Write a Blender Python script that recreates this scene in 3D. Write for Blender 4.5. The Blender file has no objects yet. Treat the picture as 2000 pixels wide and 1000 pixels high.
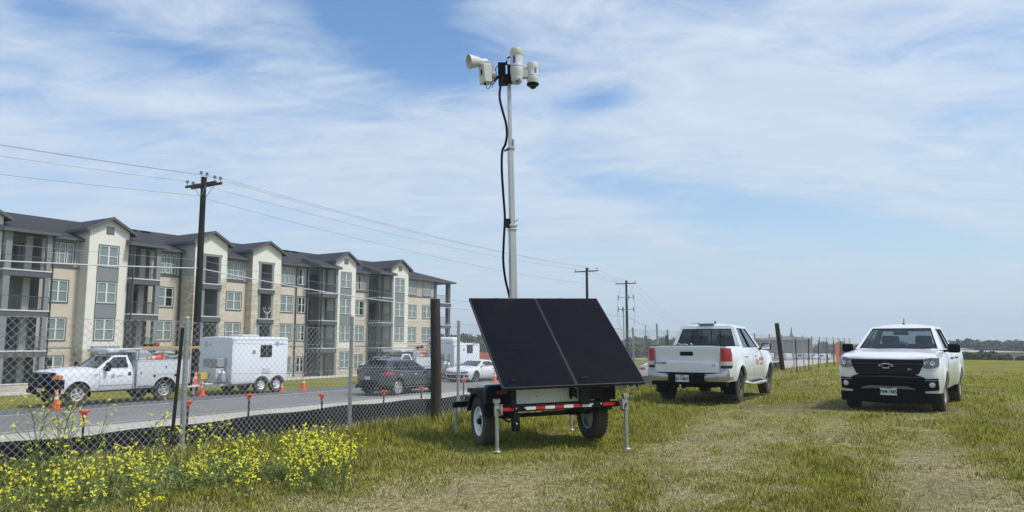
import bpy, bmesh, math, random
import numpy as np
from mathutils import Vector, Matrix
from math import sin, cos, tan, pi, radians, atan2, sqrt
random.seed(7); rng = np.random.default_rng(11)
SC = bpy.context.scene; COL = SC.collection
F = 1450.0; PIT = radians(6.65); CAMZ = 1.4
# ---------------------------------------------------------------- placement helpers
DV = Vector((.5208, .8537)); DV.normalize(); NV = Vector((DV.y, -DV.x)); ROAD = atan2(DV.y, DV.x)
def ray(px, py):
    u = (px-1000)/F; v = (500-py)/F
    return Vector((u, cos(PIT)-v*sin(PIT), sin(PIT)+v*cos(PIT)))
def at_z(px, py, z):
    r = ray(px, py); k = (z-CAMZ)/r.z; return Vector((r.x*k, r.y*k, z))
def at_d(px, py, d):
    r = ray(px, py); k = d/r.y; return Vector((r.x*k, d, CAMZ+r.z*k))
def at_D(px, py, D):            # on the vertical plane parallel to the road, D metres away
    r = ray(px, py); k = -D/(r.x*NV.x+r.y*NV.y); return Vector((r.x*k, r.y*k, CAMZ+r.z*k))
def PD(s, D, z=0): return Vector((s*DV.x-D*NV.x, s*DV.y-D*NV.y, z))
def sm(a, b, x):
    t = min(1, max(0, (x-a)/(b-a))); return t*t*(3-2*t)
def npsm(a, b, x):
    t = np.clip((x-a)/(b-a), 0, 1); return t*t*(3-2*t)
# value noise in numpy (natural ground variation)
_T = rng.random((256, 256))
def vnoise(x, y):
    xi = np.floor(x).astype(int); yi = np.floor(y).astype(int); fx = x-xi; fy = y-yi
    fx = fx*fx*(3-2*fx); fy = fy*fy*(3-2*fy); a = _T[xi % 256, yi % 256]; b = _T[(xi+1) % 256, yi % 256]
    c = _T[xi % 256, (yi+1) % 256]; d = _T[(xi+1) % 256, (yi+1) % 256]
    return (a*(1-fx)+b*fx)*(1-fy)+(c*(1-fx)+d*fx)*fy
def fbm(x, y, o=4):
    s = 0; a = .5; t = 0
    for i in range(o): s = s+a*vnoise(x*2**i+17*i, y*2**i+31*i); t += a; a *= .5
    return s/t
def ground(x, y):
    x = np.asarray(x, float); y = np.asarray(y, float)
    D = -(x*NV.x+y*NV.y); s = x*DV.x+y*DV.y; r = np.sqrt(x*x+y*y)
    z = -.88*npsm(8.3, 11.6, D)-.12*npsm(11.6, 14, D)
    z = z-1.4*npsm(33, 60, D)*(1-npsm(88, 102, s))
    side = 1-npsm(8, 12, D)
    z = z-1.6*npsm(70, 105, r)*side-1.0*npsm(90, 200, r)*(1-side)*(1-npsm(60, 80, D)*.0)-3.6*npsm(120, 340, r)
    und = .07*(fbm(x*.35+5, y*.35)-.5)*npsm(5, 8, r)*side
    hump = .12*np.exp(-((D-7.9)/.8)**2)*npsm(5, 9, r)*(.5+fbm(s*.3, D*.3))*(1-npsm(30, 60, s))
    dip = -.05*np.exp(-((x-1.48)**2+(y-10.0)**2)/.5)
    return z+und+hump*.6+dip
def gz(x, y): return float(ground(x, y))
# ---------------------------------------------------------------- mesh builder
class MB:
    def __init__(s): s.v = []; s.f = []; s.m = []
    def add(s, vs, fs, m=0):
        o = len(s.v); s.v += [tuple(v) for v in vs]; s.f += [tuple(i+o for i in f) for f in fs]; s.m += [m]*len(fs)
    def box(s, x0, x1, y0, y1, z0, z1, m=0, M=None):
        vs = [Vector((x, y, z)) for x in (x0, x1) for y in (y0, y1) for z in (z0, z1)]
        if M is not None: vs = [M@v for v in vs]
        s.add(vs, [(0, 1, 3, 2), (4, 6, 7, 5), (0, 4, 5, 1), (2, 3, 7, 6), (0, 2, 6, 4), (1, 5, 7, 3)], m)
    def cbox(s, c, d, m=0, M=None):
        s.box(c[0]-d[0]/2, c[0]+d[0]/2, c[1]-d[1]/2, c[1]+d[1]/2, c[2]-d[2]/2, c[2]+d[2]/2, m, M)
    def tube(s, pts, r, n=8, m=0, cap=True, rot=0):
        pts = [Vector(p) for p in pts]; rs = r if isinstance(r, (list, tuple)) else [r]*len(pts)
        vs = []; fs = []; prev = None
        for i, p in enumerate(pts):
            t = (pts[min(i+1, len(pts)-1)]-pts[max(i-1, 0)]).normalized()
            if prev is None:
                a = Vector((0, 0, 1)) if abs(t.z) < .9 else Vector((0, 1, 0)); u = t.cross(a).normalized()
            else: u = (prev-t*prev.dot(t)).normalized()
            prev = u; w = t.cross(u)
            for k in range(n):
                a = 2*pi*k/n+rot; vs.append(p+(u*cos(a)+w*sin(a))*rs[i])
        for i in range(len(pts)-1):
            for k in range(n): fs.append((i*n+k, i*n+(k+1) % n, (i+1)*n+(k+1) % n, (i+1)*n+k))
        if cap: fs.append(tuple(range(n-1, -1, -1))); fs.append(tuple((len(pts)-1)*n+k for k in range(n)))
        s.add(vs, fs, m)
    def bar(s, a, b, w, h=None, m=0):      # rectangular bar; w across, h vertical-ish
        a = Vector(a); b = Vector(b); h = w if h is None else h; t = (b-a).normalized()
        up = Vector((0, 0, 1)) if abs(t.z) < .95 else Vector((0, 1, 0)); u = t.cross(up).normalized(); w2 = u.cross(t)
        vs = [p+u*w/2*i+w2*h/2*j for p in (a, b) for (i, j) in ((-1, -1), (1, -1), (1, 1), (-1, 1))]
        s.add(vs, [(3, 2, 1, 0), (4, 5, 6, 7), (0, 1, 5, 4), (1, 2, 6, 5), (2, 3, 7, 6), (3, 0, 4, 7)], m)
    def lathe(s, prof, n=24, m=0, M=None, close=False, cap=True):   # prof = [(r,z)] about z
        vs = []; fs = []
        for (r, z) in prof:
            for k in range(n): a = 2*pi*k/n; vs.append(Vector((r*cos(a), r*sin(a), z)))
        if M is not None: vs = [M@v for v in vs]
        q = len(prof)
        for i in range(q if close else q-1):
            j = (i+1) % q
            for k in range(n): fs.append((i*n+k, i*n+(k+1) % n, j*n+(k+1) % n, j*n+k))
        if not close and cap:
            if prof[0][0] > 1e-4: fs.append(tuple(range(n-1, -1, -1)))
            if prof[-1][0] > 1e-4: fs.append(tuple((q-1)*n+k for k in range(n)))
        s.add(vs, fs, m)
    def prism(s, poly, fn0, fn1, m=0):     # polygon mapped by two functions (near face, far face)
        n = len(poly); vs = [fn0(*p) for p in poly]+[fn1(*p) for p in poly]
        s.add(vs, [tuple(range(n)), tuple(range(2*n-1, n-1, -1))]+[(i, i+n, (i+1) % n+n, (i+1) % n) for i in range(n)], m)
    def grid(s, P, m=0, flip=False):       # P[i][j] points
        a = len(P); b = len(P[0]); vs = [p for r in P for p in r]; fs = []
        for i in range(a-1):
            for j in range(b-1):
                q = (i*b+j, i*b+j+1, (i+1)*b+j+1, (i+1)*b+j); fs.append(q[::-1] if flip else q)
        s.add(vs, fs, m)
    def build(s, name, mats, parent=None, smooth=None, bevel=0, merge=False, fixn=False, solid=0):
        if not isinstance(mats, (list, tuple)): mats = [mats]
        me = bpy.data.meshes.new(name); me.from_pydata(s.v, [], s.f)
        for m in mats: me.materials.append(m)
        me.polygons.foreach_set('material_index', s.m)
        if merge or fixn:
            bm = bmesh.new(); bm.from_mesh(me)
            if merge: bmesh.ops.remove_doubles(bm, verts=bm.verts, dist=.0015)
            if fixn: bmesh.ops.recalc_face_normals(bm, faces=bm.faces)
            bm.to_mesh(me); bm.free()
        if smooth is not None:
            me.polygons.foreach_set('use_smooth', [True]*len(me.polygons)); me.set_sharp_from_angle(angle=radians(smooth))
        me.update()
        o = bpy.data.objects.new(name, me); COL.objects.link(o)
        if parent: o.parent = parent
        if solid:
            md = o.modifiers.new('thick', 'SOLIDIFY'); md.thickness = solid; md.offset = -1
        if bevel:
            md = o.modifiers.new('bev', 'BEVEL'); md.width = bevel; md.segments = 2; md.limit_method = 'ANGLE'; md.angle_limit = radians(35)
            if smooth is None:
                me.polygons.foreach_set('use_smooth', [True]*len(me.polygons)); me.set_sharp_from_angle(angle=radians(60))
        return o
def tag(o, label=None, cat=None, group=None, kind=None):
    if label: o['label'] = label
    if cat: o['category'] = cat
    if group: o['group'] = group
    if kind: o['kind'] = kind
    return o
def empty(name, loc, rz=0, label=None, cat=None, group=None):
    o = bpy.data.objects.new(name, None); COL.objects.link(o); o.location = loc; o.rotation_euler = (0, 0, rz)
    o.empty_display_size = .2
    return tag(o, label, cat, group)
def copy_tree(o, parent=None):
    c = o.copy(); COL.objects.link(c)
    if parent: c.parent = parent
    for ch in [q for q in bpy.data.objects if q.parent == o]: copy_tree(ch, c)
    return c
def text(name, body, size, M, mat, parent, ext=.002, align='CENTER', bold=0, sx=1):
    cu = bpy.data.curves.new(name, 'FONT'); cu.body = body; cu.size = size; cu.extrude = ext; cu.align_x = align; cu.align_y = 'CENTER'
    cu.offset = bold; cu.resolution_u = 2
    t = bpy.data.objects.new(name, cu); me = bpy.data.meshes.new_from_object(t)
    bpy.data.objects.remove(t); me.transform(Matrix.Diagonal((sx, 1, 1, 1))); me.transform(M); me.materials.clear(); me.materials.append(mat)
    o = bpy.data.objects.new(name, me); COL.objects.link(o)
    if parent: o.parent = parent
    return o
def frame(o, x, y):      # matrix with given x and y axes
    x = Vector(x).normalized(); y = Vector(y); z = x.cross(y).normalized(); y = z.cross(x)
    M = Matrix((x, y, z)).transposed().to_4x4(); M.translation = Vector(o); return M
# ---------------------------------------------------------------- materials
def newmat(name):
    m = bpy.data.materials.new(name); m.use_nodes = True; nt = m.node_tree; b = nt.nodes['Principled BSDF']; return m, nt, b
def N(nt, t, **kw):
    n = nt.nodes.new(t)
    for k, v in kw.items():
        if k.startswith('i_'): n.inputs[k[2:].replace('_', ' ')].default_value = v
        else: setattr(n, k, v)
    return n
def pm(name, c, rough=.5, metal=0, var=.12, scale=4, bump=0, bscale=60, coat=0, dirt=None, spec=.5, stretch=(1, 1, 1), c2=None):
    m, nt, b = newmat(name); L = nt.links.new
    tc = N(nt, 'ShaderNodeTexCoord'); mp = N(nt, 'ShaderNodeMapping'); mp.inputs['Scale'].default_value = stretch; L(tc.outputs['Object'], mp.inputs[0])
    nz = N(nt, 'ShaderNodeTexNoise'); nz.inputs['Scale'].default_value = scale; nz.inputs['Detail'].default_value = 6; nz.inputs['Roughness'].default_value = .65
    L(mp.outputs[0], nz.inputs['Vector'])
    cr = N(nt, 'ShaderNodeValToRGB'); cr.color_ramp.elements[0].position = .3; cr.color_ramp.elements[1].position = .7
    lo = c2 if c2 else tuple(max(0, k*(1-var)) for k in c); hi = c if c2 else tuple(min(1, k*(1+var*.6)) for k in c)
    cr.color_ramp.elements[0].color = (*lo, 1); cr.color_ramp.elements[1].color = (*hi, 1)
    L(nz.outputs[0], cr.inputs[0]); out = cr.outputs[0]
    if dirt:
        n2 = N(nt, 'ShaderNodeTexNoise'); n2.inputs['Scale'].default_value = 2.2; n2.inputs['Detail'].default_value = 8; L(tc.outputs['Object'], n2.inputs['Vector'])
        sp = N(nt, 'ShaderNodeSeparateXYZ'); L(tc.outputs['Object'], sp.inputs[0])
        mr = N(nt, 'ShaderNodeMapRange'); mr.inputs[1].default_value = dirt[1]; mr.inputs[2].default_value = dirt[0]; L(sp.outputs[2], mr.inputs[0])
        mu = N(nt, 'ShaderNodeMath', operation='MULTIPLY'); L(mr.outputs[0], mu.inputs[0]); L(n2.outputs[0], mu.inputs[1])
        mx = N(nt, 'ShaderNodeMix', data_type='RGBA'); L(mu.outputs[0], mx.inputs[0]); L(out, mx.inputs[6]); mx.inputs[7].default_value = (*dirt[2], 1); out = mx.outputs[2]
    L(out, b.inputs['Base Color']); b.inputs['Roughness'].default_value = rough; b.inputs['Metallic'].default_value = metal
    b.inputs['Coat Weight'].default_value = coat; b.inputs['Coat Roughness'].default_value = .06; b.inputs['Specular IOR Level'].default_value = spec
    if rough > .25:
        mr = N(nt, 'ShaderNodeMapRange'); mr.inputs[3].default_value = rough*.85; mr.inputs[4].default_value = min(1, rough*1.15); L(nz.outputs[0], mr.inputs[0]); L(mr.outputs[0], b.inputs['Roughness'])
    if bump:
        n3 = N(nt, 'ShaderNodeTexNoise'); n3.inputs['Scale'].default_value = bscale; n3.inputs['Detail'].default_value = 4; L(mp.outputs[0], n3.inputs['Vector'])
        bp = N(nt, 'ShaderNodeBump'); bp.inputs['Strength'].default_value = bump; bp.inputs['Distance'].default_value = .02; L(n3.outputs[0], bp.inputs['Height']); L(bp.outputs[0], b.inputs['Normal'])
    return m
M = {}
DUST = (.32, .27, .2)
M['white_paint'] = pm('white_paint', (.74, .75, .76), .28, 0, .02, 1, coat=.6, dirt=(.1, .85, DUST))
M['fleet_white'] = pm('fleet_white', (.72, .74, .77), .3, 0, .04, 1, coat=.3, dirt=(.2, .9, DUST))
M['util_grey'] = pm('util_grey', (.60, .64, .66), .4, 0, .05, 2, dirt=(.4, 1.2, DUST))
M['black_plastic'] = pm('black_plastic', (.006, .006, .007), .55, 0, .2, 8, bump=.1, spec=.14)
M['black_gloss'] = pm('black_gloss', (.008, .008, .01), .15, 0, .1, 4, coat=.5)
M['dark_liner'] = pm('dark_liner', (.006, .006, .006), .9)
M['rubber'] = pm('rubber', (.011, .011, .011), .8, 0, .3, 12, bump=.3, bscale=40, dirt=(-.4, .5, (.16, .13, .1)))
M['tread'] = pm('tread', (.03, .028, .026), .85, 0, .4, 9, bump=.6, bscale=30)
M['alloy'] = pm('alloy', (.20, .20, .20), .35, .8, .1)
M['alloy_light'] = pm('alloy_light', (.55, .55, .55), .35, .6, .1)
M['steel_rim'] = pm('steel_rim', (.62, .62, .60), .4, .3, .15, 9)
M['white_rim'] = pm('white_rim', (.88, .89, .92), .35, 0, .05)
M['chrome'] = pm('chrome', (.75, .75, .76), .12, 1, .03)
M['silver'] = pm('silver', (.45, .46, .47), .35, .6, .05)
M['red_lens'] = pm('red_lens', (.38, .008, .012), .12, 0, .2, coat=.8)
M['dull_red_lens'] = pm('dull_red_lens', (.22, .03, .045), .25, 0, .15)
M['clear_lens'] = pm('clear_lens', (.55, .57, .58), .1, .3, .2, 30, coat=1)
M['amber_lens'] = pm('amber_lens', (.6, .16, .03), .2, 0, .2, coat=.5)
M['interior'] = pm('interior', (.03, .03, .032), .8)
M['interior_light'] = pm('interior_light', (.16, .16, .15), .8)
M['plate'] = pm('plate', (.62, .64, .64), .4, 0, .06)
M['ink'] = pm('ink', (.01, .01, .015), .6)
M['blue_ink'] = pm('blue_ink', (.02, .03, .16), .5)
M['red_text'] = pm('red_text', (.60, .28, .27), .4, 0, .1)
M['grey_text'] = pm('grey_text', (.25, .27, .29), .4)
M['globe_blue'] = pm('globe_blue', (.25, .45, .60), .4, 0, .3, 6)
M['black_paint'] = pm('black_paint', (.006, .006, .007), .4, 0, .2, 5, coat=.0, spec=.25)
M['suv_grey'] = pm('suv_grey', (.028, .032, .034), .3, .2, .05, 1, coat=.7)
M['galv'] = pm('galv', (.42, .43, .43), .42, .65, .15, 14)
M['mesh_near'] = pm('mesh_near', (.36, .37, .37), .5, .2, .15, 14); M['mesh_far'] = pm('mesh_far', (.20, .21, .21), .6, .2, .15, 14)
M['galv_dull'] = pm('galv_dull', (.36, .38, .38), .55, .35, .15, 9)
M['jack_steel'] = pm('jack_steel', (.50, .49, .44), .38, .75, .2, 10)
M['mast_alu'] = pm('mast_alu', (.50, .50, .47), .42, .6, .15, 6, stretch=(1, 1, .2))
M['cabinet'] = pm('cabinet', (.78, .80, .74), .45, 0, .05)
M['cam_white'] = pm('cam_white', (.56, .56, .535), .4, 0, .05)
M['cam_cap'] = pm('cam_cap', (.55, .54, .46), .45, 0, .06)
M['purple'] = pm('purple', (.07, .03, .45), .4)
M['cable_black'] = pm('cable_black', (.005, .005, .009), .7, spec=.15)
M['orange'] = pm('orange', (.85, .10, .025), .5, 0, .12, 8)
M['orange_faded'] = pm('orange_faded', (.80, .17, .08), .6, 0, .2, 8)
M['cone_white'] = pm('cone_white', (.62, .60, .58), .5, 0, .15, 12)
M['yellow'] = pm('yellow', (.62, .46, .04), .5, 0, .1)
M['rust'] = pm('rust', (.05, .035, .028), .8, .2, .4, 20)
M['old_wood'] = pm('old_wood', (.055, .045, .038), .9, 0, .5, 6, bump=.8, bscale=12, stretch=(6, 6, .5))
M['pole_wood'] = pm('pole_wood', (.012, .010, .009), .9, 0, .5, 5, bump=.5, bscale=10, stretch=(5, 5, .3))
M['arm_wood'] = pm('arm_wood', (.085, .048, .034), .85, 0, .4, 5, bump=.4)
M['ladder_wood'] = pm('ladder_wood', (.50, .32, .10), .6, 0, .15, 6)
M['insul'] = pm('insul', (.20, .22, .24), .3)
M['wire'] = pm('wire', (.28, .30, .33), .5)
M['cable_light'] = pm('cable_light', (.60, .62, .64), .5)
M['silt'] = pm('silt', (.010, .010, .0105), .8, 0, .5, 2.5, bump=.9, bscale=6, stretch=(1, 1, .35), spec=.2)
M['roof'] = pm('roof', (.027, .027, .030), .9, 0, .25, 2.5, bump=.3, bscale=20)
M['trim_grey'] = pm('trim_grey', (.10, .102, .107), .6, 0, .06)
M['panel_grey'] = pm('panel_grey', (.225, .238, .248), .6, 0, .05, 1.5)
M['cream'] = pm('cream', (.78, .745, .67), .85, 0, .07, .9, bump=.15, bscale=30)
M['tan'] = pm('tan', (.62, .55, .46), .85, 0, .08, .9, bump=.15, bscale=30)
M['greige'] = pm('greige', (.44, .41, .37), .85, 0, .08, .9, bump=.15, bscale=30)
M['vinyl'] = pm('vinyl', (.72, .73, .70), .4, 0, .04)
M['slab_white'] = pm('slab_white', (.62, .62, .60), .6, 0, .05)
M['dark_room'] = pm('dark_room', (.035, .038, .042), .7)
M['room_wall'] = pm('room_wall', (.30, .30, .28), .8, 0, .05)
M['tint'] = pm('tint', (.015, .02, .022), .1, 0, .05, coat=.3)
M['barrier'] = pm('barrier', (.65, .09, .035), .5, 0, .1)
M['distant_wall'] = pm('distant_wall', (.42, .40, .36), .8, 0, .25, .1)
M['distant_brown'] = pm('distant_brown', (.20, .18, .155), .9, 0, .3, .08)
M['bark'] = pm('bark', (.05, .038, .028), .9, 0, .4, 6, bump=.6)
M['stone_pale'] = pm('stone_pale', (.46, .42, .34), .9, 0, .2, 1.2, bump=.5, bscale=8)
def leafmat(name, c, var=.5):
    m, nt, b = newmat(name); L = nt.links.new; g = N(nt, 'ShaderNodeNewGeometry'); hs = N(nt, 'ShaderNodeHueSaturation'); hs.inputs['Color'].default_value = (*c, 1)
    mr = N(nt, 'ShaderNodeMapRange'); mr.inputs[3].default_value = 1-var; mr.inputs[4].default_value = 1+var; L(g.outputs['Random Per Island'], mr.inputs[0]); L(mr.outputs[0], hs.inputs['Value'])
    m2 = N(nt, 'ShaderNodeMapRange'); m2.inputs[3].default_value = .485; m2.inputs[4].default_value = .515
    mm = N(nt, 'ShaderNodeMath', operation='FRACT'); m3 = N(nt, 'ShaderNodeMath', operation='MULTIPLY'); m3.inputs[1].default_value = 7.31; L(g.outputs['Random Per Island'], m3.inputs[0]); L(m3.outputs[0], mm.inputs[0]); L(mm.outputs[0], m2.inputs[0]); L(m2.outputs[0], hs.inputs['Hue'])
    L(hs.outputs[0], b.inputs['Base Color']); b.inputs['Roughness'].default_value = .6; b.inputs['Specular IOR Level'].default_value = .25
    return m
M['leaf_dark'] = leafmat('leaf_dark', (.065, .092, .05)); M['leaf_mid'] = leafmat('leaf_mid', (.095, .125, .06)); M['leaf_weed'] = leafmat('leaf_weed', (.17, .21, .06))
M['stem'] = leafmat('stem', (.15, .19, .06), .35); M['petal'] = leafmat('petal', (.74, .70, .035), .25); M['dried'] = leafmat('dried', (.35, .25, .21), .4)
def glassmat(name, tint, refl=.5, rough=.02):
    m, nt, b = newmat(name); L = nt.links.new; nt.nodes.remove(b); out = nt.nodes['Material Output']
    tr = N(nt, 'ShaderNodeBsdfTransparent'); tr.inputs[0].default_value = (*tint, 1); gl = N(nt, 'ShaderNodeBsdfGlossy'); gl.inputs['Roughness'].default_value = rough; gl.inputs[0].default_value = (.9, .95, 1, 1)
    g = N(nt, 'ShaderNodeNewGeometry'); vd = N(nt, 'ShaderNodeVectorMath', operation='DOT_PRODUCT'); L(g.outputs['Incoming'], vd.inputs[0]); L(g.outputs['Normal'], vd.inputs[1])
    ab = N(nt, 'ShaderNodeMath', operation='ABSOLUTE'); L(vd.outputs['Value'], ab.inputs[0]); sb = N(nt, 'ShaderNodeMath', operation='SUBTRACT'); sb.inputs[0].default_value = 1; L(ab.outputs[0], sb.inputs[1]); pw_ = N(nt, 'ShaderNodeMath', operation='POWER'); L(sb.outputs[0], pw_.inputs[0]); pw_.inputs[1].default_value = 5
    mr = N(nt, 'ShaderNodeMapRange'); mr.inputs[3].default_value = .05*refl*1.6; mr.inputs[4].default_value = 1; L(pw_.outputs[0], mr.inputs[0])
    mx = N(nt, 'ShaderNodeMixShader'); L(mr.outputs[0], mx.inputs[0]); L(tr.outputs[0], mx.inputs[1]); L(gl.outputs[0], mx.inputs[2]); L(mx.outputs[0], out.inputs[0]); return m
M['glass_light'] = glassmat('glass_light', (.50, .57, .56), 1.0); M['glass_dark'] = glassmat('glass_dark', (.13, .15, .155), .7)
def windowmat():
    m, nt, b = newmat('building_glass'); L = nt.links.new; tc = N(nt, 'ShaderNodeTexCoord'); nz = N(nt, 'ShaderNodeTexNoise'); nz.inputs['Scale'].default_value = .35; L(tc.outputs['Object'], nz.inputs['Vector'])
    cr = N(nt, 'ShaderNodeValToRGB'); cr.color_ramp.elements[0].color = (.14, .19, .18, 1); cr.color_ramp.elements[1].color = (.25, .31, .29, 1); L(nz.outputs[0], cr.inputs[0]); L(cr.outputs[0], b.inputs['Base Color'])  # milky teal ramp paints sky reflection and pale blinds into the glass colour
    b.inputs['Roughness'].default_value = .08; b.inputs['Coat Weight'].default_value = .6
    bp = N(nt, 'ShaderNodeBump'); bp.inputs['Strength'].default_value = .05; L(nz.outputs[0], bp.inputs['Height']); L(bp.outputs[0], b.inputs['Normal']); return m
M['win'] = windowmat()
def stonemat():
    m, nt, b = newmat('stone_veneer'); L = nt.links.new; tc = N(nt, 'ShaderNodeTexCoord'); sp = N(nt, 'ShaderNodeSeparateXYZ'); L(tc.outputs['Object'], sp.inputs[0])
    ad = N(nt, 'ShaderNodeMath', operation='ADD'); L(sp.outputs[0], ad.inputs[0]); L(sp.outputs[1], ad.inputs[1]); cb = N(nt, 'ShaderNodeCombineXYZ'); L(ad.outputs[0], cb.inputs[0]); L(sp.outputs[2], cb.inputs[1])
    bt = N(nt, 'ShaderNodeTexBrick'); L(cb.outputs[0], bt.inputs['Vector']); bt.inputs['Scale'].default_value = 1; bt.inputs['Brick Width'].default_value = .55; bt.inputs['Row Height'].default_value = .2
    bt.inputs['Color1'].default_value = (.76, .68, .54, 1); bt.inputs['Color2'].default_value = (.55, .48, .37, 1); bt.inputs['Mortar'].default_value = (.56, .52, .45, 1); bt.inputs['Mortar Size'].default_value = .012; bt.offset = .37
    nz = N(nt, 'ShaderNodeTexNoise'); nz.inputs['Scale'].default_value = 1.3; L(tc.outputs['Object'], nz.inputs['Vector']); mx = N(nt, 'ShaderNodeMix', data_type='RGBA', blend_type='MULTIPLY'); mx.inputs[0].default_value = .5
    L(bt.outputs[0], mx.inputs[6]); cr = N(nt, 'ShaderNodeValToRGB'); cr.color_ramp.elements[0].position = .35; cr.color_ramp.elements[0].color = (.6, .6, .6, 1); cr.color_ramp.elements[1].position = .65; L(nz.outputs[0], cr.inputs[0]); L(cr.outputs[0], mx.inputs[7]); L(mx.outputs[2], b.inputs['Base Color'])
    b.inputs['Roughness'].default_value = .9; bp = N(nt, 'ShaderNodeBump'); bp.inputs['Strength'].default_value = .5; bp.inputs['Distance'].default_value = .03; L(bt.outputs['Fac'], bp.inputs['Height']); bp.invert = True; L(bp.outputs[0], b.inputs['Normal']); return m
M['stone'] = stonemat()
def solarmat():
    m, nt, b = newmat('solar_cells'); L = nt.links.new; tc = N(nt, 'ShaderNodeTexCoord'); bt = N(nt, 'ShaderNodeTexBrick'); L(tc.outputs['UV'], bt.inputs['Vector'])
    bt.offset = 0; bt.inputs['Scale'].default_value = 1; bt.inputs['Brick Width'].default_value = .165; bt.inputs['Row Height'].default_value = .083; bt.inputs['Mortar Size'].default_value = .0022
    bt.inputs['Color1'].default_value = (.0045, .005, .009, 1); bt.inputs['Color2'].default_value = (.0055, .006, .0105, 1); bt.inputs['Mortar'].default_value = (.012, .0125, .018, 1)
    wv = N(nt, 'ShaderNodeTexWave'); wv.inputs['Scale'].default_value = 30; wv.bands_direction = 'X'; L(tc.outputs['UV'], wv.inputs['Vector'])
    nz = N(nt, 'ShaderNodeTexNoise'); nz.inputs['Scale'].default_value = 2.5; nz.inputs['Detail'].default_value = 7; L(tc.outputs['UV'], nz.inputs['Vector'])
    mx = N(nt, 'ShaderNodeMix', data_type='RGBA', blend_type='ADD'); L(bt.outputs[0], mx.inputs[6]); mx.inputs[7].default_value = (.004, .004, .0045, 1); mu = N(nt, 'ShaderNodeMath', operation='MULTIPLY'); L(nz.outputs[0], mu.inputs[0]); L(wv.outputs['Fac'], mu.inputs[1]); L(mu.outputs[0], mx.inputs[0]); L(mx.outputs[2], b.inputs['Base Color'])
    mr = N(nt, 'ShaderNodeMapRange'); mr.inputs[3].default_value = .28; mr.inputs[4].default_value = .5; L(nz.outputs[0], mr.inputs[0]); L(mr.outputs[0], b.inputs['Roughness']); b.inputs['Specular IOR Level'].default_value = .03; return m
M['solar'] = solarmat()
# ---------------------------------------------------------------- camera, sky, sun
cam = bpy.data.cameras.new('camera'); co = bpy.data.objects.new('camera', cam); COL.objects.link(co); SC.camera = co
cam.sensor_width = 36; cam.lens = 36*F/2000; cam.clip_end = 6000; co.location = (0, 0, CAMZ); co.rotation_euler = (pi/2+PIT, 0, 0)
SC.view_settings.view_transform = 'Standard'; SC.view_settings.look = 'None'; SC.view_settings.exposure = 0.12; SC.view_settings.gamma = 1
SUN_EL = radians(57); SUN_AZ = atan2(.93, -.30)      # azimuth from +Y towards +X
sl = bpy.data.lights.new('sun', 'SUN'); sl.energy = 3.1; sl.angle = radians(8); sl.color = (1, .955, .88); so = bpy.data.objects.new('sun', sl); COL.objects.link(so)
sd = Vector((sin(SUN_AZ)*cos(SUN_EL), cos(SUN_AZ)*cos(SUN_EL), sin(SUN_EL))); so.rotation_euler = sd.to_track_quat('Z', 'Y').to_euler(); so.location = sd*50
w = bpy.data.worlds.new('World'); SC.world = w; w.use_nodes = True; nt = w.node_tree; L = nt.links.new; bg = nt.nodes['Background']
sky = N(nt, 'ShaderNodeTexSky', sky_type='NISHITA'); sky.sun_disc = False; sky.sun_elevation = SUN_EL; sky.sun_rotation = SUN_AZ; sky.air_density = 1.2; sky.dust_density = .6; sky.ozone_density = 2.5
bg.inputs[1].default_value = .112
tc = N(nt, 'ShaderNodeTexCoord'); sp = N(nt, 'ShaderNodeSeparateXYZ'); L(tc.outputs['Generated'], sp.inputs[0])
def mth(op, a, b=None, c=None, clamp=False):
    n = N(nt, 'ShaderNodeMath', operation=op, use_clamp=clamp)
    for i, q in enumerate((a, b, c)):
        if q is None: continue
        if isinstance(q, (int, float)): n.inputs[i].default_value = q
        else: L(q, n.inputs[i])
    return n.outputs[0]
X, Y, Z = sp.outputs
az = mth('ARCTAN2', X, Y); el = mth('ARCSINE', Z)
zz = mth('ADD', mth('MAXIMUM', Z, 0), .16); cx = mth('DIVIDE', X, zz); cy = mth('DIVIDE', Y, zz)
cb = N(nt, 'ShaderNodeCombineXYZ'); L(cx, cb.inputs[0]); L(cy, cb.inputs[1]); cb.inputs[2].default_value = .3
def noise(scale, det, rough, rot, st, dist=0, off=(0, 0, 0)):
    mp = N(nt, 'ShaderNodeMapping'); mp.inputs['Rotation'].default_value = (0, 0, radians(rot)); mp.inputs['Scale'].default_value = (st[0], st[1], 1); mp.inputs['Location'].default_value = off; L(cb.outputs[0], mp.inputs[0])
    n = N(nt, 'ShaderNodeTexNoise'); n.inputs['Scale'].default_value = scale; n.inputs['Detail'].default_value = det; n.inputs['Roughness'].default_value = rough; n.inputs['Distortion'].default_value = dist; L(mp.outputs[0], n.inputs['Vector']); return n.outputs[0]
def blob(px, py, rx, ry, rot=0):
    r = ray(px, py).normalized(); a0 = atan2(r.x, r.y); e0 = math.asin(r.z); da = mth('SUBTRACT', az, a0); de = mth('SUBTRACT', el, e0); c = cos(radians(rot)); s = sin(radians(rot))
    u = mth('DIVIDE', mth('ADD', mth('MULTIPLY', da, c), mth('MULTIPLY', de, s)), rx/F); v = mth('DIVIDE', mth('SUBTRACT', mth('MULTIPLY', de, c), mth('MULTIPLY', da, s)), ry/F)
    return mth('EXPONENT', mth('MULTIPLY', mth('ADD', mth('MULTIPLY', u, u), mth('MULTIPLY', v, v)), -1))
n1 = noise(.85, 10, .56, 28, (1, 1.6), .7); n2 = noise(3.0, 12, .66, 62, (1, 1.9), .8, (3, 1, 0)); n3 = noise(.5, 3, .5, 0, (1, 1), 0, (7, 3, 0))
cov = mth('ADD', mth('MULTIPLY', n1, .62), mth('MULTIPLY', n2, .38))
cov = mth('MULTIPLY_ADD', mth('SUBTRACT', cov, .5), 2.7, .60)
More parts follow.
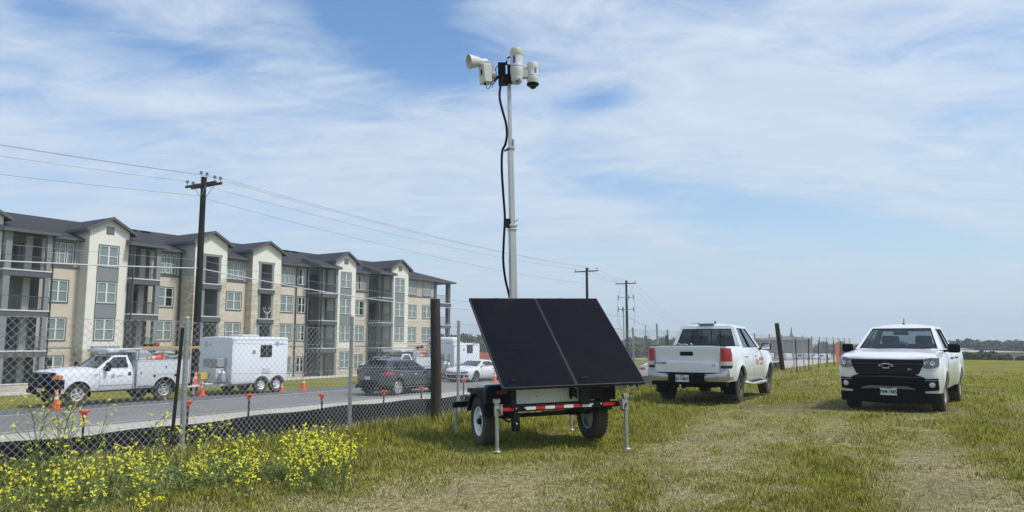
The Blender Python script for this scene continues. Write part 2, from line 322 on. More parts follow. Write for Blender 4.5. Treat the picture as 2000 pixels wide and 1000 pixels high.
for (a, b, c, d, r, k) in [(740, 50, 170, 75, -25, -.75), (930, 120, 130, 60, -15, -.35), (1165, 195, 95, 32, 8, -.62), (60, 10, 260, 40, -8, -.35), (330, 90, 180, 22, -12, -.16), (1450, 405, 330, 36, -12, -.52), (1180, 350, 150, 40, -15, -.2), (1280, 100, 90, 20, 25, -.18), (1700, 30, 240, 26, 10, -.16),
                            (1750, 470, 160, 26, -18, -.28), (1480, 90, 420, 110, 10, .22), (800, 300, 380, 90, 10, .28), (1700, 250, 300, 140, 0, .25), (250, 180, 300, 60, -10, .2), (960, 30, 90, 40, 0, .1)]:
    cov = mth('MULTIPLY_ADD', blob(a, b, c, d, r), k, cov)
cov = mth('MULTIPLY', cov, 1, clamp=True); ss = N(nt, 'ShaderNodeMapRange', interpolation_type='SMOOTHSTEP'); L(cov, ss.inputs[0]); ss.inputs[1].default_value = .05; ss.inputs[2].default_value = .95; cov = ss.outputs[0]
# thin cloud tint: bright veil, slightly greyer where thick
ccol = N(nt, 'ShaderNodeMix', data_type='RGBA'); L(n2, ccol.inputs[0]); ccol.inputs[6].default_value = (4.4, 5.25, 6.5, 1); ccol.inputs[7].default_value = (6.6, 7.4, 8.2, 1)
mul = N(nt, 'ShaderNodeMix', data_type='RGBA', blend_type='MULTIPLY'); mul.inputs[0].default_value = 1; L(sky.outputs[0], mul.inputs[6]); mul.inputs[7].default_value = (.98, 1.15, 1.32, 1)
mx = N(nt, 'ShaderNodeMix', data_type='RGBA'); L(mth('MULTIPLY', cov, .88), mx.inputs[0]); L(mul.outputs[2], mx.inputs[6]); L(ccol.outputs[2], mx.inputs[7])
# low veil of haze near the horizon
hz = mth('POWER', mth('SUBTRACT', 1, mth('MINIMUM', mth('DIVIDE', mth('MAXIMUM', el, 0), .36), 1)), 1.5); hz = mth('MULTIPLY', hz, .9)
hcol = N(nt, 'ShaderNodeMix', data_type='RGBA'); L(mth('ADD', mth('MULTIPLY', az, .8), .5, clamp=True), hcol.inputs[0]); hcol.inputs[6].default_value = (4.6, 5.4, 6.7, 1); hcol.inputs[7].default_value = (4.7, 5.8, 6.7, 1)
mh = N(nt, 'ShaderNodeMix', data_type='RGBA'); L(hz, mh.inputs[0]); L(mx.outputs[2], mh.inputs[6]); L(hcol.outputs[2], mh.inputs[7]); L(mh.outputs[2], bg.inputs[0])
# ---------------------------------------------------------------- ground
def dryness(x, y):
    c = x-.425*y; r = np.sqrt(x*x+y*y); D = -(x*NV.x+y*NV.y)
    band = lambda a, b, w: npsm(a-w, a+w, c)*(1-npsm(b-w, b+w, c))
    d = .56*band(-3.9, -1.0, .5)+.58*band(.75, 1.75, .3)+.22*band(-1.0, .75, .3)+.15
    d = d+.35*np.exp(-(((x+1.2)/2.5)**2+((y-6.3)/1.3)**2))
    d = d*(1-.75*npsm(3.9, 6.8, D+ .18*(y-6)))
    d = d*(1-.62*npsm(17, 34, r))
    n = fbm(c*.95+3, y*.26, 4)-.5; n2 = fbm(x*2.6, y*2.6, 3)-.5
    d = d+1.25*n+.95*n2
    return np.clip(d, 0, 1)
def mudness(x, y):
    m = np.exp(-(((x-7.0)/2.2)**2+((y-16.6)/1.1)**2))*.9+np.exp(-(((x-8.3)/1.1)**2+((y-17.5)/4)**2))*.3
    spots = .45*npsm(.60, .70, fbm(x*1.9+40, y*1.9, 3))*(1-npsm(20, 40, np.sqrt(x*x+y*y)))
    return np.clip(m*(.5+fbm(x*1.3, y*1.3))+spots, 0, 1)
def attr(me, name, vals):
    a = me.attributes.new(name, 'FLOAT', 'POINT'); a.data.foreach_set('value', np.asarray(vals, dtype=np.float32))
def sheet(name, xs, ys, fz, mat, kind='structure'):
    nx, ny = len(xs), len(ys); Xg, Yg = np.meshgrid(xs, ys, indexing='ij'); Zg = fz(Xg, Yg)
    v = np.stack([Xg, Yg, Zg], -1).reshape(-1, 3); i = np.arange((nx-1)*(ny-1)); a = i//(ny-1); b = i % (ny-1); q = a*ny+b
    f = np.stack([q, q+ny, q+ny+1, q+1], -1); me = bpy.data.meshes.new(name); me.vertices.add(len(v)); me.vertices.foreach_set('co', v.ravel())
    me.loops.add(f.size); me.loops.foreach_set('vertex_index', f.ravel().astype(np.int32)); me.polygons.add(len(f)); me.polygons.foreach_set('loop_start', np.arange(0, f.size, 4, dtype=np.int32))
    me.update(calc_edges=True); me.validate(); me.polygons.foreach_set('use_smooth', [True]*len(me.polygons)); me.materials.append(mat)
    o = bpy.data.objects.new(name, me); COL.objects.link(o); o['kind'] = kind; return o, v
def grassground():
    m, nt, b = newmat('field_ground'); L = nt.links.new; dr = N(nt, 'ShaderNodeAttribute', attribute_name='dry'); mu = N(nt, 'ShaderNodeAttribute', attribute_name='mud')
    tc = N(nt, 'ShaderNodeTexCoord'); nz = N(nt, 'ShaderNodeTexNoise'); nz.inputs['Scale'].default_value = 9; nz.inputs['Detail'].default_value = 10; nz.inputs['Roughness'].default_value = .7; L(tc.outputs['Object'], nz.inputs['Vector'])
    n2 = N(nt, 'ShaderNodeTexNoise'); n2.inputs['Scale'].default_value = .5; n2.inputs['Detail'].default_value = 9; n2.inputs['Roughness'].default_value = .7; L(tc.outputs['Object'], n2.inputs['Vector'])
    g = N(nt, 'ShaderNodeValToRGB'); g.color_ramp.elements[0].position = .3; g.color_ramp.elements[0].color = (.09, .10, .012, 1); g.color_ramp.elements[1].position = .7; g.color_ramp.elements[1].color = (.25, .24, .03, 1); L(n2.outputs[0], g.inputs[0])
    d = N(nt, 'ShaderNodeValToRGB'); d.color_ramp.elements[0].position = .35; d.color_ramp.elements[0].color = (.11, .095, .045, 1); d.color_ramp.elements[1].position = .68; d.color_ramp.elements[1].color = (.46, .395, .21, 1); L(nz.outputs[0], d.inputs[0])
    mx = N(nt, 'ShaderNodeMix', data_type='RGBA'); L(dr.outputs['Fac'], mx.inputs[0]); L(g.outputs[0], mx.inputs[6]); L(d.outputs[0], mx.inputs[7])
    m2 = N(nt, 'ShaderNodeMix', data_type='RGBA'); L(mu.outputs['Fac'], m2.inputs[0]); L(mx.outputs[2], m2.inputs[6]); m2.inputs[7].default_value = (.15, .125, .075, 1)
    L(m2.outputs[2], b.inputs['Base Color']); b.inputs['Roughness'].default_value = .95; b.inputs['Specular IOR Level'].default_value = .1
    bp = N(nt, 'ShaderNodeBump'); bp.inputs['Strength'].default_value = .9; bp.inputs['Distance'].default_value = .05; L(nz.outputs[0], bp.inputs['Height']); L(bp.outputs[0], b.inputs['Normal']); return m
M['field'] = grassground()
def axis(lim, near, step):
    a = [0.0]; st = step
    while a[-1] < lim:
        if a[-1] > near: st *= 1.09
        a.append(a[-1]+st)
    return a
px_ = axis(3500, 24, .22); xs = np.array([-v for v in px_[:0:-1]]+px_); py_ = axis(4500, 26, .22); ys = np.array([-60, -30, -15, -8, -4, -2]+py_)
go, gv = sheet('ground', xs, ys, lambda x, y: ground(x, y), M['field'])
attr(go.data, 'dry', dryness(gv[:, 0], gv[:, 1])); attr(go.data, 'mud', mudness(gv[:, 0], gv[:, 1]))
# road: shoulder, asphalt, painted line; strips laid along the road direction
def asphalt(name, a, b, sc=1.2):
    m = pm(name, b, .9, 0, .3, sc, bump=.4, bscale=90, c2=a); return m
M['asphalt'] = asphalt('asphalt', (.145, .142, .136), (.215, .21, .20), .35); M['asphalt_dark'] = asphalt('asphalt_dark', (.09, .095, .098), (.13, .134, .138), .35)
M['shoulder'] = asphalt('shoulder', (.36, .335, .285), (.49, .46, .395), .5); M['line_paint'] = asphalt('line_paint', (.35, .35, .33), (.55, .55, .52), 2)
M['gravel_lot'] = asphalt('gravel_lot', (.22, .21, .19), (.33, .32, .29), .06)
def strip(name, D0, D1, s0, s1, lift, mat, nD=6, kind='structure'):
    ss = np.concatenate([np.arange(s0, 120, 3.0), np.geomspace(120, s1, 30)]); Ds = np.linspace(D0, D1, nD)
    mb = MB(); P = [[(lambda p: (p.x, p.y, gz(p.x, p.y)+lift))(PD(float(s), float(D))) for D in Ds] for s in ss]; mb.grid(P, 0)
    o = mb.build(name, mat, smooth=180); o['kind'] = kind; return o
strip('road_shoulder', 12.0, 22.0, -30, 480, .008, M['shoulder'], 8)
strip('road', 21.7, 29.4, -30, 480, .016, M['asphalt'], 8)
strip('pavement', 27.15, 29.4, -30, 480, .021, M['asphalt_dark'], 3)
strip('road_marking', 26.95, 27.12, -30, 400, .026, M['line_paint'], 2)
strip('road_edge_marking', 21.95, 22.05, -30, 400, .021, M['line_paint'], 2)
# far gravel works area
strip('gravel_area', 31.5, 62, 104, 420, .012, M['gravel_lot'], 8)
# kerb walk in front of the building
mb = MB(); a = PD(10, 59.6); b_ = PD(92, 59.6)
for i in range(28):
    s0 = 10+i*3; p0 = PD(s0, 59.4); p1 = PD(s0+3, 59.4); q0 = PD(s0, 60.2); q1 = PD(s0+3, 60.2); z = -2.32
    mb.add([(p0.x, p0.y, z-.5), (p1.x, p1.y, z-.5), (p1.x, p1.y, z+.1), (p0.x, p0.y, z+.1), (q0.x, q0.y, z+.1), (q1.x, q1.y, z+.1)], [(0, 1, 2, 3), (3, 2, 5, 4)])
o = mb.build('footpath', M['slab_white']); o['kind'] = 'structure'
# ---------------------------------------------------------------- solar surveillance trailer
def arc_pts(a0, a1, n): return [a0+(a1-a0)*i/n for i in range(n+1)]
def tyre_mb(R, Wd, rr, n=40):     # tyre about local y axis; centre at origin
    mb = MB(); h = Wd/2; MY = Matrix.Rotation(pi/2, 4, 'X')
    prof = [(rr, -h*.78), (rr+.02, -h*.92), ((rr+R)/2, -h*1.0), (R*.93, -h*.92), (R*.985, -h*.74), (R, -h*.6), (R, -h*.28), (R*.99, -h*.24), (R*.99, -h*.16), (R, -h*.12), (R, h*.12), (R*.99, h*.16), (R*.99, h*.24), (R, h*.28),
            (R, h*.6), (R*.985, h*.74), (R*.93, h*.92), ((rr+R)/2, h*1.0), (rr+.02, h*.92), (rr, h*.78)]
    mb.lathe(prof, n, 0, MY, close=True)
    for k in range(n):            # shoulder lugs
        a = 2*pi*(k+.5)/n; c, s = cos(a), sin(a)
        for sg in (-1, 1):
            Mx = Matrix.Rotation(-a, 4, 'Y')@Matrix.Translation((R*.978, sg*h*.66, 0)); mb.cbox((0, 0, 0), (.022, h*.42, 2*pi*R/n*.52), 0, Mx)
    return mb
def wheel(parent, loc, R, Wd, rr, side, style, rimmat, spokes=6, tmat=None, hub=None, web=.42):
    w_ = empty('wheel', loc); w_.parent = parent
    mb0 = tyre_mb(R, Wd, rr); mb0.build('tyre', tmat or M['rubber'], w_, smooth=30)
    mb = MB(); MY = Matrix.Rotation(-pi/2*side, 4, 'X'); h = Wd/2     # +z of lathe -> outward (side*y)
    lip = h*.80
    mb.lathe([(rr*1.03, lip), (rr*1.0, lip+.008), (rr*.94, lip), (rr*.92, lip-.03), (rr*.90, -h*.7), (rr*1.02, -h*.78)], 36, 0, MY, cap=False)
    if style == 'alloy':
        mb.lathe([(rr*.9, -h*.1), (rr*.2, -h*.1)], 24, 1, MY)
        mb.lathe([(rr*.22, lip-.05), (rr*.2, lip-.02), (rr*.12, lip-.012), (.001, lip-.012)], 20, 0, MY, cap=False)
        for k in range(spokes):
            for dd in (-.13, .13):
                a = 2*pi*k/spokes+dd; R3 = MY@Matrix.Rotation(a, 4, 'Z'); a2 = dd*.6
                v = [(rr*.16, -.016, lip-.03), (rr*.16, .016, lip-.03), (rr*.95, .02, lip-.012), (rr*.95, -.02, lip-.012)]; vs = [R3@Vector(q) for q in v]+[R3@Vector((q[0], q[1]*1.2, q[2]-.035)) for q in v]
                mb.add(vs, [(0, 1, 2, 3), (7, 6, 5, 4), (0, 3, 7, 4), (1, 5, 6, 2), (0, 4, 5, 1), (3, 2, 6, 7)], 0)
    else:   # stamped steel disc with openings: hub dome, radial webs, outer ring
        off = lip-.045
        mb.lathe([(rr*.93, off-.02), (rr*.86, off+.01), (rr*.80, off+.008)], 36, 0, MY, cap=False); mb.lathe([(rr*.55, off+.03), (rr*.48, off+.028), (rr*.42, off-.005), (rr*.3, off-.012), (.001, off-.012)], 30, 0, MY, cap=False)
        for k in range(spokes):
            a0 = 2*pi*k/spokes; n = 4; wd = web*2*pi/spokes/2
            P = [[(MY@Matrix.Rotation(a0+wd*(2*i/n-1), 4, 'Z'))@Vector((r_, 0, z_)) for i in range(n+1)] for (r_, z_) in ((rr*.82, off+.010), (rr*.66, off+.024), (rr*.53, off+.03))]
            mb.grid(P, 0)
        mb.lathe([(rr*.9, -h*.2), (.01, -h*.2)], 24, 1, MY)
        mb.lathe([(rr*1.0, -h*.80), (rr*.9, -h*.6), (rr*.86, -h*.30), (rr*.5, -h*.26), (.01, -h*.26)], 30, 0, MY, cap=False)
        for k in range(6):
            a = 2*pi*k/6; c = MY@Vector((rr*.36*cos(a), rr*.36*sin(a), off)); d = MY@Vector((rr*.36*cos(a), rr*.36*sin(a), off+.012)); mb.tube([c, d], .011, 6, 1)
        mb.lathe([(rr*.24, off-.01), (rr*.22, off+.05), (rr*.15, off+.062), (.001, off+.064)], 20, 0 if hub is None else 1, MY, cap=False)
    mb.build('rim', [rimmat, M['dark_liner'] if hub is None else hub], w_, smooth=35, merge=True)
    return w_
T0 = Vector((-.10, 9.58, 0)); TR = radians(20.5)
tr = empty('surveillance_trailer', T0, 0, 'black camera trailer on four jacks with two dark solar panels and a tall mast', 'trailer')
tr.rotation_euler = (0, -radians(1.1), TR)
# solar panels
pt = radians(41.2); pu = Vector((0, cos(pt), sin(pt))); pn = Vector((0, -sin(pt), cos(pt))); B0 = Vector((0, 0, .82)); W1 = 1.036; LP = 1.86
for k in range(2):
    x0 = k*(W1+.008); x1 = x0+W1; g = lambda a, b, c: B0+Vector((a, 0, 0))+pu*b+pn*c
    mb = MB(); fw = .012
    for (a0, a1, b0, b1) in ((x0, x1, 0, fw), (x0, x1, LP-fw, LP), (x0, x0+fw, fw, LP-fw), (x1-fw, x1, fw, LP-fw)):
        vs = [g(a, b, c) for c in (-.04, .002) for (a, b) in ((a0, b0), (a1, b0), (a1, b1), (a0, b1))]
        mb.add(vs, [(3, 2, 1, 0), (4, 5, 6, 7), (0, 1, 5, 4), (1, 2, 6, 5), (2, 3, 7, 6), (3, 0, 4, 7)])
    pf = mb.build('solar_panel', M['black_paint'] if 0 else pm('panel_frame', (.035, .037, .045), .35, .7), tr)
    vs = [g(x0+fw, fw, 0), g(x1-fw, fw, 0), g(x1-fw, LP-fw, 0), g(x0+fw, LP-fw, 0)]; mb = MB(); mb.add(vs, [(0, 1, 2, 3)]); mb.add([v-pn*.006 for v in vs], [(3, 2, 1, 0)], 1)
    ce = mb.build('cell_sheet', [M['solar'], M['cone_white']], pf); uv = ce.data.uv_layers.new(name='UVMap')
    for i, (a, b) in enumerate(((0, 0), (W1, 0), (W1, LP), (0, LP), (0, 0), (0, LP), (W1, LP), (W1, 0))): uv.data[i].uv = (a, b)
    mb = MB(); c = g((x0+x1)/2-.1+.0*k, LP+.006, -.012); mb.cbox(c, (.06, .02, .02)); mb.build('clip', M['galv'], pf)
# panel support frame
mb = MB()
for x in (.16, 1.19, 1.9): mb.bar(g(x, .03, -.065), g(x, LP-.1, -.065), .05, .05)
for b in (.25, 1.45): mb.bar(g(.02, b, -.065), g(2.05, b, -.065), .045, .045)
for x in (.17, 1.19): mb.bar((x, .10, .56), (x, .10, .92), .07 if x < .5 else .14, .07); mb.bar((.62 if x < 1 else x, 1.25, .6), (.62 if x < 1 else x, 1.2, 1.82), .06)
mb.tube([(1.93, -.02, .81), (1.93, -.02, .77)], .02, 8)
mb.build('panel_support', M['black_paint'], tr, bevel=.004)
# chassis
mb = MB()
mb.bar((-.02, .12, .545), (1.71, .12, .545), .05, .075)                                # rear beam
for x in (.22, 1.42): mb.bar((x, .12, .53), (x, 2.3, .53), .06, .09)
for y in (.75, 1.5, 2.25): mb.bar((.2, y, .52), (1.44, y, .52), .06, .08)
mb.bar((.0, .82, .385), (1.66, .82, .385), .055, .055)                                   # axle
mb.bar((.21, .13, .50), (.21, .13, .26), .085, .085); mb.bar((.16, .1, .345), (.26, .1, .345), .02, .1)
mb.bar((-.10, 1.95, .47), (.24, 1.95, .49), .09, .085); mb.bar((1.42, 1.95, .49), (1.80, 1.9, .47), .09, .085)
mb.bar((.22, 2.25, .52), (.82, 3.5, .50), .07, .09); mb.bar((1.42, 2.25, .52), (.84, 3.5, .50), .07, .09); mb.bar((.83, 3.3, .5), (.83, 3.95, .5), .08, .08); mb.cbox((.83, 4.0, .53), (.1, .2, .08))
for x in (.28, 1.36):
    mb.tube([(x, .25, .44), (x+.02, .5, .40), (x, .82, .43), (x+.02, 1.15, .40), (x, 1.35, .44)], .022, 6)
    mb.cbox((x+(.04 if x < 1 else -.05), .75, .42), (.1, .13, .12))
mb.tube([(.10, .35, .42), (.18, .3, .36), (.26, .28, .42)], .015, 6)
for (x, z) in ((.205, .555), (.33, .553), (1.30, .556), (1.43, .556), (.21, .36)): mb.tube([(x, .09, z), (x, .078, z)], .011, 8, 1)
mb.bar((.62, .2, .47), (.95, .2, .47), .05, .035); mb.bar((1.16, .3, .50), (1.3, .3, .44), .04, .06)
mb.build('chassis', [M['black_paint'], M['plate']], tr, bevel=.003)
# reflective tape
y = .0825; rtm = [M['black_paint'], pm('red_tape', (.5, .012, .02), .35, 0, .1), pm('white_tape', (.66, .68, .68), .35, 0, .08)]
for (a_, b_) in ((.005, .175), (1.46, 1.655)):
    mb = MB(); mb.box(a_, b_, y-.002, y, .527, .567, 1); mb.build('reflective_tape', rtm, tr)
mb = MB()
n = 7; a0, a1 = .345, 1.285
for i in range(n): mb.box(a0+(a1-a0)*i/n, a0+(a1-a0)*(i+1)/n, y-.002, y, .526, .566, (2, 1)[i % 2])
mb.build('reflective_tape', rtm, tr)
# stabiliser jacks
for (x, y, z0, zt, arm) in ((-.055, .10, .02, .66, 1), (1.72, -.06, -.04, .665, 1), (-.06, 1.95, -.02, .46, 0), (1.79, 1.83, .0, .47, 0)):
    mb = MB(); mb.tube([(x, y, z0+.012), (x, y, zt-.02)], .0245, 14); mb.tube([(x, y, z0+.012), (x, y, z0+.2)], .021, 14)
    mb.lathe([(.052, z0), (.056, z0+.005), (.052, z0+.010), (.03, z0+.02), (.028, z0+.05)], 20, 0, Matrix.Translation((x, y, 0)))
    if arm:
        mb.cbox((x, y, zt), (.075, .07, .045)); mb.cbox((x, y, zt-.035), (.05, .05, .03), 0); mb.bar((x, y, zt+.015), (x+.09*(1 if x > 1 else -.1), y-.05, zt+.02), .012, .012, 1)
        sx = 1 if x < 1 else -1; mb.cbox((x+.02*sx-.0, y-.005, .535), (.10, .04, .13), 0); mb.cbox((x+.055*sx, y, .54), (.02, .09, .15), 0)
        mb.bar((x+.0*sx, y-.035, .56), (x+.04*sx, y-.045, .50), .012, .012, 1); mb.tube([(x+.04*sx, y-.05, .48), (x+.07*sx, y-.06, .475)], .012, 8, 1); mb.bar((x+.02*sx, y+.02, .545), (x+.06*sx, .12, .545), .05, .05, 1)
    mb.build('stabilizer_jack', [M['jack_steel'], M['black_paint']], tr, smooth=40)
# wheels, fenders, lamps
for (x, sg) in ((.015, 1), (1.655, -1)):
    wheel(tr, (x, .82, .335), .338, .205, .192, -sg, 'steel', M['white_rim'] if x < 1 else M['galv'], 5, hub=M['black_paint'] if x < 1 else None, web=.74).rotation_euler = (0, 0, -pi/2)
    # the wheel is built about y; turn it to roll along y
    s_ = -1 if x < 1 else 1; mb = MB(); R = .42; P = []; cxx = x
    prof = [(-.02*s_, 0), (.10*s_, 0), (.125*s_, -.03), (.128*s_, -.075)]
    prof = [(-.14*s_, -.03), (-.13*s_, 0)]+prof[1:]
    path = [(.82-R-.02, .44)]+[(.82-R*cos(a), .40+R*.92*sin(a)) for a in arc_pts(.15, pi-.15, 14)]+[(.82+R+.02, .44)]
    for (yy, zz_) in path:
        c = Vector((0, yy-.82, zz_-.40)); L_ = c.length; dr = c/L_; P.append([Vector((x+p[0], .82, .40))+dr*(L_+p[1]) for p in prof])
    mb.grid(P, 0, flip=s_ > 0); mb.grid([[p-Vector((0, 0, .0))-(p-Vector((p.x, .82, .40))).normalized()*.004 for p in r] for r in P], 0, flip=s_ < 0)
    # flat rear face of the fender carrying the lamp
    xa, xb = (x-.13, x+.20) if x < 1 else (x-.20, x+.13)
    mb.prism([(xa, .60), (xb, .58), (xb, .80), (xb-.04, .845), (xa+.05, .84), (xa, .78)], lambda a, b: (a, .34, b), lambda a, b: (a, .50, b), 0)
    fe = mb.build('fender', M['black_plastic'], tr, smooth=40)
    mb = MB(); lx = x+.085 if x < 1 else x-.03; w2, h2, zc = .072, .024, .745 if x < 1 else .775
    poly = [(lx-w2+.01, zc-h2), (lx+w2-.01, zc-h2), (lx+w2, zc-h2+.01), (lx+w2, zc+h2-.01), (lx+w2-.01, zc+h2), (lx-w2+.01, zc+h2), (lx-w2, zc+h2-.01), (lx-w2, zc-h2+.01)]
    mb.prism(poly, lambda a, b: (a, .318, b), lambda a, b: (a, .3395, b), 0); mb.build('tail_light', M['dull_red_lens'], fe, bevel=.004)
    mb = MB(); mb.box(x-.015*s_-.1, x-.015*s_+.1, .42, .48, .50, .58); mb.build('bracket', M['black_paint'], fe)
# equipment cabinet
mb = MB(); mb.box(.05, 1.50, .42, 1.28, .575, .775, 0); mb.box(.03, 1.52, .395, 1.3, .775, .812, 0); mb.box(.52, .93, .412, .42, .59, .70, 0); mb.box(.98, 1.12, .40, .42, .585, .74, 0); mb.tube([(.63, .412, .665), (.63, .405, .665)], .008, 8, 1)
cbn = mb.build('equipment_cabinet', [M['cabinet'], M['black_plastic']], tr, bevel=.006)
mb = MB()
for i in range(4): mb.tube([(1.10, .38, .76-.03*i), (1.16, .33, .745-.03*i), (1.2, .36, .72-.03*i)], .012, 6); mb.tube([(1.11, .37, .72-.03*i), (1.11, .34, .72-.03*i)], .017, 8)
mb.build('cable_gland', M['black_plastic'], cbn, smooth=40)
mb = MB(); mb.box(1.26, 1.56, .30, .5, .60, .92); mb.build('battery_box', M['black_paint'], tr, bevel=.01)
# mast in local coordinates
mx_, my_ = .73, 1.50
mast = MB(); mast.bar((mx_, my_, .5), (mx_, my_, 3.16), .098, .098, 0); mast.build
mo = mast.build('mast', [M['mast_alu'], M['black_paint']], tr, bevel=.008)
mb = MB(); mb.bar((mx_, my_, 3.10), (mx_-.005, my_, 4.38), .076, .076); mb.build('mast_section', M['mast_alu'], mo, bevel=.006)
mb = MB(); mb.bar((mx_-.005, my_, 4.3), (mx_-.01, my_, 5.56), .052, .052); mb.build('mast_section', M['mast_alu'], mo, bevel=.005)
mb = MB(); mb.cbox((mx_, my_, 3.16), (.13, .13, .035), 0); mb.cbox((mx_, my_, 3.10), (.125, .125, .02), 0); mb.tube([(mx_+.03, my_-.07, 3.22), (mx_+.07, my_-.07, 3.25)], .012, 6, 0); mb.cbox((mx_-.085, my_-.03, 3.19), (.09, .06, .14), 1)
mb.build('mast_clamp', [M['galv'], M['black_paint']], mo, bevel=.003); mb = MB()
mb.cbox((mx_, my_, 4.37), (.10, .10, .03), 0); mb.cbox((mx_+.035, my_-.03, 4.42), (.025, .03, .18), 0); mb.bar((mx_-.04, my_-.04, 4.35), (mx_-.12, my_-.05, 4.31), .03, .03, 1)
mb.build('mast_clamp', [M['galv'], M['black_paint']], mo, bevel=.003)
ld = Vector((-sin(-TR), 0, 0))
# head, built in world-aligned axes (rotated back by the trailer heading)
hd = empty('sensor_head', (mx_-.012, my_, 5.50)); hd.parent = tr; hd.rotation_euler = (0, 0, -TR)
mb = MB(); mb.cbox((-.115+.01, -.03, .11), (.12, .11, .22)); mb.cbox((-.075, -.0, -.04), (.17, .14, .15)); mb.bar((-.38, 0, .0), (.40, 0, .02), .04, .04); mb.cbox((-.03, -.02, .22), (.03, .03, .05)); mb.bar((-.28, 0, -.08), (-.14, .0, .02), .02); mb.tube([(-.04, .02, .23), (-.02, .0, .28)], .012, 6)
mb.cbox((.03, .0, .05), (.10, .09, .30)); mb.tube([(-.02, -.03, .30), (.03, -.02, .33)], .014, 6)
mb.build('head_bracket', M['black_plastic'], hd, bevel=.004)
def camcyl(x, y, z, R, h, cap, ball, dome):
    c = MB(); Mt = Matrix.Translation((x, y, z)); k = R
    c.lathe([(k*.55, -h*.48), (k*.9, -h*.45), (k*1.04, -h*.25), (k*1.06, -h*.10), (k, -h*.075), (k, h*.26)], 32, 0, Mt)
    c.lathe([(k*1.02, -h*.10), (k*1.075, -h*.098), (k*1.075, -h*.085), (k*1.0, -h*.08)], 32, 2, Mt)
    c.lathe([(k, h*.26), (k*1.02, h*.265), (k*1.02, h*.46), (k*.96, h*.495), (k*.6, h*.505), (.001, h*.507)], 32, 1, Mt)
    ob = c.build('security_camera', [M['cam_white'], M['cam_cap'] if cap else M['cam_white'], M['trim_grey']], hd, smooth=40)
    d = MB(); q = ball; q *= 1.08; d.lathe([(q, .03), (q, 0)]+[(q*cos(a), -q*sin(a)) for a in arc_pts(0, pi/2-.02, 10)]+[(.001, -q)], 28, 0, Matrix.Translation((x, y, z-h*.47)))
    d.build('dome', M['black_gloss'] if dome else M['cam_white'], ob, smooth=60)
    d = MB(); aa = radians(-112 if not dome else -60)
    for a in arc_pts(aa-.20, aa+.20, 5)[:-1]:
        P = [[(x+(R+.0025)*cos(b), y+(R+.0025)*sin(b), z+zz_) for zz_ in (h*.0, h*.24)] for b in (a, a+.085)]; d.grid(P)
    st = d.build('sticker', M['purple'], ob)
    d = MB()
    for (u, v) in ((-.06, .06), (0, .12), (.05, .05), (-.02, .18), (.03, .20)):
        P = [[(x+(R+.004)*cos(aa+u+t), y+(R+.004)*sin(aa+u+t), z+h*v+zz_) for zz_ in (0, .016)] for t in (0, .05)]; d.grid(P)
    d.build('sticker_mark', M['plate'], st)
    return ob
c1 = camcyl(.125, -.10, .17, .096, .50, 1, .082, 0); d = MB(); d.lathe([(.001, .0), (.036, 0), (.04, -.01)], 16, 0, Matrix.Translation((.135, -.176, -.085))@Matrix.Rotation(radians(100), 4, 'X')); d.cbox((.13, -.165, -.125), (.05, .03, .03))
d.build('lens', M['black_gloss'], c1, smooth=40)
c2 = camcyl(.375, .02, .05, .088, .36, 0, .062, 1); d = MB(); d.lathe([(.094, -.01), (.096, -.035), (.08, -.05)], 28, 0, Matrix.Translation((.375, .02, -.085))); d.build('dome_collar', M['black_plastic'], c2, smooth=40)
d = MB(); d.cbox((.255, 0, .045), (.10, .10, .12)); d.cbox((.28, 0, .145), (.11, .05, .035)); d.build('camera_arm', M['cam_white'], hd, bevel=.006)
# junction box (turned) and small antenna puck
Mj = Matrix.Translation((-.36, -.02, .05))@Matrix.Rotation(radians(28), 4, 'Z')@Matrix.Rotation(radians(-4), 4, 'Y')
d = MB(); d.cbox((0, 0, 0), (.15, .16, .30), 0, Mj); d.cbox((0, -.085, 0), (.13, .012, .28), 0, Mj); d.cbox((-.083, -.02, .02), (.012, .035, .09), 1, Mj); d.cbox((-.04, -.03, -.16), (.03, .03, .03), 1, Mj); jb = d.build('junction_box', [M['cam_white'], M['black_plastic']], hd, bevel=.012)
d = MB(); d.lathe([(.055, 0), (.06, .02), (.06, .06), (.04, .07), (.001, .07)], 20, 0, Matrix.Translation((-.255, -.02, .04))@Matrix.Rotation(pi/2, 4, 'Y')); d.cbox((-.245, 0, .05), (.02, .05, .30)); d.build('access_antenna', M['cam_white'], hd, smooth=40)
# horn speaker, opening towards the left
Mh = Matrix.Translation((-.42, -.02, .255))@Matrix.Rotation(radians(25), 4, 'Z')@Matrix.Rotation(radians(-98), 4, 'Y')
d = MB(); d.lathe([(.001, .02), (.03, .03), (.06, .06), (.105, .215), (.118, .22), (.114, .205), (.072, .05), (.048, .0), (.048, -.06), (.038, -.10), (.001, -.10)], 28, 0, Mh)
for p in d.v[:0]: pass
d.build('horn_speaker', M['cam_white'], hd, smooth=45)
d = MB(); d.bar((-.40, 0, .24), (-.26, 0, .20), .03, .03); d.bar((-.27, 0, .18), (-.24, 0, .29), .025, .025); d.build('speaker_bracket', M['cam_white'], hd)
d = MB()
d.tube([(-.22, -.01, .05), (-.20, -.02, .15), (-.15, -.03, .20), (-.10, -.03, .21)], .006, 6); d.tube([(-.36, -.05, -.10), (-.35, -.06, -.18), (-.32, -.06, -.20), (-.29, -.05, -.16), (-.27, -.04, -.08), (-.18, 0, -.03)], .006, 6)
d.tube([(-.27, -.04, -.10), (-.255, -.05, -.17), (-.24, -.05, -.16)], .004, 6); d.tube([(-.20, 0, .10), (-.20, 0, -.05), (-.26, 0, -.12)], .008, 6)
d.build('lead', M['cable_black'], hd, smooth=60)
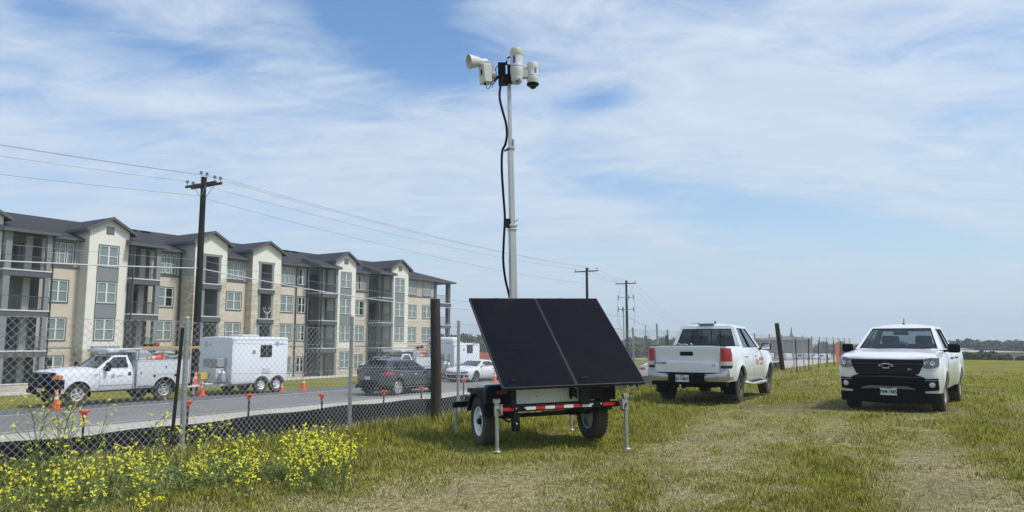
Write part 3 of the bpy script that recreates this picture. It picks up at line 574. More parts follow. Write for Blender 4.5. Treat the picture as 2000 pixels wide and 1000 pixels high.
# hose down the mast: pixel levels turned into local points
inv = (Matrix.Translation(T0)@Matrix.Rotation(TR, 4, 'Z')@Matrix.Rotation(-radians(1.1), 4, 'Y')).inverted()
def smooth_path(pts, n=6):
    out = []; q = [pts[0]]+pts+[pts[-1]]
    for i in range(1, len(q)-2):
        for k in range(n):
            t = k/n; a, b, c, d_ = q[i-1], q[i], q[i+1], q[i+2]; out.append(.5*((2*b)+(c-a)*t+(2*a-5*b+4*c-d_)*t*t+(3*b-a-3*c+d_)*t**3))
    out.append(pts[-1]); return out
hp = [(982, 150), (977, 172), (976, 192), (982, 218), (988, 240), (990, 262), (987, 282), (981, 296), (980, 330), (983, 380), (986, 425), (984, 470), (983, 510), (987, 545), (995, 580), (1000, 620)]
pts = smooth_path([inv@at_d(a, b, 11.02+.12*sin(b*.02) if b < 500 else 11.3) for a, b in hp]); mb = MB(); mb.tube(pts, .0185, 10); mb.build('mast_cable', M['cable_black'], tr, smooth=60)

# ---------------------------------------------------------------- chain link fence along the field
FD = 8.28
fence = empty('chain_link_fence', PD(6, FD, 0), 0, 'galvanised chain link fence running along the grass bank beside the road', 'fence')
f0 = PD(6, FD, 0)
def fp(s, D, z): p = PD(s, D, z); return p-f0
s1 = None
base_s = at_D(683, 800, FD); sA = base_s.x*DV.x+base_s.y*DV.y
posts = [sA+2.90*k for k in range(-3, 21)]
def fh(s): return 1.60 if s < posts[2]+3.3 and s < sA-1 else 1.72
mb = None
for i, s in enumerate(posts):
    p = PD(s, FD); z = gz(p.x, p.y); lean = (rng.random()-.5)*.03
    mb = MB(); mb.tube([fp(s, FD, z-.05), fp(s+lean, FD, z+fh(s)+.04)], .0305, 12); mb.lathe([(.032, 0), (.034, .015), (.02, .035), (.001, .04)], 12, 0, Matrix.Translation(fp(s+lean, FD, z+fh(s)+.03)))
    for zb in (.3, .75, 1.2, 1.65): mb.lathe([(.034, -.004), (.034, .004)], 10, 0, Matrix.Translation(fp(s, FD, z+zb)))
    mb.build('fence_post', M['galv_dull'], fence, smooth=40)
cell = .086
for i in range(len(posts)-1):
    sa, sb = posts[i], posts[i+1]; far = i > 9; c = cell*(1 if i < 8 else 1.5 if i < 13 else 2.2); r = .0022
    if i > 4: r = .0019
    mb = MB(); W_ = sb-sa
    def pos(u, h):
        p = PD(u, FD); z0 = gz(p.x, p.y); k = (h/1.8); sway = .02*sin(u*2.1)+.012*sin(u*5.3+h*3); return fp(u, FD-.035+sway*sin(pi*(u-sa)/W_), z0+.03+h+.01*sin(u*3.7)*k)
    H = min(fh(sa), fh(sb))-.03; n = int((W_+H)/c)+2
    for k in range(n):
        for sg in (1, -1):
            # diagonal line u = start +/- h
            st = sa+k*c-(H if sg > 0 else 0); pts = []
            for j in range(5):
                h = H*j/4; pts.append((st+sg*h, h))
            # clip to [sa,sb]
            h0, h1 = 0, H
            if sg > 0: h0 = max(0, sa-st); h1 = min(H, sb-st)
            else: h0 = max(0, st-sb); h1 = min(H, st-sa)
            if h1-h0 < .02: continue
            m_ = 5; q = [pos(st+sg*(h0+(h1-h0)*j/(m_-1)), h0+(h1-h0)*j/(m_-1)) for j in range(m_)]
            mb.tube(q, r, 3, cap=False)
    mb.tube([pos(sa+W_*j/6, H-.01) for j in range(7)], .0022, 4, cap=False)
    for hh in (.95, 1.35):
        if i > 1: mb.tube([pos(sa+W_*j/6, hh-.05*sin(pi*j/6)) for j in range(7)], .0025, 4, cap=False, m=1)
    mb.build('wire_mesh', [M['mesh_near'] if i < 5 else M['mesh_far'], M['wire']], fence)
# rusty leaning stake by the near post, timber posts
def stake(px0, py0, px1, py1, D, w, mat, name, label, cat, group=None, sq=False, notch=True):
    a = at_D(px0, py0, D); a.z = gz(a.x, a.y)-.05; b = at_D(px1, py1, D); e = empty(name, (a.x, a.y, a.z+.05), 0, label, cat, group); o_ = Vector(e.location)
    mb = MB()
    if sq: mb.tube([a-o_, (a+b)/2-o_+Vector((.005, 0, 0)), b-o_], [w/2*1.05, w/2, w/2*.95], 9)
    else:
        mb.bar(a-o_, b-o_, w, .006); mb.bar(a-o_+Vector((0, .008, 0)), b-o_+Vector((0, .008, 0)), .006, w*.9)
        for k in range(int((b-a).length/.055)): q = (a-o_).lerp(b-o_, (k+.5)*.055/(b-a).length); mb.cbox(q, (w*.5, .012, .012))
    mb.build('post_shaft', mat, e, smooth=50 if sq else None); return e
stake(333, 875, 357, 640, FD-.12, .042, M['rust'], 'metal_stake', 'rusty brown stake leaning right beside the nearest galvanised fence post', 'stake')
stake(852, 815, 850, 584, FD-.16, .19, M['old_wood'], 'timber_post', 'thick weathered timber post standing upright on the chain link fence line', 'post', sq=True)
stake(1528, 705, 1517, 632, FD-.3, .23, M['old_wood'], 'timber_post', 'weathered timber post leaning left at the field edge beyond the white pickup', 'post', sq=True)
stake(1303, 700, 1302, 655, FD+.0, .13, M['old_wood'], 'timber_post', 'short dark timber post glimpsed over the pickup bed', 'post', sq=True)
mb = None
tp = [(1556, 708, 1553, 660), (1579, 701, 1579, 661), (1598, 700, 1599, 664), (1614, 699, 1615, 666), (1628, 697, 1628, 667), (1640, 700, 1641, 671), (1651, 700, 1652, 676)]
tlab = ['dark steel stake nearest the leaning timber post at the field edge', 'second dark stake after the leaning timber post', 'third dark stake after the leaning timber post', 'fourth dark stake after the leaning timber post', 'dark stake just left of the orange safety mesh', 'dark stake just right of the orange safety mesh', 'last dark stake before the pickup mirror on the right']
for q, lb in zip(tp, tlab): stake(*q, FD-1.3, .05, M['rust'], 'metal_stake', lb, 'stake', 'dark stakes along the field edge')
# orange safety mesh panel
pa = at_D(1633, 700, FD-.8); e = empty('safety_mesh', (pa.x, pa.y, gz(pa.x, pa.y)), ROAD, 'ragged orange plastic safety mesh tied to the far fence', 'safety mesh'); mb = MB()
for k in range(26):
    u = .55*(k/25)*4; h = 1.35 if 3 < k < 17 else .8+.3*sin(k); mb.bar((u, .02*sin(k), 0), (u+.03*sin(k*2.1), 0, h), .035, .01)
for j in range(12): mb.bar((0, 0, .07+.115*j), (1.9 if j < 9 else 1.3+.2*sin(j), .02, .07+.115*j+.03*sin(j*3)), .01, .05)
mb.build('mesh_panel', M['orange_faded'], e)
# ---------------------------------------------------------------- silt fence with capped stakes
SD = 11.0; sg0 = PD(3, SD, -.8); se = empty('silt_fence', sg0, 0, 'long black fabric silt fence standing at the foot of the grass bank', 'silt fence'); P = []
for i in range(0, 300):
    s = -6+i*.2; p = PD(s, SD); z = gz(p.x, p.y); w_ = .04*sin(s*2.6)+.02*sin(s*7.1); top = .09+.02*sin(s*.7)+.015*sin(s*2.9)
    if s > 20: top = .09-.0*(s-20)
    P.append([(PD(s, SD+w_*k+(-.25 if j == 0 else 0), zz_))-sg0 for j, (k, zz_) in enumerate(((0, z-.05), (.5, z+.12), (1, (z+top)/2), (.4, top-.05), (.1, top)))])
mb = MB(); mb.grid(P); mb.build('fabric', M['silt'], se, smooth=180, solid=.004)
caps = [(165, 803), (368, 784), (487, 771), (629, 771), (750, 764), (823, 757), (905.5, 742)]
clab = ['capped stake in front of the service truck front wheel, leftmost in view', 'capped stake just right of the nearest galvanised fence post', 'capped stake in front of the white cargo trailer', 'capped stake left of the second galvanised fence post', 'capped stake in front of the grey car rear wheel', 'capped stake left of the thick timber post', 'tilted capped stake in front of the white coupe']
for (a, b), lb in zip(caps, clab):
    p = at_D(a, b, SD+.06); z0 = gz(p.x, p.y); e = empty('capped_stake', (p.x, p.y, z0), 0, 'orange '+lb, 'stake', 'orange capped stakes holding the silt fence'); H = p.z-z0; ln = (rng.random()-.5)*.05
    mb = MB(); mb.tube([(-ln, 0, -.05), (0, 0, H)], .019, 6); mb.build('shaft', M['rust'], e, smooth=40)
    mb = MB(); mb.lathe([(.024, H-.10), (.034, H-.085), (.036, H-.05), (.04, H-.03), (.072, H-.015), (.076, H+.0), (.072, H+.012), (.001, H+.014)], 4, 0, Matrix.Rotation(.6, 4, 'Z')); mb.build('cap', M['orange'], e)
# ---------------------------------------------------------------- traffic cones
def cone_proto():
    e = empty('traffic_cone', (0, 0, 0)); mb = MB(); prof = [(.135, .03), (.128, .06), (.03, .70), (.022, .71), (.001, .71)]
    mb.cbox((0, 0, .015), (.36, .36, .03), 0); f = lambda z: .133-(.133-.03)*(z-.04)/.66
    mb.lathe([(f(.03), .03), (f(.36), .36)], 24, 0); mb.lathe([(f(.36), .36), (f(.47), .47)], 24, 1); mb.lathe([(f(.47), .47), (f(.54), .54)], 24, 0); mb.lathe([(f(.54), .54), (f(.62), .62)], 24, 1); mb.lathe([(f(.62), .62), (f(.70), .70), (.02, .71), (.001, .71)], 24, 0)
    o = mb.build('cone_body', [M['orange'], M['cone_white']], e, smooth=40); return e
cp = cone_proto()
cones = [((110, 790), 'orange cone with white collars in front of the service truck bumper'), ((394, 774), 'orange cone with white collars beside the cargo trailer hitch'), ((381, 757), 'orange cone behind the service truck tailgate'), ((550, 766), 'small orange cone at the rear of the cargo trailer'), ((592, 763), 'orange cone on the grass edge between the cargo trailer and the grey car'), ((966, 747), 'orange cone by the rear of the white coupe')]
for i, ((a, b), lb) in enumerate(cones):
    o = cp if i == 0 else copy_tree(cp); p = at_z(a, b, -1.0); p.z = gz(p.x, p.y)
    if i == 2: q = at_D(381, 752, 29.9); p = Vector((q.x, q.y, -.6))
    if i == 0: q = at_D(110, 788, 28.0); p = Vector((q.x, q.y, gz(q.x, q.y)))
    if i == 3: o.scale = (.8, .8, .62)
    o.location = p+Vector((0, 0, .018)); o.rotation_euler = (0, 0, rng.random()); tag(o, lb, 'traffic cone', 'orange traffic cones along the road')
# ---------------------------------------------------------------- vehicles (local axes: x forward, y to the vehicle's left, z up, origin mid-wheelbase on the ground)
def lerp_prof(pr):
    xs_ = [p[0] for p in pr]; zs_ = [p[1] for p in pr]
    return lambda x: float(np.interp(x, xs_, zs_))
class Body:
    def __init__(s, P):
        s.P = P; s.W = P['W']; s.ztop = lerp_prof(P['top']); s.fb = P.get('fb', .10); s.rb = P.get('rb', .03)
        s.rf = P.get('rf', .32); s.rr = P.get('rr', .10); s.xF = P['xF']; s.xR = P['xR']; s.T = P.get('T', [0, .04, .16, .3, .45, .6, .72, .82, .9, .955, 1])
        s.inl = P.get('inl', .05); s.intp = P.get('int', .07); s.fint = P.get('fint', .10); s.rint = P.get('rint', .02)
    def zlow(s, x):
        P = s.P; z = P['sill']
        if x > P['fa']+.3: z = P.get('zfb', .3)
        if x < P['ra']-.3: z = P.get('zrb', .45)
        for a in (P['fa'], P['ra']):
            d = abs(x-a)
            if d < P['Ra']: z = max(z, P['R']*.98+sqrt(max(0, P['Ra']**2-d*d)))
        return z
    def inset(s, t, nx):
        side = s.inl*max(0, (.28-t)/.28)**1.5+s.intp*max(0, (t-.62)/.38)**2.2-.012*sin(pi*min(1, t/.9))
        fr = s.inl*max(0, (.3-t)/.3)+s.fint*max(0, (t-.45)/.55)**1.8; re = s.rint*max(0, (t-.4)/.6)**1.5
        k = abs(nx); e = fr if nx > 0 else re
        return side*(1-k)+e*k
    def cols(s):
        P = s.P; xs_ = set(np.linspace(s.xR+s.rr, s.xF-s.rf-s.fb, 26).tolist())
        for a in (P['fa'], P['ra']):
            for k in range(17): xs_.add(a-P['Ra']*cos(pi*k/16))
            xs_.add(a-P['Ra']-.002); xs_.add(a+P['Ra']+.002)
        for q in P.get('seams', []): xs_.add(q-.006); xs_.add(q+.006)
        side = sorted(x for x in xs_ if s.xR+s.rr-1e-6 <= x <= s.xF-s.rf-s.fb+1e-6); out = [side[0]]
        for x in side[1:]:
            if x-out[-1] > .0015: out.append(x)
        C = []; W = s.W
        for k in range(5): y = (W-s.rr)*k/5; C.append((s.xR-0+s.rb*0+s.rb*(k/5)**2, y, -1, 0))
        n = 6
        for k in range(n): a = pi/2*k/n; C.append((s.xR+s.rb+s.rr-s.rr*cos(a), W-s.rr+s.rr*sin(a), -cos(a), sin(a)))
        for x in out:
            if x > s.xR+s.rb+s.rr-1e-4: C.append((x, W, 0, 1))
        for k in range(1, n+3): a = pi/2*k/(n+2); C.append((s.xF-s.fb-s.rf+s.rf*sin(a), W-s.rf+s.rf*cos(a), sin(a), cos(a)))
        for k in range(1, 7): t = 1-k/6; C.append((s.xF-s.fb*t*t, (W-s.rf)*t, 1, 0))
        return C
    def pt(s, c, t, sg=1, off=0):
        x, y, nx, ny = c; zl = s.zlow(x); zt = s.ztop(x); z = zl+(zt-zl)*t; zs = s.P['sill']; tt = (z-zs)/(zt-zs)
        i = s.inset(max(0, tt), nx)-off; fl = 0
        if ny > .5:
            for a in (s.P['fa'], s.P['ra']):
                d = sqrt((x-a)**2+(z-s.P['R'])**2); fl += s.P.get('flare', .02)*max(0, 1-((d-s.P['Ra'])/.14))**1 if d < s.P['Ra']+.14 else 0
        i -= min(fl, .05)
        return Vector((x-nx*i, sg*(y-ny*i), z))
    def front_x(s, y, z):
        y = abs(y); W = s.W
        if y <= W-s.rf: t = y/(W-s.rf); x = s.xF-s.fb*t*t; nx = 1
        else:
            q = min(1, (y-(W-s.rf))/s.rf); a = math.acos(min(1, q)); x = s.xF-s.fb-s.rf+s.rf*sin(a); nx = max(.3, sin(a))
        zt = s.ztop(min(x, s.xF-.02)); tt = (z-s.P['sill'])/(zt-s.P['sill'])
        return x-s.inset(max(0, min(1, tt)), 1)*nx
    def rear_x(s, y, z):
        y = abs(y); t = min(1, y/(s.W-s.rr)); x = s.xR+s.rb*t*t; zt = s.ztop(x); return x+s.inset(max(0, min(1, (z-s.P['sill'])/(zt-s.P['sill']))), -1)
    def side_y(s, x, z):
        zt = s.ztop(x); zs = s.P['sill']; tt = (z-zs)/(zt-zs); i = s.inset(max(0, min(1, tt)), 0); fl = 0
        for a in (s.P['fa'], s.P['ra']):
            d = sqrt((x-a)**2+(z-s.P['R'])**2); fl += s.P.get('flare', .02)*max(0, 1-((d-s.P['Ra'])/.14)) if d < s.P['Ra']+.14 else 0
        return s.W-i+min(fl, .05)
    def shell(s, parts, cap=(-9, 9), capz=.04, caprear=None):
        # parts: function(x, side) -> (MB); faces near seams go dark (material 1)
        C = s.cols(); T = s.T; seams = s.P.get('seams', [])
        for sg in (1, -1):
            for i in range(len(C)-1):
                xm = (C[i][0]+C[i+1][0])/2; sd = C[i][3] > .9 and C[i+1][3] > .9; sm_ = sd and any(abs(xm-q) < .0065 for q in seams)
                for j in range(len(T)-1):
                    tm = (T[j]+T[j+1])/2; mb, m = parts(xm, tm, sg, sd, C[i][2])
                    if mb is None: continue
                    off = -.012 if sm_ else 0
                    q = [s.pt(C[i], T[j], sg, off), s.pt(C[i+1], T[j], sg, off), s.pt(C[i+1], T[j+1], sg, off), s.pt(C[i], T[j+1], sg, off)]
                    # outward winding
                    mb.add(q, [(3, 2, 1, 0) if sg > 0 else (0, 1, 2, 3)], 1 if sm_ else m)
                # inward lip along the lower edge
                mb, m = parts(xm, .02, sg, sd, C[i][2])
                if mb is not None:
                    a = s.pt(C[i], 0, sg); b = s.pt(C[i+1], 0, sg); nn = Vector((C[i][2], sg*C[i][3], 0))*.05
                    mb.add([a, b, b-nn, a-nn], [(0, 1, 2, 3) if sg > 0 else (3, 2, 1, 0)], m)
        return C
    def cap(s, mb, x0, x1, crown=.04, n=10, m=0):
        C = [c for c in s.cols() if x0 <= c[0] <= x1 and (c[3] > 0 or c[2] > 0)]; P = []
        for c in C:
            a = s.pt(c, 1, 1); w_ = a.y; row = []
            for k in range(n+1):
                y = -w_+2*w_*k/n; u = abs(y)/s.W; f = 1-(abs(y)/max(w_, .01))**2.4; edge = w_/s.W
                row.append(Vector((a.x, y, a.z+crown*f*min(1, edge)+(.012*math.exp(-((abs(u)-.55)/.10)**2) if crown > 0 else 0)*f)))
            P.append(row)
        mb.grid(P, m, flip=True)
def quad_surface(c00, c10, c11, c01, bulge):      # corners a along, b up
    c = [Vector(q) for q in (c00, c10, c11, c01)]; B = Vector(bulge)
    def S(a, b): return (c[0]*(1-a)+c[1]*a)*(1-b)+(c[3]*(1-a)+c[2]*a)*b+B*(4*a*(1-a))
    return S
def holed(mb, S, A, Bs, holes, seg=6, gmb=None, smb=None, flip=False, inw=None, depth=.018, border=.012):
    # A,B breakpoints; holes = set of (i,j) cells that are windows
    for i in range(len(A)-1):
        for j in range(len(Bs)-1):
            n = max(1, int(round((A[i+1]-A[i])*seg))) if (i, j) not in holes else max(2, int(round((A[i+1]-A[i])*seg)))
            a_ = [A[i]+(A[i+1]-A[i])*k/n for k in range(n+1)]; b_ = [Bs[j]+(Bs[j+1]-Bs[j])*k/2 for k in range(3)]
            if (i, j) not in holes: mb.grid([[S(a, b) for b in b_] for a in a_], 0, flip=flip)
            else:
                I = Vector(inw)*depth
                gmb.grid([[S(a, b)+I for b in b_] for a in a_], 0, flip=flip)
                da = border/((S(1, .5)-S(0, .5)).length); db = border/((S(.5, 1)-S(.5, 0)).length); a0, a1, b0, b1 = A[i], A[i+1], Bs[j], Bs[j+1]
                ring = lambda e, o: [S(a0+(a1-a0)*k/n+ (e*da*(1-2*k/n)), b0+e*db)+o for k in range(n+1)]+[S(a1-e*da, b0+e*db+(b1-b0-2*e*db)*k/3)+o for k in range(1, 4)]+[S(a1-(a1-a0)*k/n-(e*da*(1-2*k/n)), b1-e*db)+o for k in range(1, n+1)]+[S(a0+e*da, b1-e*db-(b1-b0-2*e*db)*k/3)+o for k in range(1, 3)]
                r0 = ring(0, Vector((0, 0, 0))); r1 = ring(0, I*.95); r2 = ring(1, I*.9); q = len(r0)
                smb.add(r0+r1+r2, [(k, (k+1) % q, (k+1) % q+q, k+q) for k in range(q)]+[(k+q, (k+1) % q+q, (k+1) % q+2*q, k+2*q) for k in range(q)])
def greenhouse(root, G, paint, glass, side_holes, rear_hole=True, glass_front=None, roofname='cab'):
    # G: wfb,(x,z) front base; wft front top; rt rear top; rb rear base ; y half widths wb, wt
    fbx, fbz = G['fb']; ftx, ftz = G['ft']; rtx, rtz = G['rt']; rbx, rbz = G['rb']; wb, wt = G['wb'], G['wt']; wbf = G.get('wbf', wb); wtf = G.get('wtf', wt); fbul = G.get('fbul', .10); rbul = G.get('rbul', .04)
    mb = MB(); seal = MB(); out = {}
    for sg in (1, -1):
        S = quad_surface((rbx, sg*wb, rbz), (fbx, sg*wbf, fbz), (ftx, sg*wtf, ftz), (rtx, sg*wt, rtz), (0, sg*.0, 0))
        A, Bs, H = side_holes; g = MB(); holed(mb, S, A, Bs, H, 4, g, seal, flip=sg > 0, inw=(0, -sg, 0))
        gs = {}
        # separate pane objects per hole
        for h in sorted(H):
            g1 = MB(); holed(MB(), S, [A[h[0]], A[h[0]+1]], [Bs[h[1]], Bs[h[1]+1]], {(0, 0)}, 4, g1, MB(), flip=sg > 0, inw=(0, -sg, 0)); g1.build('side_window', glass, root, smooth=60)
        ks = sorted(h[0] for h in H)
        for u_, v_ in zip(ks[:-1], ks[1:]):
            mb2 = MB(); O_ = Vector((0, sg*.004, 0)); mb2.grid([[S(a, b)+O_ for b in (Bs[1], .5, Bs[2])] for a in (A[u_+1]-.004, A[v_]+.004)], 0, flip=sg > 0); mb2.build('pillar_trim', M['black_plastic'], root)
    S = quad_surface((fbx, wbf, fbz), (fbx, -wbf, fbz), (ftx, -wtf, ftz), (ftx, wtf, ftz), (fbul, 0, 0)); g = MB()
    holed(mb, S, [0, .045, .955, 1], [0, .05, .94, 1], {(1, 1)}, 14, g, seal, flip=True, inw=(-.8, 0, -.5), depth=.012, border=.025); g.build('windshield', glass_front or glass, root, smooth=60)
    S = quad_surface((rbx, -wb, rbz), (rbx, wb, rbz), (rtx, wt, rtz), (rtx, -wt, rtz), (-rbul, 0, 0)); g = MB(); rh = G.get('rh', (.06, .94, .10, .86))
    holed(mb, S, [0, rh[0], rh[1], 1], [0, rh[2], rh[3], 1], {(1, 1)} if rear_hole else set(), 10, g, seal, flip=True, inw=(1, 0, -.1), depth=.012, border=.02)
    if rear_hole: g.build('rear_window', glass, root, smooth=60)
    n = 12; nx = 8; P = []; cr = G.get('crown', .05)
    for i in range(nx+1):
        a = i/nx; row = []
        for k in range(n+1):
            b = k/n; w_ = wt+(wtf-wt)*a; y = -w_+2*w_*b; x = (rtx-rbul*4*b*(1-b))*(1-a)+(ftx+fbul*4*b*(1-b))*a; z = rtz*(1-a)+ftz*a+cr*sin(pi*a)**.6*sin(pi*b)**.7
            row.append(Vector((x, y, z)))
        P.append(row)
    mb.grid(P, 0, flip=True)
    cabo = mb.build(roofname, paint, root, smooth=40, merge=True, fixn=True, bevel=G.get('bev', .03)); seal.build('window_seal', M['black_plastic'], root)
    return cabo
def interior(root, xs_seats, zs, w, dashx, dashz, light=False, steer=1, nw=2):
    mb = MB(); mt = M['interior']
    mb.box(dashx-.05, dashx+.45, -w, w, zs-.1, dashz); mb.box(-1.0+min(xs_seats)*0+min(xs_seats)-.35, dashx+.3, -w, w, zs-.42, zs-.36)
    ob = mb.build('dashboard', mt, root, bevel=.05)
    for x in xs_seats:
        for sg in (1, -1):
            mb = MB(); y = sg*w*.5; Mx = Matrix.Translation((x, y, zs))@Matrix.Rotation(radians(-12), 4, 'Y')
            mb.cbox((-.02, 0, .28), (.16, w*.72, .62), 0, Mx); mb.cbox((-.04, 0, .70), (.10, w*.36, .19), 0, Mx); mb.cbox((.25, 0, -.02), (.5, w*.74, .18), 0, Matrix.Translation((x, y, zs))); mb.build('seat', mt, root, bevel=.05)
    mb = MB(); c = Vector((dashx-.18, w*.48, dashz-.03)); R3 = Matrix.Translation(c)@Matrix.Rotation(radians(68), 4, 'Y'); ring = [R3@Vector((.19*cos(a), .19*sin(a), 0)) for a in arc_pts(0, 2*pi, 20)]
    mb.tube(ring, .016, 6); mb.tube([R3@Vector((.18, 0, 0)), R3@Vector((-.18, 0, 0))], .018, 6); mb.tube([R3@Vector((0, 0, 0)), R3@Vector((0, -.18, 0))], .018, 6); mb.build('steering_wheel', M['interior_light'], root, smooth=60)
def mirror(root, x, y, z, sg, mat, w=.24, h=.19, d=.14, arm=True):
    mb = MB(); mb.cbox((x, sg*(y+w/2+.04), z), (d, w, h)); ob = mb.build('mirror', mat, root, bevel=.045); ob.modifiers[0].segments = 3
    mb = MB(); mb.bar((x+.02, sg*(y-.06), z-h*.35), (x, sg*(y+.08), z-h*.25), .06, .05); mb.build('mirror_arm', M['black_plastic'], ob)
    mb = MB(); mb.cbox((x-d/2-.0, sg*(y+w/2+.04), z), (.008, w*.82, h*.76)); mb.build('mirror_glass', M['chrome'], ob)
def front_patch(mb, B, ys, zb, zt, off, m=0, nz=3, back=.03):
    P = []
    for y in ys:
        a, b = zb(y), zt(y); P.append([Vector((B.front_x(y, a+(b-a)*k/nz)+off, y, a+(b-a)*k/nz)) for k in range(nz+1)])
    mb.grid(P, m, flip=False)
    for row in (P[0], P[-1]): mb.grid([row, [v-Vector((back+off, 0, 0)) for v in row]], m, flip=row is P[-1])
    for j in (0, nz): mb.grid([[r[j] for r in P], [r[j]-Vector((back+off, 0, 0)) for r in P]], m, flip=j == 0)
def lin(*pts):
    return lambda y: float(np.interp(y, [p[0] for p in pts], [p[1] for p in pts]))
def sym(*pts):
    return lambda y: float(np.interp(abs(y), [p[0] for p in pts], [p[1] for p in pts]))
def yr(a, b, n): return [a+(b-a)*i/n for i in range(n+1)]
def side_box(mb, B, x0, x1, z0, z1, sg, off, m=0, n=6):
    P = [[Vector((x0+(x1-x0)*i/n, sg*(B.side_y(x0+(x1-x0)*i/n, z0+(z1-z0)*k/2)+off), z0+(z1-z0)*k/2)) for k in range(3)] for i in range(n+1)]
    mb.grid(P, m, flip=sg > 0)
    for row in (P[0], P[-1]): mb.grid([row, [v-Vector((0, sg*(off+.02), 0)) for v in row]], m)
    for j in (0, 2): mb.grid([[r[j] for r in P], [r[j]-Vector((0, sg*(off+.02), 0)) for r in P]], m)
def handle(root, B, x, z, sg, mat):
    mb = MB(); y = B.side_y(x, z); mb.tube([(x-.09, sg*(y-.01), z), (x-.07, sg*(y+.032), z), (x+.07, sg*(y+.032), z), (x+.09, sg*(y-.01), z)], .014, 8)
    ob = mb.build('door_handle', mat, root, smooth=50); mb = MB(); side_box(mb, B, x-.075, x+.075, z-.035, z+.028, sg, .0015); mb.build('handle_recess', M['silver'] if mat != M['black_plastic'] else M['black_plastic'], ob)
def licence(root, M4, body):
    mb = MB(); mb.cbox((0, 0, 0), (.305, .155, .006), 0, M4); ob = mb.build('licence_plate', M['plate'], root, bevel=.002)
    text('plate_text', body, .092, M4@Matrix.Translation((0, -.012, .004)), M['ink'], ob, .001, bold=.0025, sx=.80); text('plate_text', 'TEXAS', .034, M4@Matrix.Translation((0, .055, .004)), M['blue_ink'], ob, .001, bold=.001)
def underbody(root, B, x0, x1, w, z0=.32, z1=.8):
    mb = MB(); mb.box(x0, x1, -w, w, z0, z1); P = B.P
    mb.build('underbody', M['dark_liner'], root, bevel=.02)
    for a in (P['fa'], P['ra']):
        mb = MB(); mb.tube([(a, -w-.1, P['R']), (a, w+.1, P['R'])], .06, 8); mb.build('axle', M['dark_liner'], root)
        for sg in (1, -1):      # inner wheel-well liner following the arch
            mb = MB(); R = P['Ra']+.012; Pp = [[Vector((a+R*cos(t), sg*yy, P['R']+R*sin(t))) for yy in (B.W-.05, w-.02)] for t in arc_pts(-.25, pi+.25, 16)]; mb.grid(Pp); mb.build('wheel_liner', M['dark_liner'], root)
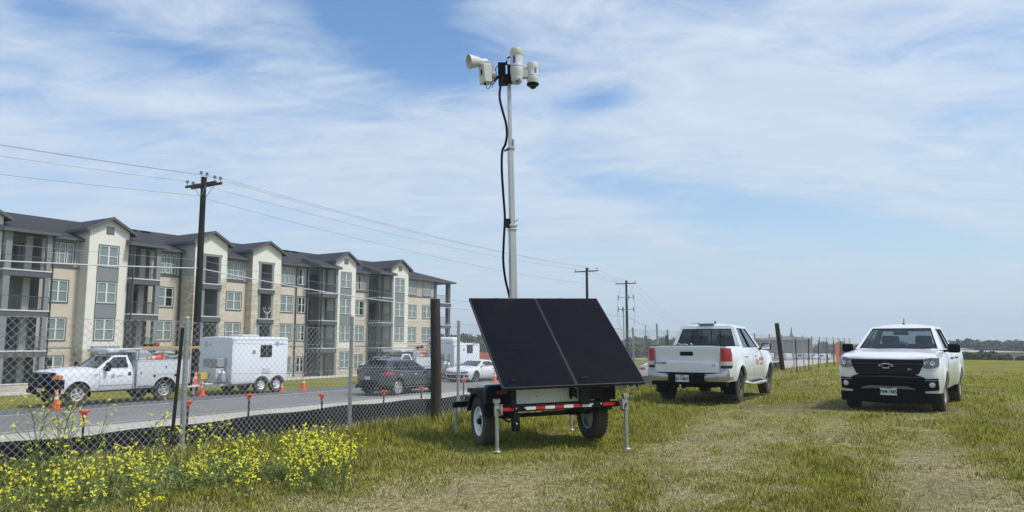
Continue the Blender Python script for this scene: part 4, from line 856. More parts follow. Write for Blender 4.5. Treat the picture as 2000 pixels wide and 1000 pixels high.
def pickup(kind, loc, heading, label, extra):
    root = empty('pickup_truck', loc, heading, label, 'pickup truck'); T_ = kind == 'rear'
    P = dict(W=.945, xF=2.47, xR=-2.72, fa=1.62, ra=-1.62, R=.385, Ra=.475, sill=.43, zfb=.40, zrb=.50, flare=.035, fb=.12, rf=.34, rb=.03, rr=.08, fint=.07, int=.085,
             top=[(-2.75, 1.285), (-1.24, 1.285), (-1.20, 1.235), (1.05, 1.215), (1.3, 1.20), (2.1, 1.13), (2.42, 1.06), (2.6, 1.0)], seams=[-1.19, -.25, .92])
    if not T_: P.update(xF=2.56, xR=-2.84, W=.945, sill=.42, zfb=.22, R=.375, Ra=.455, flare=.03, fint=.035, fb=.09, rf=.24, top=[(-2.9, 1.30), (-1.24, 1.30), (-1.2, 1.24), (1.0, 1.22), (1.25, 1.215), (2.1, 1.16), (2.44, 1.10), (2.6, 1.06)])
    B = Body(P); pw = M['white_paint']; fr = MB(); bed = MB(); doors = {}
    def parts(x, t, sg, sd, nx):
        if x < -1.19: return (None, 0) if (nx < -.6 and T_ and False) else (bed, 0)
        if sd and x < .92:
            k = ('f' if x > -.25 else 'r', sg); 
            if t < .07: return fr, 0
            return doors.setdefault(k, MB()), 0
        return fr, 0
    B.shell(parts); B.cap(fr, 1.0, 9, .045); fr_o = fr.build('body', [pw, M['dark_liner']], root, smooth=38, merge=True)
    for k, d in doors.items():
        o = d.build('door', [pw, M['dark_liner']], root, smooth=38, merge=True)
        for (x, z) in (((.02 if k[0] == 'f' else -.95), 1.05),): handle(o, B, x, z, k[1], M['alloy_light'] if T_ else M['black_plastic'])
    # bed: rim, inner walls and floor
    wi = B.W-.085-.07; zb = P['top'][0][1]
    for sg in (1, -1):
        yo = B.side_y(-2.0, zb); bed.grid([[Vector((x, sg*yy, zb+zz_)) for (yy, zz_) in ((yo, 0), (yo-.01, .012), (yo-.08, .012), (yo-.09, 0), (yo-.09, -.5))] for x in yr(P['xR']+.1, -1.2, 10)], 1, flip=sg < 0)
    bed.box(P['xR']+.06, -1.2, -wi, wi, .72, .78, 1); bed.box(-1.25, -1.2, -wi, wi, .78, zb+.0, 1)
    bed.build('bed', [pw, M['black_plastic']], root, smooth=38, merge=True)
    G = dict(fb=(1.02, 1.225), ft=(.28, 1.775), rt=(-.98, 1.785), rb=(-1.17, 1.23), wb=.85, wt=.655, wbf=.85, wtf=.64, crown=.075, fbul=.09, bev=.035)
    if not T_: G.update(fb=(.98, 1.235), ft=(.22, 1.745), rt=(-1.0, 1.755), wb=.865, wbf=.865, wt=.65, wtf=.64)
    gl = M['glass_dark'] if T_ else M['glass_light']
    greenhouse(root, G, pw, gl, ([0, .13, .46, .505, .90, 1], [0, .04, .90, 1], {(1, 1), (3, 1)}), glass_front=M['glass_light'])
    interior(root, [-.75, .12], .78, .70, .62, 1.20)
    for sg in (1, -1): mirror(root, .78, .90, 1.27, sg, M['black_plastic'])
    underbody(root, B, P['xR']+.15, P['xF']-.3, .60, .36, .74)
    # black B-pillars are painted over with dark trim between the side windows
    for ax in (P['fa'], P['ra']):
        for sg in (1, -1): wheel(root, (ax, sg*(B.W-.135), P['R']), P['R'], .255, .225, sg, 'alloy', M['alloy'] if T_ else M['alloy_light'], 6)
    if T_:
        # tailgate
        zt = 1.30; mb = MB(); zs_ = [.70, .74, .86, .92, .965, 1.02, 1.2, 1.26, zt]
        def offx(y, z):
            e = sym((0, .955), (.56, .955), (.66, .88), (.75, .88))(y); return -.018+(-.026 if z < e else .0)+(-.012 if z > 1.2 else 0)
        P_ = [[Vector((P['xR']+offx(y, z)+.03*(abs(y)/.8)**2+(.012 if z > 1.27 else 0), y, z)) for z in zs_+[]] for y in yr(-.735, .735, 24)]; mb.grid(P_, 0, flip=True)
        mb.box(P['xR']+.012, P['xR']+.06, -.735, .735, .70, zt-.006, 0); mb.box(P['xR']+.0, P['xR']+.07, -.73, .73, zt-.004, zt+.012, 1)
        tg = mb.build('tailgate', [pw, M['black_plastic']], root, smooth=30, merge=False)
        mb = MB(); mb.box(P['xR']-.035, P['xR']-.0, -.15, .15, 1.075, 1.165, 0); mb.build('tailgate_handle', M['black_plastic'], tg, bevel=.015)
        My = lambda y, z, o=-.046: frame((P['xR']+o, y, z), (0, -1, 0), (0, 0, 1))
        text('tailgate_badge', 'TACOMA', .062, My(.60, .905), M['grey_text'], tg, .004, bold=.003, sx=1.0); text('tailgate_badge', 'SR5', .05, My(-.62, .865), M['silver'], tg, .004, bold=.002)
        mb = MB(); mb.box(P['xR']-.004, P['xR']+.04, -.80, .80, .57, .70, 0); mb.build('tailgate_gap', M['dark_liner'], root)
        for sg in (1, -1):
            mb = MB(); ys = [.765, .80, .84, .885, .925, .968]; P_ = []
            for q, y in enumerate(ys): xo = (0, -.008, -.004, .018, .06, .13)[q]; P_.append([Vector((P['xR']-.022+xo, sg*y, z)) for z in (.80, .86, .95, 1.1, 1.2, 1.245)])
            P_.append([Vector((P['xR']+.20, sg*(.978 if z < 1.12 else .952), z)) for z in (.82, .87, .95, 1.1, 1.20, 1.24)])
            for i in range(len(P_)-1):
                for j in range(5):
                    q4 = [P_[i][j], P_[i][j+1], P_[i+1][j+1], P_[i+1][j]]; mb.add(q4, [(0, 1, 2, 3) if sg > 0 else (3, 2, 1, 0)], (2, 1, 0, 0, 0)[j])
            mb.build('tail_light', [M['red_lens'], M['clear_lens'], M['black_gloss']], root, smooth=50, merge=True)
        # bumper: painted/chromed ends, black centre step with plate
        for sg in (1, -1):
            mb = MB(); ys = [.36, .42, .60, .78, .88, .93, .945]; xo = [.03, -.10, -.12, -.11, -.07, 0, .12]; zb_ = [.58, .52, .51, .52, .53, .54, .55]; zt_ = [.62, .665, .675, .70, .75, .77, .77]
            P_ = [[Vector((P['xR']+xo[i]+(.02 if k in (0, 4) else 0), sg*ys[i], zb_[i]+(zt_[i]-zb_[i])*k/4)) for k in range(5)] for i in range(7)]
            P_ = [[r[0]+Vector((.12, 0, .01))]+r+[r[-1]+Vector((.12, 0, .004))] for r in P_]; P_.append([v+Vector((.25, 0, 0)) for v in P_[-1]]); mb.grid(P_, 0, flip=sg < 0)
            mb.build('rear_bumper_end', M['silver_paint'], root, smooth=50)
        mb = MB(); mb.box(P['xR']-.10, P['xR']+.12, -.72, .72, .585, .655, 0); mb.box(P['xR']-.075, P['xR']+.1, -.46, .46, .46, .60, 0); mb.box(P['xR']-.09, P['xR']+.0, -.5, .5, .445, .48, 0); mb.box(P['xR']+.05, P['xR']+.3, -.86, .86, .40, .62, 0)
        bp_ = mb.build('rear_bumper', M['black_plastic'], root, bevel=.012)
        licence(bp_, frame((P['xR']-.104, .09, .565), (0, -1, 0), (0, 0, 1)), 'RLY-8857')
        mb = MB(); mb.bar((P['xR']+.1, .10, .37), (P['xR']-.12, .10, .37), .07, .07, 0); mb.bar((P['xR']-.10, .10, .365), (P['xR']-.26, .10, .345), .05, .03, 1); mb.lathe([(.02, 0), (.02, .03), (.028, .045), (.025, .065), (.01, .075), (.001, .077)], 16, 1, Matrix.Translation((P['xR']-.22, .10, .36)))
        mb.build('tow_hitch', [M['black_plastic'], M['chrome']], root, smooth=40)
        mb = MB(); mb.box(-1.06, -.93, -.19, .19, 1.80, 1.845); mb.build('brake_light', M['grey_text'], root, bevel=.012)
        # sliding rear window frame, door lettering, steps, mudflaps, antenna, things in view at the bed front
        mb = MB()
        for y in (-.36, -.14, .12, .33): mb.bar((-1.16+.0, y, 1.30), (-1.035, y*.96, 1.70), .018, .018)
        mb.build('rear_window_frame', M['black_plastic'], root)
        for sg in (1, -1):
            yy = B.side_y(.3, .9)+.003; My2 = lambda x, z, s_=sg, yy=yy: frame((x, s_*yy, z), (-s_, 0, 0), (0, -s_*.03, 1))
            text('door_lettering', 'STAR', .19, My2(.13, .88), M['red_text'], root, .0015, bold=.004, sx=.8); text('door_lettering', 'SECURITY', .11, My2(.62, .95), M['red_text'], root, .0015, bold=.003, sx=.9); text('door_lettering', 'SYSTEMS', .09, My2(.62, .83), M['red_text'], root, .0015, bold=.003, sx=1.0)
            mb = MB(); yq = B.W-.0; mb.tube([(-.98, sg*(yq-.12), .44), (-.90, sg*(yq+.05), .385), (-.8, sg*(yq+.08), .38), (.75, sg*(yq+.08), .38), (.86, sg*(yq+.05), .385), (.95, sg*(yq-.12), .44)], .042, 10); mb.build('side_step', M['chrome_soft'], root, smooth=50)
            mb = MB(); mb.box(-2.15, -2.125, sg*.66, sg*.93, .20, .60); mb.build('mud_flap', M['black_plastic'], root, bevel=.005)
            mb = MB(); mb.cbox((-.25+.02, sg*.765, 1.46), (.045, .02, .40), 0); 
        mb = MB(); mb.tube([(-1.21, .42, 1.315), (-1.24, .50, 1.33), (-1.22, .58, 1.32), (-1.23, .66, 1.34), (-1.21, .72, 1.32)], .012, 6, 0); mb.build('cargo_strap', M['plate'], root); mb = MB(); mb.tube([(-1.3, .28, 1.31), (-1.25, .33, 1.335), (-1.18, .35, 1.32)], .022, 8, 0); mb.build('clamp_lamp', M['cone_white'], root, smooth=60)
        mb = MB(); mb.add([(-1.165, .46, 1.60), (-1.165, .50, 1.60), (-1.155, .48, 1.645)], [(0, 1, 2)]); 
        mb = MB(); mb.cbox((-.15, .0, 1.865), (.12, .04, .03)); mb.bar((-.17, 0, 1.87), (-.21, 0, 1.93), .02, .035); mb.build('antenna', M['black_plastic'], root, bevel=.006)
        # front end (hidden from here): grille, lamps, bumper
        mb = MB(); front_patch(mb, B, yr(-.52, .52, 12), sym((0, .62), (.52, .72)), sym((0, .98), (.52, .96)), .012); mb.build('grille', M['black_plastic'], root)
        for sg in (1, -1):
            mb = MB(); front_patch(mb, B, yr(sg*.55, sg*.86, 6) if sg > 0 else yr(-.86, -.55, 6), sym((0, .80), (1, .80)), sym((0, .97), (.9, .96)), .012); mb.build('headlight', M['clear_lens'], root, smooth=50)
    else:
        # grille with two bars, emblem, headlights, lower intake, fog lamps, skid plate, valance
        mb = MB(); front_patch(mb, B, yr(-.66, .66, 16), sym((0, .745), (.50, .745), (.58, .77), (.66, .95)), sym((0, 1.045), (.66, 1.06)), .012, 0)
        gr = mb.build('grille', M['grille_black'], root, smooth=30)
        for (z0, z1, w_) in ((1.035, 1.055, .66), (.955, .972, .64), (.90, .905, .60), (.86, .865, .6), (.82, .825, .58), (.78, .785, .56)):
            mb = MB(); front_patch(mb, B, yr(-w_, w_, 14), sym((0, z0), (1, z0)), sym((0, z1), (1, z1)), .024, 0, 1); mb.build('grille_bar', M['bar_black'], gr)
        Mg = frame((B.front_x(0, .93)+.03, 0, .925), (0, 1, 0), (.06, 0, 1)); bt = [(-.135, -.012), (-.06, -.012), (-.06, -.052), (.06, -.052), (.06, -.012), (.135, -.012), (.118, .028), (.06, .028), (.06, .052), (-.06, .052), (-.06, .028), (-.118, .028)]
        mb = MB(); k2 = .84; mb.prism([(x+(.006 if 0 else 0), y) for x, y in bt], lambda a, b: Mg@Vector((a, b, .012)), lambda a, b: Mg@Vector((a, b, 0)), 0); mb.prism([(x*k2, y*.62) for x, y in bt], lambda a, b: Mg@Vector((a, b, .016)), lambda a, b: Mg@Vector((a, b, .002)), 1)
        mb.build('emblem', [M['plate'], M['black_plastic']], gr)
        text('grille_badge', 'Z71', .045, frame((B.front_x(.42, .86)+.03, .42, .855), (-.12, 1, 0), (0, 0, 1)), M['silver'], gr, .003, bold=.002)
        for sg in (1, -1):
            mb = MB(); A_ = (.63, .925); ys = yr(sg*A_[0], sg*A_[1], 9) if sg > 0 else yr(-A_[1], -A_[0], 9)
            front_patch(mb, B, ys, sym((.63, .90), (.70, .87), (.86, .88), (.925, .93)), sym((.63, 1.05), (.80, 1.085), (.925, 1.085)), .010, 0)
            hl = mb.build('headlight', M['headlight'], root, smooth=40)
            mb = MB(); front_patch(mb, B, yr(sg*.64, sg*.92, 8) if sg > 0 else yr(-.92, -.64, 8), sym((.63, .865), (.7, .84), (.86, .855), (.92, .90)), sym((.63, .90), (.70, .87), (.86, .88), (.92, .92)), .016, 0, 1); mb.build('lamp_trim', M['plate'], hl)
            for yy, r_ in ((.70, .038), (.81, .046)):
                xx = B.front_x(yy, .98)+.006; mb = MB(); Mr = Matrix.Translation((xx, sg*yy, .975))@Matrix.Rotation(sg*radians(22), 4, 'Z')@Matrix.Rotation(pi/2, 4, 'Y'); mb.lathe([(r_, 0), (r_, .02), (r_*.8, .022), (r_*.72, .008), (.001, .002)], 18, 0, Mr); mb.build('lamp_lens', M['chrome'], hl, smooth=50)
            mb = MB(); front_patch(mb, B, yr(sg*.66, sg*.90, 6) if sg > 0 else yr(-.90, -.66, 6), sym((.6, .42), (.9, .45)), sym((.6, .665), (.9, .685)), .014, 0); fg = mb.build('fog_surround', M['black_plastic'], root, smooth=40)
            xx = B.front_x(.79, .55)+.014; mb = MB(); mb.lathe([(.055, 0), (.055, .014), (.045, .016), (.001, .02)], 20, 0, Matrix.Translation((xx-.005, sg*.79, .555))@Matrix.Rotation(sg*radians(18), 4, 'Z')@Matrix.Rotation(pi/2, 4, 'Y')); mb.build('fog_lamp', M['clear_lens'], fg, smooth=50)
            mb = MB(); front_patch(mb, B, yr(sg*.68, sg*.88, 5) if sg > 0 else yr(-.88, -.68, 5), sym((.6, .632), (.9, .640)), sym((.6, .645), (.9, .652)), .022, 0, 1); mb.build('fog_trim', M['grey_text'], fg)
        mb = MB(); front_patch(mb, B, yr(-.68, .68, 16), sym((0, .49), (.55, .49), (.68, .42)), sym((0, .70), (.68, .69)), .012, 0); front_patch(mb, B, yr(-.66, .66, 16), sym((0, .70), (.66, .69)), sym((0, .76), (.5, .76), (.66, .70)), .02, 0, 1); mb.build('lower_intake', M['black_plastic'], root, smooth=40)
        mb = MB(); front_patch(mb, B, yr(-.64, .64, 14), sym((0, .70), (.64, .69)), sym((0, .725), (.64, .705)), .03, 0, 1); mb.build('intake_trim', M['bar_black'], root, smooth=40)
        mb = MB(); front_patch(mb, B, yr(-.50, .50, 12), sym((0, .475), (.5, .455)), sym((0, .52), (.36, .52), (.5, .475)), .05, 0, 1); mb.build('skid_plate', M['skid'], root, smooth=40)
        mb = MB(); front_patch(mb, B, yr(-.66, .66, 14), sym((0, .20), (1, .2)), sym((0, .505), (.56, .50), (.66, .46)), .035, 0); mb.build('lower_grille', M['black_plastic'], root, smooth=40)
        mb = MB(); front_patch(mb, B, yr(-.93, .93, 22), sym((0, .17), (.93, .20)), sym((0, .40), (.93, .385)), .014, 0)
        for sg in (1, -1): side_box(mb, B, 2.05, 2.3, .22, .385, sg, .01)
        mb.build('air_dam', M['black_plastic'], root, smooth=40)
        licence(root, frame((B.front_x(.07, .42)+.06, .02, .415), (0, 1, 0), (0, 0, 1)), 'PBM-1885')
        mb = MB(); mb.cbox((-.15, 0, 1.825), (.12, .05, .02)); mb.bar((-.13, 0, 1.83), (-.22, .0, 1.95), .014, .02); mb.build('antenna', M['black_plastic'], root, bevel=.005)
        for sg in (1, -1): 
            mb = MB(); mb.bar((-2.72, sg*.80, .88), (-2.72, sg*.80, 1.22), .1, .12); 
            mb = MB(); mb.box(-2.87, -2.8, sg*.78, sg*.90, .85, 1.2); mb.build('tail_light', M['red_lens'], root, bevel=.01)
            mb = MB(); mb.box(-2.95, -2.6, sg*.3, sg*.92, .52, .72); mb.build('rear_bumper_end', M['chrome'], root, bevel=.03)
        mb = MB(); mb.box(-2.86, -2.82, -.74, .74, .72, 1.29); mb.build('tailgate', pw, root, bevel=.01)
        mb = MB(); mb.add([(.915, .60, 1.27), (.905, .68, 1.27), (.83, .67, 1.32), (.84, .59, 1.32)], [(0, 1, 2, 3)]); 
        mb = MB(); mb.cbox((.36, 0, 1.60), (.08, .30, .08)); mb.build('rear_view_mirror', M['interior'], root, bevel=.02)
        # wipers at the base of the windshield
        mb = MB()
        for y0, y1 in ((.1, .66), (-.55, .02)): mb.tube([(1.10, y0, 1.245), (1.03, (y0+y1)/2, 1.262), (.98+.02, y1, 1.268)], .009, 5)
        mb.build('wiper', M['black_plastic'], root)
    return root
M['silver_paint'] = pm('silver_paint', (.42, .43, .43), .25, .7, .08, coat=.4); M['chrome_soft'] = pm('chrome_soft', (.7, .7, .68), .3, .8, .1); M['grille_black'] = pm('grille_black', (.006, .006, .007), .5, 0, .1, spec=.2); M['bar_black'] = pm('bar_black', (.03, .03, .033), .35); M['skid'] = pm('skid', (.17, .175, .185), .45, .4, .1)
M['suv_glass'] = glassmat('suv_glass', (.10, .11, .11), .9)
M['headlight'] = pm('headlight', (.13, .135, .14), .12, .5, .7, 22, coat=.7)
# the two pickups on the grass
def place(pxF, headdeg, px2=None): pass
hv = radians(90-30); a = at_z(1437, 787, .0)       # rear right tyre contact of the receding pickup
off = Vector((-1.62, -.80)); R2 = Matrix.Rotation(hv, 2); o = R2@off; loc = Vector((a.x-o.x, a.y-o.y, 0)); loc.z = .03
t1 = pickup('rear', loc, hv, 'white pickup truck facing away, red tail lights and red lettering on its side', None)
hv2 = radians(-90-35.5); a = at_z(1836, 803, 0); off = Vector((1.62, .81)); o = Matrix.Rotation(hv2, 2)@off; loc = Vector((a.x-o.x, a.y-o.y, 0)); loc.z = .01
t2 = pickup('front', loc, hv2, 'white pickup truck facing the camera with a black grille and black mirrors', None)
# ---------------------------------------------------------------- utility trucks, cargo trailers, passenger cars on the road
def service_truck(loc, heading, label, group):
    root = empty('service_truck', loc, heading, label, 'service truck', group); pw = M['fleet_white']
    P = dict(W=.98, xF=2.72, xR=-2.90, fa=1.76, ra=-1.76, R=.40, Ra=.50, sill=.50, zfb=.45, zrb=.5, flare=.02, fb=.10, rf=.28, rb=.02, rr=.06, fint=.10, int=.06, inl=.04,
             top=[(-3, 1.3), (1.0, 1.30), (1.2, 1.34), (2.0, 1.30), (2.5, 1.22), (2.8, 1.12)], seams=[-.36, .98])
    B = Body(P); fr = MB(); dr = {}
    def parts(x, t, sg, sd, nx):
        if x < -.42: return None, 0
        if sd and -.36 < x < .98 and t > .07: return dr.setdefault(sg, MB()), 0
        return fr, 0
    B.shell(parts); B.cap(fr, .95, 9, .07); fr.box(-.44, -.41, -.93, .93, .5, 1.3, 0); fr.build('body', [pw, M['dark_liner']], root, smooth=38, merge=True)
    for sg, d in dr.items():
        o = d.build('door', [pw, M['dark_liner']], root, smooth=38, merge=True); mb = MB(); side_box(mb, B, -.28, -.16, 1.04, 1.17, sg, .012); mb.build('door_handle', M['black_plastic'], o)
        yy = B.side_y(.3, 1.0)+.002; Mt = lambda x, z, s_=sg, yy=yy: frame((x, s_*yy, z), (-s_, 0, 0), (0, -s_*.03, 1))
        mb = MB(); q = Mt(.46*(1 if sg > 0 else 1), 1.03); 
        for k in range(5): h = .032*(k-2); w_ = sqrt(max(.001, .085**2-h*h)); mb.cbox((0, h, .001), (2*w_, .024, .003), 0, q)
        mb.build('globe_logo', M['globe_blue'], o); text('door_lettering', 'AT&T', .11, Mt(.17 if sg > 0 else .75, 1.02), M['grey_text'], o, .001, bold=.002)
    greenhouse(root, dict(fb=(1.02, 1.31), ft=(.30, 1.82), rt=(-.22, 1.83), rb=(-.40, 1.31), wb=.90, wt=.72, wbf=.90, wtf=.70, crown=.075, fbul=.10, bev=.035), pw, M['glass_light'], ([0, .13, .90, 1], [0, .05, .88, 1], {(1, 1)}))
    interior(root, [.05], .86, .72, .72, 1.28)
    for sg in (1, -1): mirror(root, .74, .97, 1.40, sg, M['black_plastic'], .20, .34, .12)
    underbody(root, B, -2.7, 2.5, .6, .42, .85)
    # black grille guard and bumper, orange-amber side lamps
    mb = MB(); front_patch(mb, B, yr(-.93, .93, 16), sym((0, .62), (.93, .66)), sym((0, 1.16), (.7, 1.16), (.93, 1.12)), .03, 0); gr = mb.build('grille', M['black_plastic'], root, smooth=40)
    mb = MB(); front_patch(mb, B, yr(-.80, .80, 12), sym((0, 1.16), (.8, 1.15)), sym((0, 1.20), (.8, 1.185)), .05, 0)
    P_ = [[Vector((2.55-.45*(k/4), y, 1.205+.035*(k/4)+.03*(1-(y/.8)**2))) for k in range(5)] for y in yr(-.80, .80, 8)]; mb.grid(P_, 0, flip=True); mb.build('hood_deflector', M['black_plastic'], root, smooth=40, solid=.02)
    mb = MB(); front_patch(mb, B, yr(-.97, .97, 20), sym((0, .42), (.97, .45)), sym((0, .66), (.97, .66)), .07, 0); mb.box(2.62, 2.80, -.62, .62, .48, .62); fb_ = mb.build('front_bumper', M['black_plastic'], root, smooth=40)
    licence(fb_, frame((2.81, .30, .60), (0, 1, 0), (0, 0, 1)), '')
    mb = MB()
    for y in (-.45, .45): mb.tube([(2.74, y, .5), (2.80, y, .8), (2.74, y, 1.15)], .035, 8)
    for z in (.8, 1.0): mb.tube([(2.78, -.45, z), (2.82, 0, z), (2.78, .45, z)], .03, 8)
    mb.build('grille_guard', M['black_paint'], root, smooth=50)
    for sg in (1, -1):
        mb = MB(); front_patch(mb, B, yr(sg*.76, sg*.97, 6) if sg > 0 else yr(-.97, -.76, 6), sym((.7, .98), (.97, .98)), sym((.7, 1.14), (.97, 1.13)), .034, 0); side_box(mb, B, 2.34, 2.5, .99, 1.12, sg, .006, 0, 2); mb.build('headlight', M['amber_lens'], root, smooth=40); mb = MB(); side_box(mb, B, 2.28, 2.52, .62, .97, sg, .008); mb.build('bumper_wrap', M['black_plastic'], root)
        mb = MB(); side_box(mb, B, 1.06, 1.22, 1.10, 1.12, sg, .004); mb.build('fender_vent', M['black_plastic'], root); mb = MB(); side_box(mb, B, 1.06, 1.18, 1.05, 1.07, sg, .004); mb.build('fender_vent', M['black_plastic'], root)
        mb = MB(); side_box(mb, B, -.34, .98, .67, .683, sg, .004); mb.build('side_stripe', M['blue_ink'], root)
    # grey utility boxes with arch
    for sg in (1, -1):
        y0, y1 = sg*.55, sg*1.0; zA = 1.58; a = P['ra']; Ra = .52; xs_ = [-.52]+[x for x in yr(-.6, a+Ra, 3)]+[a+Ra*cos(t) for t in arc_pts(0, pi, 14)][1:]+[-2.85]; xs_ = sorted(set(xs_), reverse=True)
        zl = lambda x: max(.52, P['R']+sqrt(max(0, Ra*Ra-(x-a)**2))) if abs(x-a) < Ra else .52
        mb = MB(); O = [[Vector((x, y1, z)) for z in (zl(x), (zl(x)+zA)/2, zA)] for x in xs_]; mb.grid(O, 0, flip=sg < 0); I_ = [[Vector((x, y0, z)) for z in (zl(x), (zl(x)+zA)/2, zA)] for x in xs_]; mb.grid(I_, 0, flip=sg > 0)
        mb.grid([[o_[2], i_[2]] for o_, i_ in zip(O, I_)], 0); mb.grid([[o_[0], i_[0]] for o_, i_ in zip(O, I_)], 1)
        for q in (0, -1): mb.grid([O[q], I_[q]], 0)
        mb.box(-2.86, -.51, min(y0, y1)-.01, max(y0, y1)+.01, zA, zA+.035, 0)
        ub = mb.build('utility_box', [M['util_grey'], M['dark_liner']], root)
        for (xa, xb, za, zb) in ((-1.22, -.55, .60, 1.52), (-2.28, -1.25, 1.02, 1.52), (-2.82, -2.31, .95, 1.52)):
            mb = MB(); mb.box(xb-.012, xa+.012, y1-sg*.01, y1+sg*.012, za+.012, zb-.012); d_ = mb.build('locker_door', M['util_grey'], ub, bevel=.006); mb = MB(); mb.cbox(((xa+xb)/2+(.2 if xa == -1.22 else 0), y1+sg*.018, (za+zb)/2+.05), (.06, .02, .09)); mb.build('latch', M['chrome'], d_)
        mb = MB()
        for x in (-1.28, -2.22): mb.lathe([(.05, 0), (.05, .01), (.001, .01)], 14, 0, Matrix.Translation((x, y1, .97))@Matrix.Rotation(-sg*pi/2, 4, 'X')); mb.build('fuel_port', M['black_plastic'], ub); mb = MB()
        mb.box(-2.84, -.55, min(y1, y1+sg*.015), max(y1, y1+sg*.015), .56, .585); mb.build('side_stripe', M['blue_ink'], ub)
        mb = MB(); mb.box(-2.93, -2.89, min(sg*.7, sg*.95), max(sg*.7, sg*.95), .7, .9); mb.build('tail_light', M['red_lens'], root, bevel=.01)
    mb = MB(); mb.box(-2.85, -.5, -.55, .55, .80, .86); mb.box(-3.05, -2.86, -.98, .98, .50, .62); mb.build('rear_bumper', M['black_plastic'], root)
    # over-cab rack, low white hood and tool gear
    mb = MB()
    for x in (-.62, -1.7, -2.75):
        for y in (-.9, .9): mb.bar((x, y, 1.6), (x, y, 2.02), .05)
        mb.bar((x, -.93, 2.02), (x, .93, 2.02), .05)
    for y in (-.9, .9): mb.bar((-.4, y, 2.05), (-2.85, y, 2.05), .05)
    for y in (-.9, .9): mb.bar((.1, y*.8, 2.02), (-.62, y, 2.05), .05)
    mb.build('ladder_rack', M['galv'], root)
    mb = MB(); mb.prism([(.55, 1.94), (.62, 2.08), (-.9, 2.10), (-1.45, 1.78), (-1.5, 1.64), (-.62, 1.64), (-.62, 1.94)], lambda a, b: (a, .72, b), lambda a, b: (a, -.72, b), 0); mb.build('aerial_cowl', M['util_grey'], root, bevel=.03)
    mb = MB(); mb.box(-1.35, -2.7, -.4, .4, 1.62, 1.78); mb.tube([(-1.6, .3, 1.85), (-2.0, .2, 1.92), (-2.6, .3, 1.86)], .06, 8, 0); mb.tube([(-1.5, .6, 1.72), (-1.9, .5, 1.86), (-2.3, .55, 1.7), (-2.7, .5, 1.8)], .045, 8); mb.build('tool_gear', M['galv_dull'], root, smooth=50)
    for ax in (P['fa'], P['ra']):
        for sg in (1, -1): wheel(root, (ax, sg*(.97-.13), P['R']), P['R'], .25, .235, sg, 'steel', M['steel_rim'], 5)
    return root
def rot_local(loc, h, v): p = Matrix.Rotation(h, 3, 'Z')@Vector(v); return Vector(loc)+p
hT = ROAD+pi; lt = PD(17.35, 29.5, -.93); st1 = service_truck(lt, hT, 'white utility truck with black front guard and grey side lockers parked by the verge', 'utility trucks parked by the verge')
lt2 = PD(35.6, 29.9, -1.12); st2 = copy_tree(st1); st2.location = lt2; tag(st2, 'white utility truck partly hidden behind the dark grey car', 'service truck')
def on_truck(lt, second=False):
    ex = ' on the truck behind the dark car' if second else ''
    e = copy_tree(cp); e.location = rot_local(lt, hT, (-1.75, .72, 1.72)); e.rotation_euler = (0, radians(-88), hT+pi*0); tag(e, 'orange cone lying on its side on the service truck lockers'+ (' behind the dark car' if second else ''), 'traffic cone', 'cones carried on the trucks')
    e.rotation_euler = (0, radians(90), hT)
    e = empty('wooden_ladder', rot_local(lt, hT, (-1.9, .55, 2.075)), hT, 'yellow wooden ladder lying on the rack of the truck'+(' behind the dark car' if second else ' with the black guard'), 'ladder', 'ladders on the truck racks'); mb = MB()
    for y in (0, .34): mb.box(-1.5, 1.1, y, y+.04, 0, .10); mb.build('rail', M['ladder_wood'], e); mb = MB()
    for k in range(8): mb.tube([(-1.35+.32*k, .03, .05), (-1.35+.32*k, .35, .05)], .016, 6); mb.build('rung', M['ladder_wood'], e); mb = MB()
    e = empty('tool_bag', rot_local(lt, hT, (-1.55, .62, 2.17)), hT, 'small red and black tool bag on top of the truck ladder'+(' behind the dark car' if second else ''), 'tool bag', 'tool bags on the trucks'); mb = MB(); mb.cbox((0, 0, .08), (.16, .14, .16), 0); mb.tube([(-.06, 0, .15), (0, 0, .26), (.06, 0, .15)], .015, 6, 0); mb.build('bag_body', M['red_lens'], e, bevel=.02); mb = MB(); mb.cbox((.35, 0, .05), (.4, .2, .10), 0); mb.build('bag_pouch', M['black_plastic'], e, bevel=.03)
on_truck(lt); on_truck(lt2, True)
